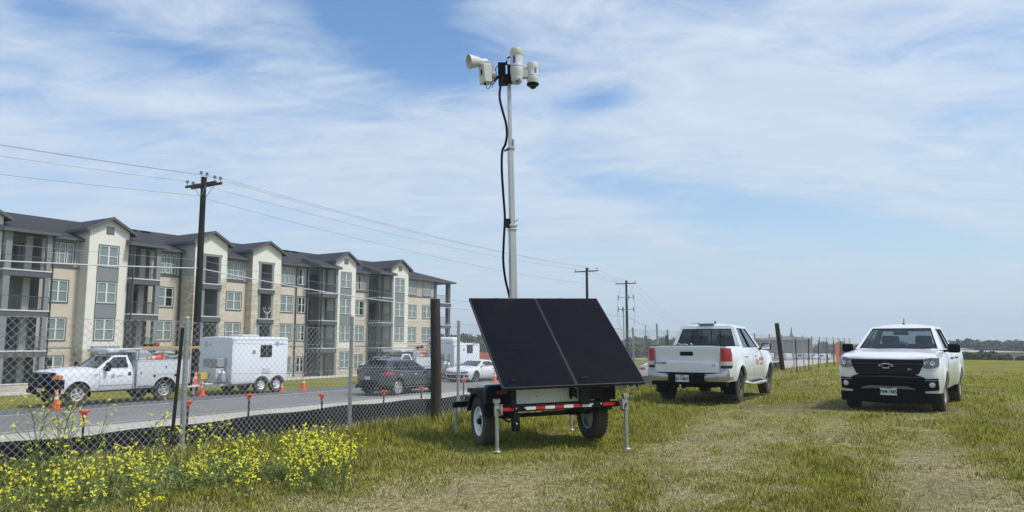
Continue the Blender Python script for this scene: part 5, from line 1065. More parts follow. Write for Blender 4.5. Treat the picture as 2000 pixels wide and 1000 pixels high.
def cargo_trailer(loc, heading, label, group, L=3.2, Wd=2.4, H=2.62, hump=False):
    root = empty('cargo_trailer', loc, heading, label, 'cargo trailer', group); z0 = .50; h = Wd/2; fw = M['fleet_white']
    mb = MB(); prof = [(-h, z0), (-h, H-.10), (-h+.03, H-.03), (-h+.10, H), (0, H+.03), (h-.10, H), (h-.03, H-.03), (h, H-.10), (h, z0)]
    X = [L/2, L/2-.0, -L/2]; P_ = [[Vector((x, y, z)) for y, z in prof] for x in (L/2, L/2-.12, -L/2)]
    P_[0] = [Vector((L/2, y*.95, z0+(z-z0)*.985)) for y, z in prof]; mb.grid(P_, 0, flip=True)
    mb.add([Vector((L/2, y*.95, z0+(z-z0)*.985)) for y, z in prof], [tuple(range(9))]); mb.add([Vector((-L/2, y, z)) for y, z in prof], [tuple(range(8, -1, -1))]); body = mb.build('box_body', fw, root, smooth=30, merge=True, fixn=True)
    for sg in (1, -1):
        mb = MB(); y = sg*(h+.004); mb.box(-L/2, L/2, min(y, y-sg*.01), max(y, y-sg*.01)+.0, H-.16, H-.10); mb.box(-L/2, L/2, min(sg*h, y+sg*.012), max(sg*h, y+sg*.012), z0-.02, z0+.07); mb.build('edge_trim', M['util_grey'], root)
        mb = MB(); mb.box(-.62, .06, min(y, y+sg*.02), max(y, y+sg*.02), 1.68, 2.24); fr = mb.build('window', M['black_plastic'], root, bevel=.05); mb = MB(); mb.box(-.59, -.295, min(y, y+sg*.024), max(y, y+sg*.024), 1.71, 2.21); mb.build('pane', M['tint'], fr); mb = MB(); mb.box(-.27, .03, min(y, y+sg*.026), max(y, y+sg*.026), 1.71, 2.21); mb.build('pane', M['tint'], fr); mb = MB(); mb.box(-.29, -.275, min(y, y+sg*.03), max(y, y+sg*.03), 1.70, 2.22); mb.build('mullion', M['silver'], fr)
        mb = MB(); mb.box(.35, .52, min(y, y+sg*.03), max(y, y+sg*.03), 1.86, 2.02); mb.build('vent_cover', M['silver'], root, bevel=.02)
        mb = MB(); mb.box(-.52, -.10, min(y, y+sg*.03), max(y, y+sg*.03), .92, 1.18); hv_ = mb.build('access_hatch', M['util_grey'], root, bevel=.01)
        q = frame((-L/2+.50 if sg > 0 else .8, sg*(h+.003), 2.30), (-sg, 0, 0), (0, 0, 1)); mb = MB()
        for k in range(5): zz_ = .045*(k-2); w_ = sqrt(max(.002, .12**2-zz_*zz_)); mb.cbox((-.18, zz_, .001), (2*w_, .034, .003), 0, q)
        mb.build('globe_logo', M['globe_blue'], root); text('side_lettering', 'at&t', .17, q@Matrix.Translation((.12, 0, 0)), M['grey_text'], root, .001)
    q = frame((L/2+.003, -h+.45, 2.28), (0, 1, 0), (0, 0, 1)); mb = MB()
    for k in range(5): zz_ = .045*(k-2); w_ = sqrt(max(.002, .12**2-zz_*zz_)); mb.cbox((0, zz_, .001), (2*w_, .034, .003), 0, q)
    mb.build('globe_logo', M['globe_blue'], root); text('front_lettering', 'at&t', .15, q@Matrix.Translation((.32, 0, 0)), M['grey_text'], root, .001)
    mb = MB(); mb.box(-.45, .55, -.5, .5, H+.0, H+.12); mb.build('roof_unit', M['cam_white'], root, bevel=.05)
    if hump: mb = MB(); mb.box(L/2-.75, L/2+.02, -h+.1, h-.1, H-.05, H+.42); mb.build('roof_fairing', fw, root, bevel=.15)
    # frame, tongue, gas bottles and power unit on the drawbar
    mb = MB()
    for y in (-.7, .7): mb.bar((-L/2, y, z0-.06), (L/2, y, z0-.06), .08, .12); mb.bar((L/2, y, z0-.06), (L/2+1.35, 0, z0-.08), .08, .10)
    mb.bar((L/2+1.2, 0, z0-.05), (L/2+1.6, 0, z0-.05), .1, .08); mb.box(L/2, L/2+.9, -.55, .55, z0-.01, z0+.03); mb.bar((L/2+1.1, 0, z0+.25), (L/2+1.1, 0, .05), .07); mb.build('drawbar', M['white_rim'], root)
    mb = MB(); mb.box(L/2+.03, L/2+.50, -.25, .75, z0+.75, z0+1.15, 0); mb.box(L/2+.05, L/2+.5, -.2, .7, z0+.05, z0+.72, 1); mb.build('power_unit', [M['galv_dull'], M['util_grey']], root, bevel=.02)
    for y in (.78, 1.05):
        mb = MB(); mb.lathe([(.10, 0), (.15, .04), (.15, .42), (.10, .52), (.05, .54), (.05, .6), (.001, .6)], 18, 0, Matrix.Translation((L/2+.28, y-.15, z0+.05))); mb.build('gas_bottle', M['silver'], root, smooth=50)
    mb = MB(); mb.box(L/2+.55, L/2+.95, -.2, .25, z0+.2, z0+.5); mb.build('tool_box', M['yellow'], root, bevel=.03)
    for k, ax in enumerate((-.02, -.95)):
        for sg in (1, -1): wheel(root, (ax, sg*(h-.06), .37), .37, .22, .20, sg, 'steel', M['white_rim'], 5)
    for sg in (1, -1):
        mb = MB()
        for c in (-.02, -.95):
            R = .43; P_ = [[Vector((c+R*cos(t), sg*yy, .37+R*sin(t)*1.02)) for yy in (h-.3, h+.02, h+.10)] for t in arc_pts(.12, pi-.12, 12)]; mb.grid(P_, 0, flip=sg < 0)
        mb.build('fender', M['silver'], root, smooth=50, solid=.01)
        mb = MB(); mb.box(-1.5, .55, min(sg*(h-.02), sg*(h-.3)), max(sg*(h-.02), sg*(h-.3)), .45, .84); mb.build('wheel_well', M['dark_liner'], root)
    return root
cl = PD((22.6+25.75)/2, 28.7+1.2, -.96); ct = cargo_trailer(cl, hT, 'white box cargo trailer with a dark square window on the verge behind the fence', 'cargo trailers parked by the verge')
cl2 = PD(41.3, 29.9, -.98); cargo_trailer(cl2, hT, 'white cargo trailer with a raised rounded front partly hidden by the timber post', 'cargo trailers parked by the verge', L=2.9, H=2.32, hump=True)
def car(kind, loc, heading, label):
    S_ = kind == 'suv'; root = empty('parked_car' if kind != 'hatch' else 'parked_car', loc, heading, label, 'car')
    if S_: P = dict(W=.945, xF=2.32, xR=-2.42, fa=1.40, ra=-1.38, R=.365, Ra=.415, sill=.30, zfb=.28, zrb=.34, flare=.02, fb=.22, rf=.45, rb=.14, rr=.36, fint=.18, int=.10, rint=.10, inl=.05, top=[(-2.5, 1.12), (-2.0, 1.13), (-1.0, 1.07), (.9, .99), (1.2, .99), (2.0, .86), (2.4, .74)], seams=[-1.35, -.30, .78])
    else: P = dict(W=.94, xF=2.40, xR=-2.38, fa=1.42, ra=-1.40, R=.345, Ra=.385, sill=.22, zfb=.16, zrb=.26, flare=.035, fb=.14, rf=.34, rb=.08, rr=.25, fint=.10, int=.11, rint=.05, inl=.06, top=[(-2.5, .98), (-1.4, 1.0), (-.9, .93), (.75, .90), (1.1, .92), (2.0, .82), (2.45, .70)], seams=[-.72, .72])
    B = Body(P); pw = M['suv_grey'] if S_ else M['white_paint']; fr = MB(); dr = {}
    def parts(x, t, sg, sd, nx):
        if sd and P['seams'][0] < x < P['seams'][-1] and t > .1:
            k = (sum(x > q for q in P['seams']), sg); return dr.setdefault(k, MB()), 0
        return fr, (2 if (S_ and t < .16) else 0)
    B.shell(parts); B.cap(fr, P['seams'][-1]+.02, 9, .05); B.cap(fr, -9, -1.9 if S_ else -1.45, .02)
    # rear centre columns closed by a flat deck
    fr.build('body', [pw, M['dark_liner'], M['black_plastic']], root, smooth=38, merge=True)
    for k, d in dr.items():
        o = d.build('door', [pw, M['dark_liner']], root, smooth=38, merge=True); handle(o, B, P['seams'][k[0]-1]+.18, .92 if S_ else .80, k[1], M['silver'] if S_ else pw)
    if S_:
        G = dict(fb=(1.0, 1.0), ft=(.05, 1.56), rt=(-1.75, 1.56), rb=(-2.20, 1.12), wb=.84, wbf=.84, wt=.60, wtf=.62, crown=.10, fbul=.10, rbul=.10, bev=.05, rh=(.10, .90, .12, .84)); sh = ([0, .10, .26, .29, .55, .575, .92, 1], [0, .05, .86, 1], {(1, 1), (3, 1), (5, 1)})
        sh = ([0, .18, .30, .315, .58, .60, .90, 1], [0, .05, .86, 1], {(1, 1), (3, 1), (5, 1)})
    else:
        G = dict(fb=(1.05, .91), ft=(.12, 1.27), rt=(-.72, 1.27), rb=(-1.85, .99), wb=.82, wbf=.84, wt=.55, wtf=.57, crown=.065, fbul=.12, rbul=.05, bev=.05, rh=(.08, .92, .15, .9)); sh = ([0, .30, .46, .48, .87, 1], [0, .06, .84, 1], {(1, 1), (3, 1)})
    greenhouse(root, G, pw, M['suv_glass'] if S_ else M['glass_dark'], sh, glass_front=M['glass_light'] if not S_ else M['suv_glass'])
    interior(root, [-.8, .1] if S_ else [-.15], .62 if S_ else .45, .66, .62, 1.0 if S_ else .88); underbody(root, B, P['xR']+.3, P['xF']-.35, .58, .22, .66)
    for sg in (1, -1): mirror(root, .72, .86, 1.08 if S_ else .98, sg, pw, .18, .14, .12)
    for ax in (P['fa'], P['ra']):
        for sg in (1, -1): wheel(root, (ax, sg*(B.W-.125), P['R']), P['R'], .235, .255, sg, 'alloy', M['alloy_light'] if S_ else M['alloy'], 7 if S_ else 5)
    if S_:
        for sg in (1, -1):
            mb = MB(); P_ = [[Vector((B.rear_x(y, z)-.012 if y < .60 else 0, sg*y, z)) for z in (.92, 1.0, 1.07)] for y in (.42, .5, .58)]
            C = [c for c in B.cols() if (c[2] < -.05 and c[1] > .5) or (c[2] == 0 and c[0] < P['xR']+P['rr']+.34)]; P_ = []
            for c in C: P_.append([B.pt(c, t, sg, .012) for t in (.74, .80, .86, .90)])
            mb.grid(P_, 0, flip=sg > 0); mb.build('tail_light', M['red_lens'], root, smooth=60)
            mb = MB(); mb.tube([(-2.0+.2, sg*.86, 1.13), (-.9, sg*.915, 1.08), (0, sg*.93, 1.05), (.85, sg*.92, 1.03)], .010, 6); mb.tube([(-1.80, sg*.855, 1.14), (-1.98, sg*.81, 1.22), (-1.92, sg*.77, 1.30)], .010, 6); mb.build('window_trim', M['chrome'], root, smooth=60)
            mb = MB(); mb.tube([(-1.5, sg*.58, 1.655), (-1.35, sg*.575, 1.70), (-.1, sg*.585, 1.70), (.05, sg*.59, 1.65)], .018, 8); mb.build('roof_rail', M['silver'], root, smooth=60)
            mb = MB(); side_box(mb, B, -.95, .95, .30, .42, sg, .02); mb.build('sill_trim', M['black_plastic'], root); mb = MB(); side_box(mb, B, -.93, .9, .345, .365, sg, .03); mb.build('sill_strip', M['silver'], root)
        mb = MB(); mb.bar((-1.80, -.55, 1.60), (-1.98, -.45, 1.585), .1, .03); mb.box(-2.02, -1.72, -.56, .56, 1.575, 1.60); mb.build('spoiler', M['suv_grey'], root, bevel=.01)
        mb = MB(); yl = yr(-.5, .5, 10); mb.grid([[Vector((B.rear_x(y, z)-.015, y, z)) for z in (.50, .6, .70)] for y in yl], 0, flip=True); mb.build('licence_recess', M['black_plastic'], root)
        licence(root, frame((B.rear_x(0, .78)-.03, 0, .80), (0, -1, 0), (0, 0, 1)), ''); mb = MB(); mb.box(P['xR']-.0, P['xR']+.2, -.75, .75, .34, .50); mb.build('rear_bumper', M['black_plastic'], root, bevel=.04)
        for sg in (1, -1): mb = MB(); mb.cbox((P['xR']+.06, sg*.52, .36), (.1, .2, .07)); mb.build('exhaust', M['chrome'], root, bevel=.02)
        for sg in (1, -1): mb = MB(); front_patch(mb, B, yr(sg*.52, sg*.86, 6) if sg > 0 else yr(-.86, -.52, 6), sym((0, .62), (1, .66)), sym((0, .72), (1, .76)), .01); mb.build('headlight', M['clear_lens'], root, smooth=50)
    else:
        mb = MB(); front_patch(mb, B, yr(-.80, .80, 16), sym((0, .54), (.8, .56)), sym((0, .60), (.8, .64)), .010); mb.build('upper_grille', M['black_plastic'], root, smooth=40)
        mb = MB(); front_patch(mb, B, yr(-.62, .62, 14), sym((0, .26), (.52, .26), (.62, .38)), sym((0, .47), (.62, .46)), .012); mb.build('lower_grille', M['black_plastic'], root, smooth=40)
        mb = MB(); front_patch(mb, B, yr(-.9, .9, 14), sym((0, .14), (.9, .16)), sym((0, .20), (.9, .21)), .02); mb.build('splitter', M['black_plastic'], root)
        for sg in (1, -1):
            mb = MB(); front_patch(mb, B, yr(sg*.60, sg*.86, 6) if sg > 0 else yr(-.86, -.60, 6), sym((0, .56), (1, .58)), sym((0, .63), (1, .66)), .016); mb.build('headlight', M['headlight'], root, smooth=50)
            mb = MB(); front_patch(mb, B, yr(sg*.70, sg*.86, 4) if sg > 0 else yr(-.86, -.70, 4), sym((0, .30), (1, .34)), sym((0, .44), (1, .46)), .012); mb.build('air_duct', M['black_plastic'], root, smooth=50)
            mb = MB(); mb.box(-2.40, -2.34, min(sg*.45, sg*.80), max(sg*.45, sg*.80), .74, .86); mb.build('tail_light', M['red_lens'], root, bevel=.01)
            mb = MB(); side_box(mb, B, -.95, .95, .22, .27, sg, .01); mb.build('sill_trim', M['fleet_white'], root)
    return root
car('suv', PD(27.0+.95, 22.5+.7, -.985), ROAD, 'dark grey crossover car driving away along the road behind the fence')
car('coupe', PD(37.7+1.42, 25.6+.9, -.985), hT, 'low white coupe with black grille openings coming along the road')
wc = at_z(1250, 752, -1.0); car2 = car('coupe', PD(46.0, 16.6, -.99), ROAD, 'white car almost hidden between the solar panel and the white pickup')
# ---------------------------------------------------------------- utility poles and wires
def pole(loc, H, label, double=False, aw=2.5, gear=False, arm=True, r=.15, group='utility poles along the road'):
    e = empty('utility_pole', loc, ROAD-pi/2, label, 'utility pole', group); mb = MB(); mb.tube([(0, 0, -.3), (0.01, 0, H*.5), (0, 0, H)], [r*1.15, r, r*.78], 14); mb.build('pole_shaft', M['pole_wood'], e, smooth=60)
    if not arm: return e
    z = H-.42
    for yy in ((-.17, .17) if double else (-.17,)):
        mb = MB(); mb.bar((-aw/2, yy, z), (aw/2, yy, z), .10, .125); mb.build('crossarm', M['arm_wood'], e, bevel=.01)
        for sx in (-1, 1): mb = MB(); mb.bar((sx*.55, yy*1.3, z-.06), (0.0, yy*.95, z-.62), .03, .012); mb.build('brace', M['galv_dull'], e)
        ins = [-aw/2+.12, aw/2-.12] if double else [-aw/2+.12, .28, aw/2-.12]
        for x in ins+([0] if double else []):
            mb = MB(); z1 = z+.07 if x else H-.25; hh = .16 if x else .42
            mb.tube([(x, yy, z1), (x+(.02 if not x else 0), yy, z1+hh)], .016, 6, 1); Mt = Matrix.Translation((x, yy, z1+hh)); mb.lathe([(.02, -.03), (.10, -.01), (.10, .01), (.045, .03), (.04, .06), (.075, .075), (.075, .095), (.04, .115), (.001, .12)], 12, 0, Mt); mb.build('insulator', [M['insul'], M['galv_dull']], e, smooth=40)
    if gear:
        for (zz_, w_) in ((H-2.3, 2.2), (H-3.9, 2.2)):
            mb = MB(); mb.bar((-w_/2, -.2, zz_), (w_/2, -.2, zz_), .07, .07); mb.build('crossarm', M['galv_dull'], e)
            for x in (-w_/2, -.5 if zz_ < H-3 else .45, w_/2): mb = MB(); mb.lathe([(.05, -.35), (.09, -.3), (.05, -.2), (.09, -.1), (.05, 0), (.09, .1), (.05, .2), (.02, .35)], 8, 0, Matrix.Translation((x, -.25, zz_+.05))); mb.build('switch', M['insul'], e)
        for sx in (-1, 1): mb = MB(); mb.tube(smooth_path([Vector(q) for q in ((sx*1.15, -.2, H-2.4), (sx*1.25, -.2, H-4.0), (sx*1.15, -.2, H-5.6), (sx*.7, -.2, H-6.6), (-.9 if sx < 0 else .1, -.2, H-7.3))], 5), .02, 5); mb.tube([(sx*1.15, -.1, H-.5), (sx*.8, -.2, H-1.3), (sx*1.0, -.2, H-2.2)], .015, 4); mb.build('jumper_wire', M['wire'], e)
    return e
def pole_at(px, pytop, d, H=None):
    p = at_d(px, pytop, d); z0 = gz(p.x, p.y); return Vector((p.x, p.y, z0)), p.z-z0
l1, H1 = pole_at(396, 346, 37.6); l1.x = at_d(384, 640, 37.6).x; p1 = pole(l1, H1, 'tall dark wooden pole with a double crossarm standing between truck and trailer', True, 2.45, r=.165)
l2, H2 = pole_at(1146, 523, 83); p2 = pole(l2, H2, 'distant wooden pole with a single crossarm rising behind the solar panel', aw=2.9, r=.17)
l3, H3 = pole_at(1223, 548, 100); p3 = pole(l3, H3, 'distant wooden pole hung with switches and looping wires', aw=3.0, gear=True, r=.17)
l4, H4 = pole_at(1363, 630, 300); p4 = pole(l4, H4, 'far wooden pole whose crossarm just shows above the pickup roof', aw=5.5, r=.2)
a_ = at_d(1218, 600, 100); e = empty('metal_standpipe', (a_.x-.02, a_.y, gz(a_.x, a_.y)), 0, 'slim grey metal riser pole beside the pole hung with switches', 'pole'); mb = MB(); mb.tube([(0, 0, 0), (0, 0, a_.z-gz(a_.x, a_.y))], .075, 10); mb.build('pole_shaft', M['galv_dull'], e, smooth=50)
l5, H5 = pole_at(1260.5, 634, 420); e = empty('transmission_mast', l5, 0, 'very distant thin lattice mast on the horizon', 'mast'); mb = MB(); mb.tube([(0, 0, 0), (0, 0, H5)], .28, 6); mb.bar((-3.0, 0, H5*.52), (3.0, 0, H5*.52), .3); mb.bar((-2.2, 0, H5*.75), (2.2, 0, H5*.75), .2); mb.build('lattice', M['galv_dull'], e)
a_ = at_d(1283, 633, 24.0); e = empty('steel_post', (a_.x, a_.y, gz(a_.x, a_.y)), 0, 'tall pale steel post standing behind the pickup bed', 'post'); mb = MB(); mb.tube([(0, 0, -.1), (0, 0, a_.z-gz(a_.x, a_.y))], .032, 10); mb.lathe([(.036, 0), (.03, .02), (.001, .03)], 10, 0, Matrix.Translation((0, 0, a_.z-gz(a_.x, a_.y)))); mb.build('post_shaft', M['galv_dull'], e, smooth=50)
def wireline(a, b, sag, r, mat, name, label, cat, group, n=24):
    a, b = Vector(a), Vector(b); mb = MB(); m_ = (a+b)/2; q = []
    for k in range(n+1): t = k/n; p = a.lerp(b, t)-a; p.z -= 4*sag*t*(1-t); q.append(p)
    mb.tube(q, r, 4, cap=False); o = mb.build(name, mat, None, smooth=180); o.location = a; return tag(o, label, cat, group)
ARM = ROAD-pi/2; ax_ = Vector((cos(ARM), sin(ARM), 0))
def tip(l, H, x, dz=-.15): return l+ax_*x+Vector((0, 0, H+dz))
l0 = l1-DV.to_3d()*52; gp = 'overhead wires between the utility poles'
spans = [(-1.1, 'outer left', .0), (0, 'centre', .22), (1.1, 'outer right', .0)]
for x, nm, dz in spans:
    wireline(tip(l0, H1, x, -.12+dz), tip(l1, H1, x, -.12+dz), 1.0, .008, M['wire'], 'power_line', f'thin overhead wire left of the tall pole, {nm} insulator', 'power line', gp)
    wireline(tip(l1, H1, x, -.12+dz), tip(l2, H2, x, -.12+dz), .55, .009, M['wire'], 'power_line', f'thin overhead wire right of the tall pole, {nm} insulator', 'power line', gp)
    wireline(tip(l2, H2, x), tip(l3, H3, x), .3, .012, M['wire'], 'power_line', f'distant wire between the two smaller poles, {nm} end', 'power line', gp, 8)
    wireline(tip(l3, H3, x), tip(l4, H4, x), 3.0, .013, M['wire'], 'power_line', f'faint wire running off past the pole with switches, {nm} end', 'power line', gp)
wireline(tip(l0, H1, 0, -1.55), tip(l1, H1, 0, -1.0), 1.0, .009, M['wire'], 'power_line', 'lowest thin wire meeting the tall pole below its crossarm', 'power line', gp)
wireline(tip(l1, H1, 0, -1.1), tip(l2, H2, 0, -1.8), .55, .009, M['wire'], 'power_line', 'lowest thin wire leaving the tall pole towards the smaller poles', 'power line', gp)
gc = 'communication cables across the apartment front'
pc = at_d(389, 524, 37.55); pc2 = at_d(389, 508, 37.55); q0 = pc-DV.to_3d()*52; q2 = Vector((l2.x, l2.y, at_d(1146, 600, 83).z))
wireline(q0+Vector((0, 0, .6)), pc, 1.0, .028, M['cable_light'], 'communication_cable', 'thick pale cable sagging across the apartments left of the pole', 'cable', gc)
wireline(pc, q2, 1.15, .028, M['cable_light'], 'communication_cable', 'thick pale cable sagging across the apartments right of the pole', 'cable', gc)
wireline(q0+Vector((0, 0, 1.1)), pc2, .55, .009, M['wire'], 'communication_cable', 'thin dark cable just above the pale one left of the pole', 'cable', gc)
wireline(pc2, q2+Vector((0, 0, .5)), 1.0, .009, M['wire'], 'communication_cable', 'thin dark cable just above the pale one right of the pole', 'cable', gc)
wireline(q2, Vector((l3.x, l3.y, at_d(1223, 618, 100).z)), .3, .02, M['wire'], 'communication_cable', 'low distant cable between the two smaller poles', 'cable', gc)
wireline(Vector((l3.x, l3.y, at_d(1223, 618, 100).z)), Vector((l4.x, l4.y, at_d(1363, 655, 300).z)), 2.0, .03, M['wire'], 'communication_cable', 'low distant cable running off right past the switches', 'cable', gc)
lo = at_d(518, 606, 59); 
# ---------------------------------------------------------------- apartment building (local x along the street, y into the building, z up from its base)
M['dark_pipe'] = pm('dark_pipe', (.05, .04, .04), .6); M['stone_blocks'] = M['stone']
BZ = -2.35; bo = PD(0, 63.8, BZ); bld = empty('apartment_building', bo, ROAD, 'long four storey apartment building with gabled bays, balconies and dark shingle roof', 'apartment building')
FH = 3.12; EV = 12.45
def bbox(name, x0, x1, y0, y1, z0, z1, mat, parent=None, bevel=0): mb = MB(); mb.box(x0, x1, y0, y1, z0, z1); return mb.build(name, mat, parent or bld, bevel=bevel)
def wallpanel(name, x0, x1, y, z0, z1, holes, mat, parent=None, mats=None, th=.25):
    # wall in plane y with rectangular holes (x0,x1,z0,z1); reveals go inwards
    mb = MB(); xs_ = sorted({x0, x1}|{h[0] for h in holes}|{h[1] for h in holes}); zs_ = sorted({z0, z1}|{h[2] for h in holes}|{h[3] for h in holes})
    for i in range(len(xs_)-1):
        for j in range(len(zs_)-1):
            cx_, cz_ = (xs_[i]+xs_[i+1])/2, (zs_[j]+zs_[j+1])/2
            if any(h[0] < cx_ < h[1] and h[2] < cz_ < h[3] for h in holes): continue
            if not (x0 < cx_ < x1 and z0 < cz_ < z1): continue
            mb.add([(xs_[i], y, zs_[j]), (xs_[i+1], y, zs_[j]), (xs_[i+1], y, zs_[j+1]), (xs_[i], y, zs_[j+1])], [(0, 1, 2, 3)])
    for h in holes:
        a, b, c, d = h; mb.add([(a, y, c), (b, y, c), (b, y, d), (a, y, d), (a, y+th, c), (b, y+th, c), (b, y+th, d), (a, y+th, d)], [(0, 1, 5, 4), (1, 2, 6, 5), (2, 3, 7, 6), (3, 0, 4, 7)])
    return mb.build(name, mat, parent or bld)
def window(x0, x1, y, z0, z1, n=2, dark=0, cross=True):
    f = .065; mb = MB()
    for (a, b, c, d) in ((x0-.09, x0, z0-.09, z1+.09), (x1, x1+.09, z0-.09, z1+.09), (x0, x1, z0-.09, z0), (x0, x1, z1, z1+.09)): mb.box(a, b, y-.03, y+.05, c, d, 1)
    w_ = (x1-x0)/n
    for k in range(n):
        a, b = x0+k*w_, x0+(k+1)*w_; g = .0 if n == 2 else .05
        a += g*(k > 0); b -= g*(k < n-1)
        for (p, q, r, s) in ((a, a+f, z0, z1), (b-f, b, z0, z1), (a+f, b-f, z0, z0+f), (a+f, b-f, z1-f, z1)): mb.box(p, q, y-.012, y+.07, r, s, 0)
        mb.box(a+f, b-f, y+.0, y+.06, (z0+z1)/2-.03, (z0+z1)/2+.03, 0)
        if g and k < n-1: mb.box(b, b+2*g, y-.02, y+.06, z0, z1, 1)
    fo = mb.build('window', [M['vinyl'], M['trim_grey']], bld)
    mb = MB()
    for k in range(n):
        a, b = x0+k*w_, x0+(k+1)*w_; mb.add([(a+.03, y+.045+.004*k, z0+.03), (b-.03, y+.045+.004*k, z0+.03), (b-.03, y+.045+.004*k, z1-.03), (a+.03, y+.045+.004*k, z1-.03)], [(0, 1, 2, 3)], 1 if (dark >> k) & 1 else 0)
    mb.build('pane', [M['win'], M['tint']], fo)
def balcony(x0, x1, proj, floors, cols, side_open=0, inner=None, doors=1):
    # x0..x1 span; slabs at each floor above ground, posts at front corners, railings, recessed glazed doors
    for k in floors:
        z = k*FH
        mb = MB(); mb.box(x0, x1, -proj, .3, z-.50, z-.08, 0); mb.box(x0-.03, x1+.03, -proj-.04, .28, z-.08, z+.02, 1); bs = mb.build('balcony', [M['trim_grey'], M['slab_white']], bld)
        mb = MB(); zt = z+1.08
        mb.bar((x0+.04, -proj+.04, zt), (x1-.04, -proj+.04, zt), .05, .04); mb.bar((x0+.04, -proj+.04, z+.12), (x1-.04, -proj+.04, z+.12), .03, .03)
        for xx in (x0+.04, x1-.04): mb.bar((xx, -proj+.04, zt), (xx, 0, zt), .04, .04); mb.bar((xx, -proj+.04, z+.12), (xx, 0, z+.12), .03, .03)
        n = int((x1-x0)/.13)
        for i in range(n+1): x = x0+.05+(x1-x0-.1)*i/n; mb.box(x-.008, x+.008, -proj+.032, -proj+.048, z+.12, zt)
        for i in range(int(proj/.13)):
            for xx in (x0+.04, x1-.04): y = -proj+.1+.13*i; mb.box(xx-.008, xx+.008, y-.008, y+.008, z+.12, zt)
        mb.build('railing', M['trim_grey'], bs)
    for (cx_, w_) in cols: bbox('column', cx_-w_/2, cx_+w_/2, -proj+.02, -proj+.02+w_, 0, EV-.15, M['panel_grey'] if w_ > .3 else M['trim_grey'])
def niche(x0, x1, y, z0, z1, depth=1.6, k=0, w=M):
    # recess behind a balcony: side walls, back wall and a glazed door
    mb = MB(); yb = y+depth; mb.add([(x0, y, z0), (x0, yb, z0), (x0, yb, z1), (x0, y, z1), (x1, y, z0), (x1, yb, z0), (x1, yb, z1), (x1, y, z1)], [(0, 1, 2, 3), (7, 6, 5, 4), (1, 5, 6, 2), (3, 2, 6, 7), (4, 5, 1, 0)])
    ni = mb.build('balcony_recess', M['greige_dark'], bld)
    a = x0+.25 if k % 2 == 0 else x1-1.55; mb = MB(); mb.box(a, a+1.3, yb-.06, yb-.005, z0+.05, z0+2.35, 0); o = mb.build('balcony_door', M['trim_grey'], ni)
    mb = MB(); mb.box(a+.1, a+.6, yb-.075, yb-.062, z0+.2, z0+2.25); mb.box(a+.7, a+1.2, yb-.075, yb-.062, z0+.2, z0+2.25); mb.build('glass', M['win_dark'], o)
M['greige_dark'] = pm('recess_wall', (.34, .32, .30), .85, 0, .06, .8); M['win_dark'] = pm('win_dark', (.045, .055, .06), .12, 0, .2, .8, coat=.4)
def storey_windows(x0, x1, y, dark=(0, 0, 0, 0), triple=True, low=0, xt=None):
    H_ = []; zs_ = [(.95-low, 2.62-low), (FH+.85, FH+2.62), (2*FH+.85, 2*FH+2.62), (3*FH+.85, 3*FH+2.66)]
    for k, (a, b) in enumerate(zs_):
        n = 3 if (k == 3 and triple) else 2; xa, xb = (xt if (k == 3 and xt) else (x0, x1)); H_.append((xa, xb, a, b)); window(xa, xb, y, a, b, n, dark[k])
    return H_
def flat(x0, x1, y, wins, g0=-.3):
    # main wall: stone base storey, tan middle, darker top storey with a trim line
    s = [h for h in wins]; zt = 3*FH+.62
    wallpanel('wall', x0, x1, y, g0, FH+.28, [h for h in s if h[3] < FH+.28], M['stone']); wallpanel('wall', x0, x1, y+.03, FH+.28, zt, [h for h in s if h[2] > FH and h[3] < zt], M['tan']); wallpanel('wall', x0, x1, y+.03, zt, EV+.1, [h for h in s if h[2] > zt], M['greige'])
    mb = MB(); mb.box(x0, x1, y-.02, y+.06, zt-.09, zt+.06); mb.build('trim_band', M['trim_grey'], bld); mb = MB(); mb.box(x0, x1, y-.05, y+.05, FH+.2, FH+.32); mb.build('stone_ledge', M['stone_pale'], bld)
def gable(x0, x1, proj, ztop, rise, oh=.45, back=6.2):
    xm = (x0+x1)/2; y0 = -proj-.42; mb = MB(); t = .16
    for sg in (-1, 1):
        xe = xm+sg*((x1-x0)/2+oh); ze = ztop-rise*oh/((x1-x0)/2)
        a = [(xm, y0, ztop+rise), (xe, y0, ze), (xe, back, ze), (xm, back, ztop+rise)]; mb.add([Vector(q)+Vector((0, 0, t)) for q in a]+[Vector(q) for q in a], [(0, 1, 2, 3) if sg > 0 else (3, 2, 1, 0), (7, 6, 5, 4) if sg > 0 else (4, 5, 6, 7), (1, 5, 6, 2), (2, 6, 7, 3)], 0)
        # barge board
        mb.add([(xm, y0-.02, ztop+rise+t+.03), (xe, y0-.02, ze+t+.03), (xe, y0-.02, ze-.06), (xm, y0-.02, ztop+rise-.06), (xm, y0+.05, ztop+rise+t+.03), (xe, y0+.05, ze+t+.03), (xe, y0+.05, ze-.06), (xm, y0+.05, ztop+rise-.06)], [(0, 1, 2, 3), (7, 6, 5, 4), (0, 4, 5, 1), (3, 2, 6, 7), (1, 5, 6, 2)], 1)
        mb.box(xe-.04, xe+.04, y0, back, ze-.05, ze+t+.02, 1)
    mb.build('gable_roof', [M['roof'], M['trim_grey']], bld)
    mb = MB(); mb.add([(x0, -proj, ztop-.01), (x1, -proj, ztop-.01), (x1, -proj, ztop), (xm, -proj, ztop+rise), (x0, -proj, ztop)], [(0, 1, 2, 3, 4)]); mb.build('gable_wall', M['cream'], bld)
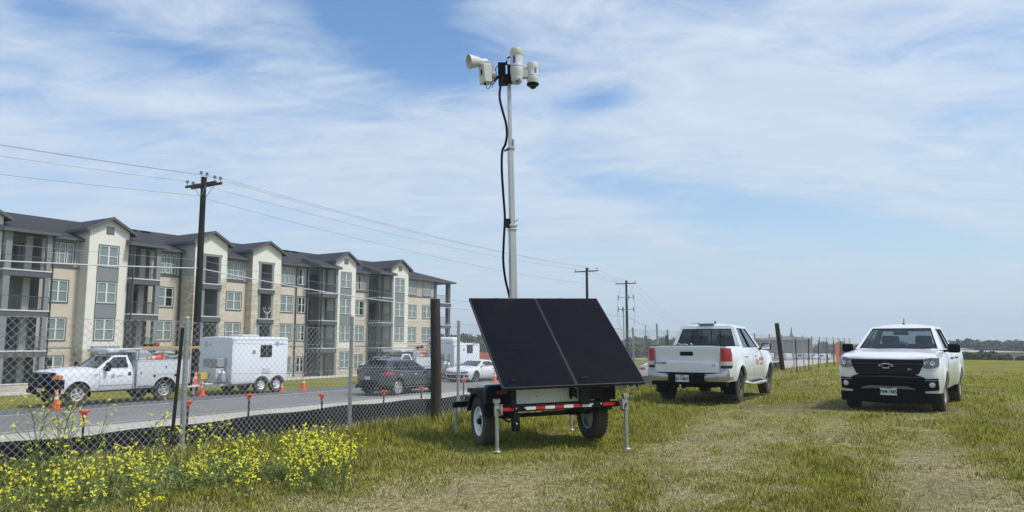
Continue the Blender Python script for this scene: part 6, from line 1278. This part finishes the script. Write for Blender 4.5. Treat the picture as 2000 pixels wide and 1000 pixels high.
def bay_windowed(x0, x1, proj, wx0, wx1, ztop, rise, g0=-.3):
    hs = []; 
    for k in range(4): a = k*FH+.85 if k else .80; hs.append((wx0, wx1, a, k*FH+2.62))
    for k, h in enumerate(hs): window(h[0], h[1], -proj-.005, h[2], h[3], 2)
    wallpanel('wall', x0, x1, -proj, 1*FH+.0, ztop, [h for h in hs if h[2] > FH], M['cream']); wallpanel('wall', x0, x1, -proj-.03, g0, FH-.0, [hs[0]], M['stone'])
    for x in (x0, x1): bbox('wall', x-.02*(x == x1), x+.02*(x == x0), -proj, 3.6, FH, ztop, M['cream']); bbox('wall', x-.03*(x == x1), x+.03*(x == x0), -proj-.03, .1, g0, FH, M['stone'])
    for k in range(1, 3): mb = MB(); mb.box(wx0-.09, wx1+.09, -proj-.015, -proj+.02, k*FH+2.71, (k+1)*FH+.76); mb.build('spandrel_panel', M['panel_grey'], bld)
    mb = MB()
    for k in range(1, 3):
        for xx in (wx0-.12, wx1+.09): mb.box(xx, xx+.03, -proj-.03, -proj+.02, k*FH+2.71, (k+1)*FH+.76)
    mb.build('spandrel_trim', M['trim_grey'], bld)
    xm = (x0+x1)/2; mb = MB(); mb.box(xm-.34, xm+.34, -proj-.03, -proj+.02, ztop-.35, ztop+.30, 0)
    for k in range(7): mb.box(xm-.27, xm+.27, -proj-.05, -proj-.03, ztop-.28+.08*k, ztop-.24+.08*k, 1)
    mb.build('gable_vent', [M['trim_grey'], M['panel_grey']], bld); gable(x0, x1, proj, ztop, rise)
def bay_balcony(x0, x1, proj, ox0, ox1, ztop, rise, g0=-.3):
    zt = 3*FH+.62; hole = (ox0, ox1, .05, 3*FH+2.65); low = (ox0, ox1, .05, zt)
    wallpanel('wall', x0, x1, -proj, zt, ztop, [(ox0, ox1, zt-.01, hole[3])], M['cream'], th=.3); wallpanel('wall', x0, x1, -proj-.03, g0, zt, [(ox0, ox1, .05, zt+.01)], M['stone'], th=.3)
    for x in (x0, x1): bbox('wall', x-.02*(x == x1), x+.02*(x == x0), -proj, 3.6, zt, ztop, M['greige'] if x == x0 else M['cream']); bbox('wall', x-.03*(x == x1), x+.03*(x == x0), -proj-.03, .1, g0, zt, M['stone'])
    mb = MB(); 
    for x in (ox0, ox1-.28): mb.box(x, x+.28, -proj-.06, -proj+.22, .05, hole[3])
    mb.box(ox0-.1, ox1+.1, -proj-.07, -proj+.1, hole[3], hole[3]+.22); mb.build('column', M['panel_grey'], bld)
    for k in range(4): niche(ox0+.02, ox1-.02, -proj+.3, k*FH+.0, (k+1)*FH-.35 if k < 3 else hole[3], 1.7, k)
    for k in (1, 2, 3):
        z = k*FH; mb = MB(); mb.box(ox0-.06, ox1+.06, -proj-.20, -proj+.3, z-.52, z-.08, 0); mb.box(ox0-.08, ox1+.08, -proj-.23, -proj+.3, z-.08, z+.02, 1); bs = mb.build('balcony', [M['trim_grey'], M['slab_white']], bld); mb = MB(); mb.bar((ox0+.28, -proj-.02, z+1.08), (ox1-.28, -proj-.02, z+1.08), .05, .04)
        n = int((ox1-ox0-.5)/.13)
        for i in range(n+1): x = ox0+.28+(ox1-ox0-.56)*i/n; mb.box(x-.008, x+.008, -proj-.028, -proj-.012, z+.05, z+1.08)
        mb.build('railing', M['trim_grey'], bs)
    gable(x0, x1, proj, ztop, rise)
ZT = 13.35
# west to east
bay_windowed(24.1, 27.7, 1.25, 25.2, 26.8, ZT, .95)
def balc_unit(x0, x1, proj, cols, right_wall_x, doork=0):
    for k in range(4): niche(x0, x1, .02, k*FH, (k+1)*FH-.35 if k < 3 else EV-.3, 1.3, k+doork)
    wallpanel('wall', x0-.3, x1+.35, 0, -.3, EV+.1, [(x0, x1, k*FH, (k+1)*FH-.35 if k < 3 else EV-.3) for k in range(4)], M['greige'])
    for xx in (x0+(x1-x0)*.62,): bbox('column', xx, xx+.5, -.25, .02, 0, EV-.2, M['cream_grey'])
    balcony(x0-.05, x1, proj, (1, 2, 3), cols)
M['cream_grey'] = pm('cream_grey', (.42, .41, .385), .8, 0, .05)
balc_unit(27.75, 31.2, 1.75, [(28.0, .45), (30.95, .34)], 0)
W1_ = storey_windows(31.95, 33.45, 0, (1, 0, 0, 0), xt=(31.9, 33.75)); flat(31.3, 34.3, 0, W1_)
bay_windowed(34.3, 37.8, 1.25, 35.2, 36.85, ZT, .98)
balc_unit(37.85, 40.6, 1.75, [(38.0, .28), (40.4, .42)], 0, 1)
W2_ = storey_windows(41.55, 43.1, 0, (0, 0, 2, 0), xt=(41.6, 43.3)); flat(40.9, 43.85, 0, W2_)
bay_balcony(43.85, 47.45, 2.0, 44.75, 46.75, ZT, .95)
W3_ = storey_windows(49.1, 50.85, 0, (0, 0, 0, 0), xt=(49.0, 51.0)); flat(47.45, 51.5, 0, W3_)
bay_balcony(51.5, 55.3, .8, 52.35, 54.3, ZT, .95)
W4_ = storey_windows(56.0, 57.75, 0, (0, 0, 0, 0), low=.5); W5_ = storey_windows(58.55, 59.6, 0, (3, 2, 3, 1), triple=False, low=.5)
flat(55.3, 59.85, 0, W4_+W5_, g0=-.8)
balc_unit(60.1, 62.95, 1.75, [(60.3, .25), (62.8, .34)], 0)
bay_windowed(63.0, 66.4, 1.25, 63.95, 65.55, ZT, .98, g0=-.8)
W6_ = storey_windows(67.6, 69.2, 0, (0, 0, 2, 2), low=.4); flat(66.4, 69.9, 0, W6_, g0=-.8)
balc_unit(70.1, 72.75, 1.75, [(70.3, .25), (72.6, .34)], 0, 1)
bay_windowed(72.9, 76.3, 1.25, 73.75, 75.4, ZT, .98, g0=-.8)
W7_ = storey_windows(77.8, 79.5, 0, (0, 0, 0, 0), low=.4); W8_ = storey_windows(81.0, 82.7, 0, (0, 0, 0, 0), low=.4); flat(76.3, 83.4, 0, W7_+W8_, g0=-.8)
# east corner porch
for (cx_, cy_) in ((83.75, -.1), (87.0, -.1), (87.0, 3.4)): bbox('column', cx_-.27, cx_+.27, cy_, cy_+.5, -.8, EV, M['trim_grey'])
for k in (1, 2, 3):
    mb = MB(); mb.box(83.5, 87.35, -.2, 4, k*FH-.45, k*FH-.06, 0); mb.box(83.48, 87.4, -.24, 4, k*FH-.06, k*FH+.03, 1); bs = mb.build('balcony', [M['trim_grey'], M['slab_white']], bld)
    mb = MB(); mb.bar((84, 0, k*FH+1.1), (87.1, 0, k*FH+1.1), .05)
    for i in range(24): mb.box(84+.13*i-.008, 84+.13*i+.008, -.008, .008, k*FH+.05, k*FH+1.1)
    mb.build('railing', M['trim_grey'], bs)
bbox('wall', 83.4, 83.6, .03, 16, -.8, EV+.1, M['greige']); bbox('wall', 20, 83.4, 15.8, 16, -.8, EV, M['tan']); bbox('wall', 20, 20.3, 0, 16, -.8, EV, M['tan']); wallpanel('wall', 20, 24.1, 0, -.3, EV+.1, [], M['tan'])
# main roof with eaves, fascia and hipped east end
mb = MB(); oh = .65; zr = EV+2.75; yr_ = 8.0; x0, x1 = 19.5, 88.0; z0 = EV-.02
V_ = [(x0, -oh, z0), (x1, -oh, z0), (x1-8, yr_, zr), (x0, yr_, zr), (x1, 16+oh, z0), (x0, 16+oh, z0)]
mb.add(V_, [(0, 1, 2, 3), (1, 4, 2), (4, 5, 3, 2)], 0)
mb.add([(x0, -oh, z0-.2), (x1, -oh, z0-.2), (x1, -oh, z0-.003), (x0, -oh, z0-.003), (x1, 16+oh, z0-.2), (x1, 16+oh, z0-.003), (x0, 1.5, z0-.2), (x1, 1.5, z0-.2)], [(0, 1, 2, 3), (1, 4, 5, 2), (1, 0, 6, 7)], 1)
mb.build('roof', [M['roof'], M['trim_grey']], bld)
# shallow porch roofs stepping over the balconies
for (a, b) in ((27.4, 31.6), (37.5, 41.0), (59.7, 63.2), (69.8, 73.0)):
    mb = MB(); p_ = 2.15; zf = EV-.22; zb = EV+.55+.25
    mb.add([(a, -p_, zf+.2), (b, -p_, zf+.2), (b-.0, .9, zb+.15), (a+.0, .9, zb+.15), (a, -p_, zf), (b, -p_, zf), (b, .9, zf), (a, .9, zf)], [(0, 1, 2, 3), (7, 6, 5, 4)], 0); mb.add([(a, -p_-.02, zf-.02), (b, -p_-.02, zf-.02), (b, -p_-.02, zf+.22), (a, -p_-.02, zf+.22), (a, .9, zf), (a, .9, zb+.15), (b, .9, zf), (b, .9, zb+.15)], [(0, 1, 2, 3), (4, 0, 3, 5), (1, 6, 7, 2)], 1); mb.build('porch_roof', [M['roof'], M['trim_grey']], bld)
# downpipes
for (x, y) in ((43.7, -.12), (58.15, -.12), (59.75, -.12), (31.3, -1.7), (37.95, -1.8), (60.35, -1.8), (70.4, -1.8)):
    mb = MB(); mb.box(x-.05, x+.05, y-.05, y+.05, 0, EV-.2); mb.bar((x, y, EV-.2), (x, -.62 if y > -1 else y-.2, EV-.05), .08); mb.build('downpipe', M['dark_pipe'], bld)
# ridge vents
for x in (24.5, 25.8, 28.2, 29.4, 30.8, 41.8, 42.9, 44.3, 57.3, 58.6, 59.9, 61.3, 62.6, 64): mb = MB(); mb.box(x-.4, x+.4, yr_-1.35, yr_-.9, zr-.42, zr-.22); mb.build('roof_vent', M['black_plastic'], bld)
# metal lean-to canopy at the first bay, satellite-dish-like loop chair on one balcony rail left out
mb = MB(); mb.prism([(-2.6, 2.75), (-1.25, 3.45), (-1.25, 3.38), (-2.6, 2.66)], lambda a, b: (35.0, a, b), lambda a, b: (37.3, a, b))
for i in range(7): mb.bar((35.05+.37*i, -2.6, 2.78), (35.05+.37*i, -1.26, 3.48), .03, .04)
mb.build('canopy', M['panel_grey'], bld)
# white curled chair frame resting on a second floor balcony
e = empty('wire_chair', bo+Matrix.Rotation(ROAD, 3, 'Z')@Vector((53.5, -.9, 2*FH+.02)), ROAD, 'white curly metal chair standing on a stone bay balcony', 'chair'); mb = MB()
for sx in (-1, 1): mb.tube([(.1*sx, 0, 0), (.12*sx, 0, .5), (.38*sx, 0, .75), (.5*sx, 0, 1.1), (.3*sx, 0, 1.25), (.2*sx, 0, 1.0)], .028, 6)
mb.tube([(-.38, 0, .75), (0, 0, .62), (.38, 0, .75)], .028, 6); mb.tube([(-.12, 0, .5), (.12, 0, .5)], .03, 6); mb.build('chair_frame', M['vinyl'], e, smooth=60)
# low stone wall in front of the left part
w0 = PD(13, 60.9, 0); e = empty('retaining_wall', PD(13, 60.9, -2.45), ROAD, 'low pale stone wall running in front of the ground floor on the left', 'wall'); mb = MB(); mb.box(0, 19.5, -.15, .15, -.3, .72); mb.build('wall_block', M['stone_blocks'], e, bevel=.02); mb = MB(); mb.box(0, 19.6, -.2, .2, .72, .80); mb.build('coping', M['slab_white'], e, bevel=.01)
# ---------------------------------------------------------------- distant trees, buildings, works
def tree_proto(name, R, H, th, seed, mat, n=2600, leaf=.42, bush=False):
    r = np.random.default_rng(seed); e = empty(name, (0, 0, -50)); mb = MB()
    if not bush:
        mb.tube([(0, 0, -.3), (.1, 0, th), (0, .1, th+H*.35)], [.22, .15, .06], 7)
        for k in range(6): a = k*1.05+r.random(); mb.tube([(.05, 0, th*.8), (cos(a)*R*.4, sin(a)*R*.4, th+H*.25), (cos(a)*R*.75, sin(a)*R*.75, th+H*(.35+.3*r.random()))], [.09, .05, .02], 5)
        mb.build('trunk', M['bark'], e, smooth=60)
    K = 11 if not bush else 7; V = []; Fc = []
    for k in range(K):
        a = r.random()*2*pi; rr = R*(.15+.62*r.random()); cz = th+H*(.2+.62*r.random()) if not bush else H*.45*(.4+r.random()); br = R*(.30+.22*r.random()); c = np.array([cos(a)*rr, sin(a)*rr, cz])
        m = n//K; d = r.normal(size=(m, 3)); d /= np.linalg.norm(d, axis=1)[:, None]; rad = br*(r.random(m)**.4)[:, None]; p = c+d*rad*np.array([1, 1, .75]); V.append(p)
    P = np.concatenate(V); P = P[P[:, 2] > (.25 if bush else th*.55)]; m = len(P); u = r.normal(size=(m, 3)); u /= np.linalg.norm(u, axis=1)[:, None]; w_ = r.normal(size=(m, 3)); w_ -= (w_*u).sum(1)[:, None]*u; w_ /= np.linalg.norm(w_, axis=1)[:, None]; s = leaf*(.6+.8*r.random(m))[:, None]
    vs = np.stack([P-u*s, P+w_*s*.6, P+u*s, P-w_*s*.6], 1).reshape(-1, 3); mb = MB(); mb.v = [tuple(q) for q in vs]; mb.f = [(4*i, 4*i+1, 4*i+2, 4*i+3) for i in range(m)]; mb.m = [0]*m; mb.build('crown', mat, e); return e
tA = tree_proto('broadleaf_tree', 3.6, 5.6, 1.8, 3, M['leaf_dark']); tB = tree_proto('broadleaf_tree', 4.2, 4.6, 1.4, 5, M['leaf_mid']); bA = tree_proto('shrub', 2.2, 2.6, 0, 9, M['leaf_mid'], 1300, .3, True)
used = {}
def put(proto, px, d, h, ref, label, cat, group, base=None):
    o = proto if id(proto) not in used else copy_tree(proto); used[id(proto)] = 1
    p = at_d(px, 660, d); p.z = gz(p.x, p.y) if base is None else base; o.location = p; s = h/ref; o.scale = (s*(1+.15*rng.normal()*.5), s, s); o.rotation_euler = (0, 0, rng.random()*6.28); tag(o, label, cat, group); return o
def top_h(px, py, d): p = at_d(px, py, d); return p.z-gz(p.x, p.y)
TG = 'trees along the right horizon'; tl = 'dark green tree in the row along the horizon beyond the field at right'
xs_t = [1600, 1622, 1648, 1690, 1730, 1775, 1812, 1850, 1872, 1884, 1897, 1908, 1921, 1934, 1947, 1958, 1971, 1984, 1996, 2010, 2030, 2052, 2080, 2110, 2150]
for i, px in enumerate(xs_t):
    d = 300+40*sin(i*2.3); py = 667+2.0*sin(i*1.7)-(5 if px == 1897 else 0); put((tA, tB)[i % 2], px, d, max(5, top_h(px, py, d)), 7.6 if i % 2 == 0 else 6.0, 'taller rounded tree standing up from the right horizon row' if px == 1897 else tl, 'tree', TG)
TG2 = 'trees on the rise behind the trailers'
for i, px in enumerate([800, 822, 845, 868, 880, 893, 905, 918, 930, 944, 958, 972, 990, 1010, 1040, 1070, 1100]):
    d = 190+25*sin(i*2.9); put((tB, tA)[i % 2], px, d, top_h(px, 655.5+3*sin(i*2.1)+(px-865)*.02, d), 6.0 if i % 2 == 0 else 7.6, 'green tree in the belt seen over the white trailer and coupe', 'tree', TG2)
TG3 = 'trees between the solar panel and the pickup'
for i, (px, py, d) in enumerate([(1190, 660, 230), (1208, 661, 240), (1228, 659, 230), (1242, 660, 225), (1292, 662, 260), (1310, 660, 250), (1318, 664, 200), (1262, 664, 300), (1275, 666, 310), (1330, 662, 240), (1350, 664, 250), (1380, 664, 260), (1420, 664, 270), (1460, 663, 300), (1495, 659, 260)]): put((tA, tB)[i % 2], px, d, top_h(px, py, d), 7.6 if i % 2 == 0 else 6.0, 'distant tree seen between the solar panel and the receding pickup' if px < 1340 else 'distant tree hidden behind the receding pickup cab or just right of it', 'tree', TG3 if px < 1340 else 'trees behind the receding pickup')
BG = 'shrubs on the far field edge'
for i, (px, py, d) in enumerate([(1250, 668, 150), (1262, 667, 155), (1236, 669, 150), (1884, 688, 112), (1893, 686, 108), (1908, 685, 104), (1918, 684, 102), (1928, 685, 103), (1938, 687, 106), (1960, 692, 104), (1964, 691, 110), (1994, 693, 104), (2006, 692, 106), (1870, 688, 112), (1850, 688, 112)]): put(bA, px, d, max(.8, top_h(px, py, d)), 2.4, 'leafy green shrub left of the pickup beyond the road' if px < 1300 else 'leafy green shrub at the far edge of the field on the right', 'shrub', BG if px > 1300 else 'shrubs beyond the road')
def dbox(name, label, cat, px0, px1, d, pytop, mat, depth=14, roofmat=None, group=None, pybase=None):
    a = at_d(px0, pytop, d); b = at_d(px1, pytop, d); z0 = gz((a.x+b.x)/2, d)-.5 if pybase is None else at_d(px0, pybase, d).z; e = empty(name, (a.x, d, z0), 0, label, cat, group); w_ = b.x-a.x; h = a.z-z0
    mb = MB(); mb.box(0, w_, 0, depth, 0, h*.86); mb.build('wall', mat, e); mb = MB(); mb.prism([(-.3, h*.86), (w_+.3, h*.86), (w_+.3, h*.92), (w_*.5, h), (-.3, h*.92)], lambda x, z: (x, -.3, z), lambda x, z: (x, depth+.3, z)); mb.build('roof', roofmat or mat, e)
    mb = MB(); n = max(2, int(w_/5))
    for k in range(n): mb.box(w_*(k+.3)/n, w_*(k+.7)/n, -.06, .0, h*.12, h*.5)
    mb.build('loading_door', M['distant_brown'], e)
dbox('warehouse', 'long low pale warehouse on the right edge beyond the field', 'building', 1936, 2060, 150, 686, M['distant_wall'], 20)
dbox('farm_shed', 'small pale shed with a dark roof under the right horizon trees', 'building', 1940, 1952, 200, 680, M['distant_wall'], 6, M['roof'])
dbox('farmhouse', 'small house with a pale roof left of the horizon shed', 'building', 1876, 1900, 210, 680, M['distant_brown'], 8, M['distant_wall'])
dbox('depot', 'wide grey brown building in the haze behind the far fence', 'building', 1486, 1586, 250, 656.5, M['distant_brown'], 25, M['distant_wall'])
a_ = at_d(1567, 640, 250); e = empty('steeple', (a_.x, a_.y+10, gz(a_.x, a_.y)), 0, 'thin steeple rising above the hazy grey brown building', 'tower'); H = a_.z-gz(a_.x, a_.y)+.4
mb = MB(); mb.box(-1.0, 1.0, -1.0, 1.0, 0, H*.66); mb.build('tower_base', M['distant_wall'], e); mb = MB(); mb.tube([(0, 0, H*.66), (0, 0, H*.8), (0, 0, H)], [1.2, .35, .12], 6); mb.build('spire', M['distant_brown'], e)
# works vehicles and water-filled barriers by the far road
BGp = 'orange barriers on the far road'
for i, px in enumerate((936, 942.5, 949, 955.5)):
    q = at_d(px, 700, 125); e = empty('water_barrier', (q.x, q.y, gz(q.x, q.y)+.02), ROAD+.9, 'orange plastic barrier in the short row beyond the white coupe', 'barrier', BGp); mb = MB(); mb.prism([(-.35, 0), (.35, 0), (.30, .25), (.12, .5), (.09, 1.05), (-.09, 1.05), (-.12, .5), (-.30, .25)], lambda a, b: (-.38, a, b), lambda a, b: (.38, a, b)); mb.build('barrier_body', M['barrier'], e, bevel=.03)
for i, (px, py, d) in enumerate([(1462, 686, 190), (1500, 686, 185), (1530, 686, 190), (1553, 685, 195), (1568, 686, 188), (1590, 686, 192), (1604, 687, 190)]):
    q = at_d(px, py, d); e = empty('distant_van', (q.x, q.y, gz(q.x, q.y)), ROAD+.4*i, 'tiny distant white vehicle on the far road behind the fence', 'van', 'distant vehicles behind the far fence'); mb = MB(); mb.prism([(-2.3, .35), (2.3, .35), (2.35, .9), (1.5, 1.15), (.9, 1.75), (-2.2, 1.8), (-2.35, 1.0)], lambda a, b: (a, -.9, b), lambda a, b: (a, .9, b)); mb.build('body', M['fleet_white'], e, bevel=.1)
    for x in (-1.4, 1.4): mb = MB(); mb.tube([(x, -.92, .35), (x, .92, .35)], .35, 14); mb.build('wheel', M['rubber'], e)
    mb = MB(); mb.box(.2, 1.0, -.91, .91, 1.15, 1.6); mb.build('window', M['tint'], e)
# ---------------------------------------------------------------- grass, weeds and flowers near the camera
def bladeset(name, P, h, w_, lean, dry, mat, kind='stuff', label=None):
    m = len(P); a = rng.random(m)*2*pi; dx = np.stack([np.cos(a), np.sin(a), np.zeros(m)], 1); b = a+pi/2+rng.normal(size=m)*.5; ld = np.stack([np.cos(b), np.sin(b), np.zeros(m)], 1)*lean[:, None]
    up = np.array([0, 0, 1.])*(h*np.sqrt(np.clip(1-lean**2, .02, 1)))[:, None]; L_ = ld*h[:, None]
    v = np.stack([P-dx*w_[:, None]*.5, P+dx*w_[:, None]*.5, P+L_*.35+up*.6+dx*w_[:, None]*.38, P+L_*.35+up*.6-dx*w_[:, None]*.38, P+L_+up], 1)
    me = bpy.data.meshes.new(name); me.vertices.add(m*5); me.vertices.foreach_set('co', v.reshape(-1).astype(np.float32)); base = (np.arange(m)*5)[:, None]
    li = (base+np.array([0, 1, 2, 3, 3, 2, 4])[None]).ravel().astype(np.int32); me.loops.add(len(li)); me.loops.foreach_set('vertex_index', li); me.polygons.add(m*2); ls = (np.arange(m)*7)[:, None]+np.array([0, 4])[None]; me.polygons.foreach_set('loop_start', ls.ravel().astype(np.int32)); me.update(calc_edges=True)
    attr(me, 'dry', np.repeat(dry, 5)); attr(me, 'rnd', np.repeat(rng.random(m), 5)); me.materials.append(mat); o = bpy.data.objects.new(name, me); COL.objects.link(o); tag(o, label, 'grass', kind=kind); return o
def blademat():
    m, nt, b = newmat('grass_blade'); L = nt.links.new; dr = N(nt, 'ShaderNodeAttribute', attribute_name='dry'); rn = N(nt, 'ShaderNodeAttribute', attribute_name='rnd')
    g = N(nt, 'ShaderNodeValToRGB'); e = g.color_ramp.elements; e[0].color = (.075, .095, .012, 1); e[1].position = 1; e[1].color = (.34, .335, .042, 1); L(rn.outputs['Fac'], g.inputs[0])
    d = N(nt, 'ShaderNodeValToRGB'); e = d.color_ramp.elements; e[0].color = (.18, .15, .07, 1); e[1].position = 1; e[1].color = (.68, .59, .34, 1); L(rn.outputs['Fac'], d.inputs[0])
    mx = N(nt, 'ShaderNodeMix', data_type='RGBA'); L(dr.outputs['Fac'], mx.inputs[0]); L(g.outputs[0], mx.inputs[6]); L(d.outputs[0], mx.inputs[7]); L(mx.outputs[2], b.inputs['Base Color']); b.inputs['Roughness'].default_value = .8; b.inputs['Specular IOR Level'].default_value = .05
    return m
M['blade'] = blademat()
def scatter(n, r0, r1, amin=-.80, amax=.80):
    r = 1/(1/r0+(1/r1-1/r0)*rng.random(n)); a = amin+(amax-amin)*rng.random(n); x = r*np.sin(a); y = r*np.cos(a); D = -(x*NV.x+y*NV.y); k = D < 9.6; return x[k], y[k], D[k], r[k]
x, y, D, r = scatter(500000, 5.2, 42)
dr = dryness(x, y); md = mudness(x, y); cl = fbm(x*3.1+9, y*3.1, 3); keep = (rng.random(len(x)) > md*.85)&(rng.random(len(x)) < .35+1.1*cl); x, y, D, r, dr, cl = x[keep], y[keep], D[keep], r[keep], dr[keep], cl[keep]
isdry = (rng.random(len(x)) < np.clip(dr*1.15-.05, 0, .95)).astype(float); z = ground(x, y); bank = npsm(4.5, 7.2, D)
h = (.030+.035*rng.random(len(x))*(1-dr)+.05*bank*rng.random(len(x))+.035*npsm(.55, .72, cl))*(1+.018*r); h = h*(1-.35*isdry*(1-bank)); w_ = .0028+.00042*r; w_ = w_*(.7+.6*rng.random(len(x))); lean = np.clip(.35+.5*rng.random(len(x))+.25*isdry*(1-bank), 0, .97)
bladeset('grass', np.stack([x, y, z-.004], 1), h, w_, lean, np.clip(isdry*.85+.15*rng.random(len(x)), 0, 1), M['blade'], label='short green and straw coloured grass covering the field')
# taller grass on the bank by the fence and along the silt fence
x, y, D, r = scatter(150000, 5.0, 45, -.95, .6); k = (D > 6.6)&(D < 9.5); x, y, D, r = x[k], y[k], D[k], r[k]
k = rng.random(len(x)) < npsm(6.6, 7.6, D)*(.3+.9*fbm(x*1.2, y*1.2, 3)); x, y, D, r = x[k], y[k], D[k], r[k]
h = (.06+.13*rng.random(len(x)))*(1+.01*r); bladeset('tall_grass', np.stack([x, y, ground(x, y)-.01], 1), h, (.004+.0005*r), np.clip(.15+.5*rng.random(len(x)), 0, .9), (rng.random(len(x)) < .16).astype(float), M['blade'], label='longer lush grass on the bank along the chain link fence')
# mustard plants
def stems():
    sv = MB(); fl = []; lf = []; dd = []
    spots = []
    def region(n, pxs, pys, hmin, hmax, nb):
        for _ in range(n):
            px = pxs[0]+(pxs[1]-pxs[0])*rng.random(); py = pys(px)+(rng.random()*rng.random())*60-0; p = at_z(px, py, .02); p.z = gz(p.x, p.y); spots.append((p, hmin+(hmax-hmin)*rng.random(), nb))
    region(52, (-330, 300), lambda x: 975-(x*.05), .18, .42, 9); region(32, (120, 500), lambda x: 950-(x-300)*.06, .20, .42, 8); region(44, (565, 675), lambda x: 925+abs(x-620)*.25, .30, .52, 10); region(8, (430, 600), lambda x: 915, .15, .32, 6); region(12, (40, 170), lambda x: 950, .62, .85, 9); region(10, (240, 480), lambda x: 925, .45, .62, 7); region(14, (-300, 300), lambda x: 1030, .2, .35, 6)
    for (p, H, nb) in spots:
        a0 = rng.random()*6.28; tip_ = p+Vector((cos(a0)*H*.22, sin(a0)*H*.22, H)); mid = p.lerp(tip_, .5)+Vector((0, 0, H*.05)); sv.tube([p, mid, tip_], [.005, .0035, .002], 3, cap=False); ends = [tip_]
        for k in range(nb):
            t = .30+.65*rng.random(); b = p.lerp(tip_, t); a = rng.random()*6.28; l = H*(.18+.30*rng.random()); e_ = b+Vector((cos(a)*l*.75, sin(a)*l*.75, l*.75)); sv.tube([b, b.lerp(e_, .6)+Vector((0, 0, -.01)), e_], [.003, .0022, .0015], 3, cap=False); ends.append(e_)
        for e_ in ends:
            for q in range(2+int(3*rng.random())): fl.append(e_+Vector(rng.normal(size=3))*.011)
        for k in range(6): lf.append((p+Vector((rng.normal()*.10, rng.normal()*.10, H*.40*rng.random()**1.5)), .03+.03*rng.random()))
    return sv, fl, lf
sv, fl, lf = stems(); so_ = sv.build('wildflower_stems', M['stem']); tag(so_, 'thin green stems of the yellow wildflowers in the lower left', 'wildflower', kind='stuff')
mb = MB()
for c in fl:
    n_ = Vector((rng.normal()*.6, rng.normal()*.6-.5, 1)).normalized(); u = n_.orthogonal().normalized(); w2 = n_.cross(u); s = .0066+.0035*rng.random()
    for k in range(4): a = k*pi/2+.4; d1 = u*cos(a)+w2*sin(a); d2 = u*cos(a+pi/2)+w2*sin(a+pi/2); mb.add([c, c+(d1*.7-d2*.5)*s, c+d1*1.25*s+n_*s*.2, c+(d1*.7+d2*.5)*s], [(0, 1, 2, 3)])
tag(mb.build('wildflower_blossoms', M['petal']), 'small bright yellow four petalled blossoms in the lower left', 'wildflower', kind='stuff')
mb = MB()
for c, s in lf:
    d = Vector(rng.normal(size=3)); d.z = abs(d.z)*.5; d.normalize(); s2 = d.orthogonal().normalized()*s*.22; mb.add([c, c+d*s*.5+s2, c+d*s, c+d*s*.5-s2], [(0, 1, 2, 3)])
for k in range(13000):
    px = -330+900*rng.random(); py = 925+max(12, 75-max(0, px-60)*.12)*rng.random()-(px*.03); p = at_z(px, py+12, .02); p.z = gz(p.x, p.y)+.20*rng.random()**1.6; d = Vector(rng.normal(size=3)); d.z = abs(d.z); d.normalize(); s = .025+.05*rng.random(); s2 = d.orthogonal().normalized()*s*.10; mb.add([p, p+d*s*.5+s2, p+d*s, p+d*s*.5-s2], [(0, 1, 2, 3)])
tag(mb.build('weeds', M['leaf_weed']), 'low leafy green weeds under the yellow wildflowers', 'weeds', kind='stuff')
mb = MB()
for (cx_, cy_, n) in ((245, 905, 60), (225, 925, 40), (620, 850, 60), (672, 850, 30), (330, 915, 40), (180, 940, 25)):
    c = at_D(cx_, cy_, 7.9); c.z = max(c.z, gz(c.x, c.y)+.05)
    for k in range(n):
        p = c+Vector((rng.normal()*.12, rng.normal()*.12, abs(rng.normal())*.05)); d = Vector(rng.normal(size=3)).normalized(); s = .014; s2 = d.orthogonal().normalized()*s*.6; mb.add([p, p+d*s+s2, p+d*2*s, p+d*s-s2], [(0, 1, 2, 3)])
tag(mb.build('dried_flowers', M['dried']), 'pinkish dried flower heads among the weeds by the fence foot', 'dried flowers', kind='stuff')

# ---------------------------------------------------------------- thin air haze
mb = MB(); mb.box(-420, 700, -60, 760, -16, 28); ho = mb.build('haze', [], None); ho['kind'] = 'stuff'; ho['label'] = 'thin pale haze lying over the whole field and road'
hm = bpy.data.materials.new('haze_air'); hm.use_nodes = True; hm.node_tree.nodes.clear(); o_ = hm.node_tree.nodes.new('ShaderNodeOutputMaterial'); v_ = hm.node_tree.nodes.new('ShaderNodeVolumePrincipled'); v_.inputs['Color'].default_value = (.80, .88, .97, 1); v_.inputs['Density'].default_value = .0007; v_.inputs['Anisotropy'].default_value = .2; hm.node_tree.links.new(v_.outputs[0], o_.inputs['Volume']); ho.data.materials.append(hm)
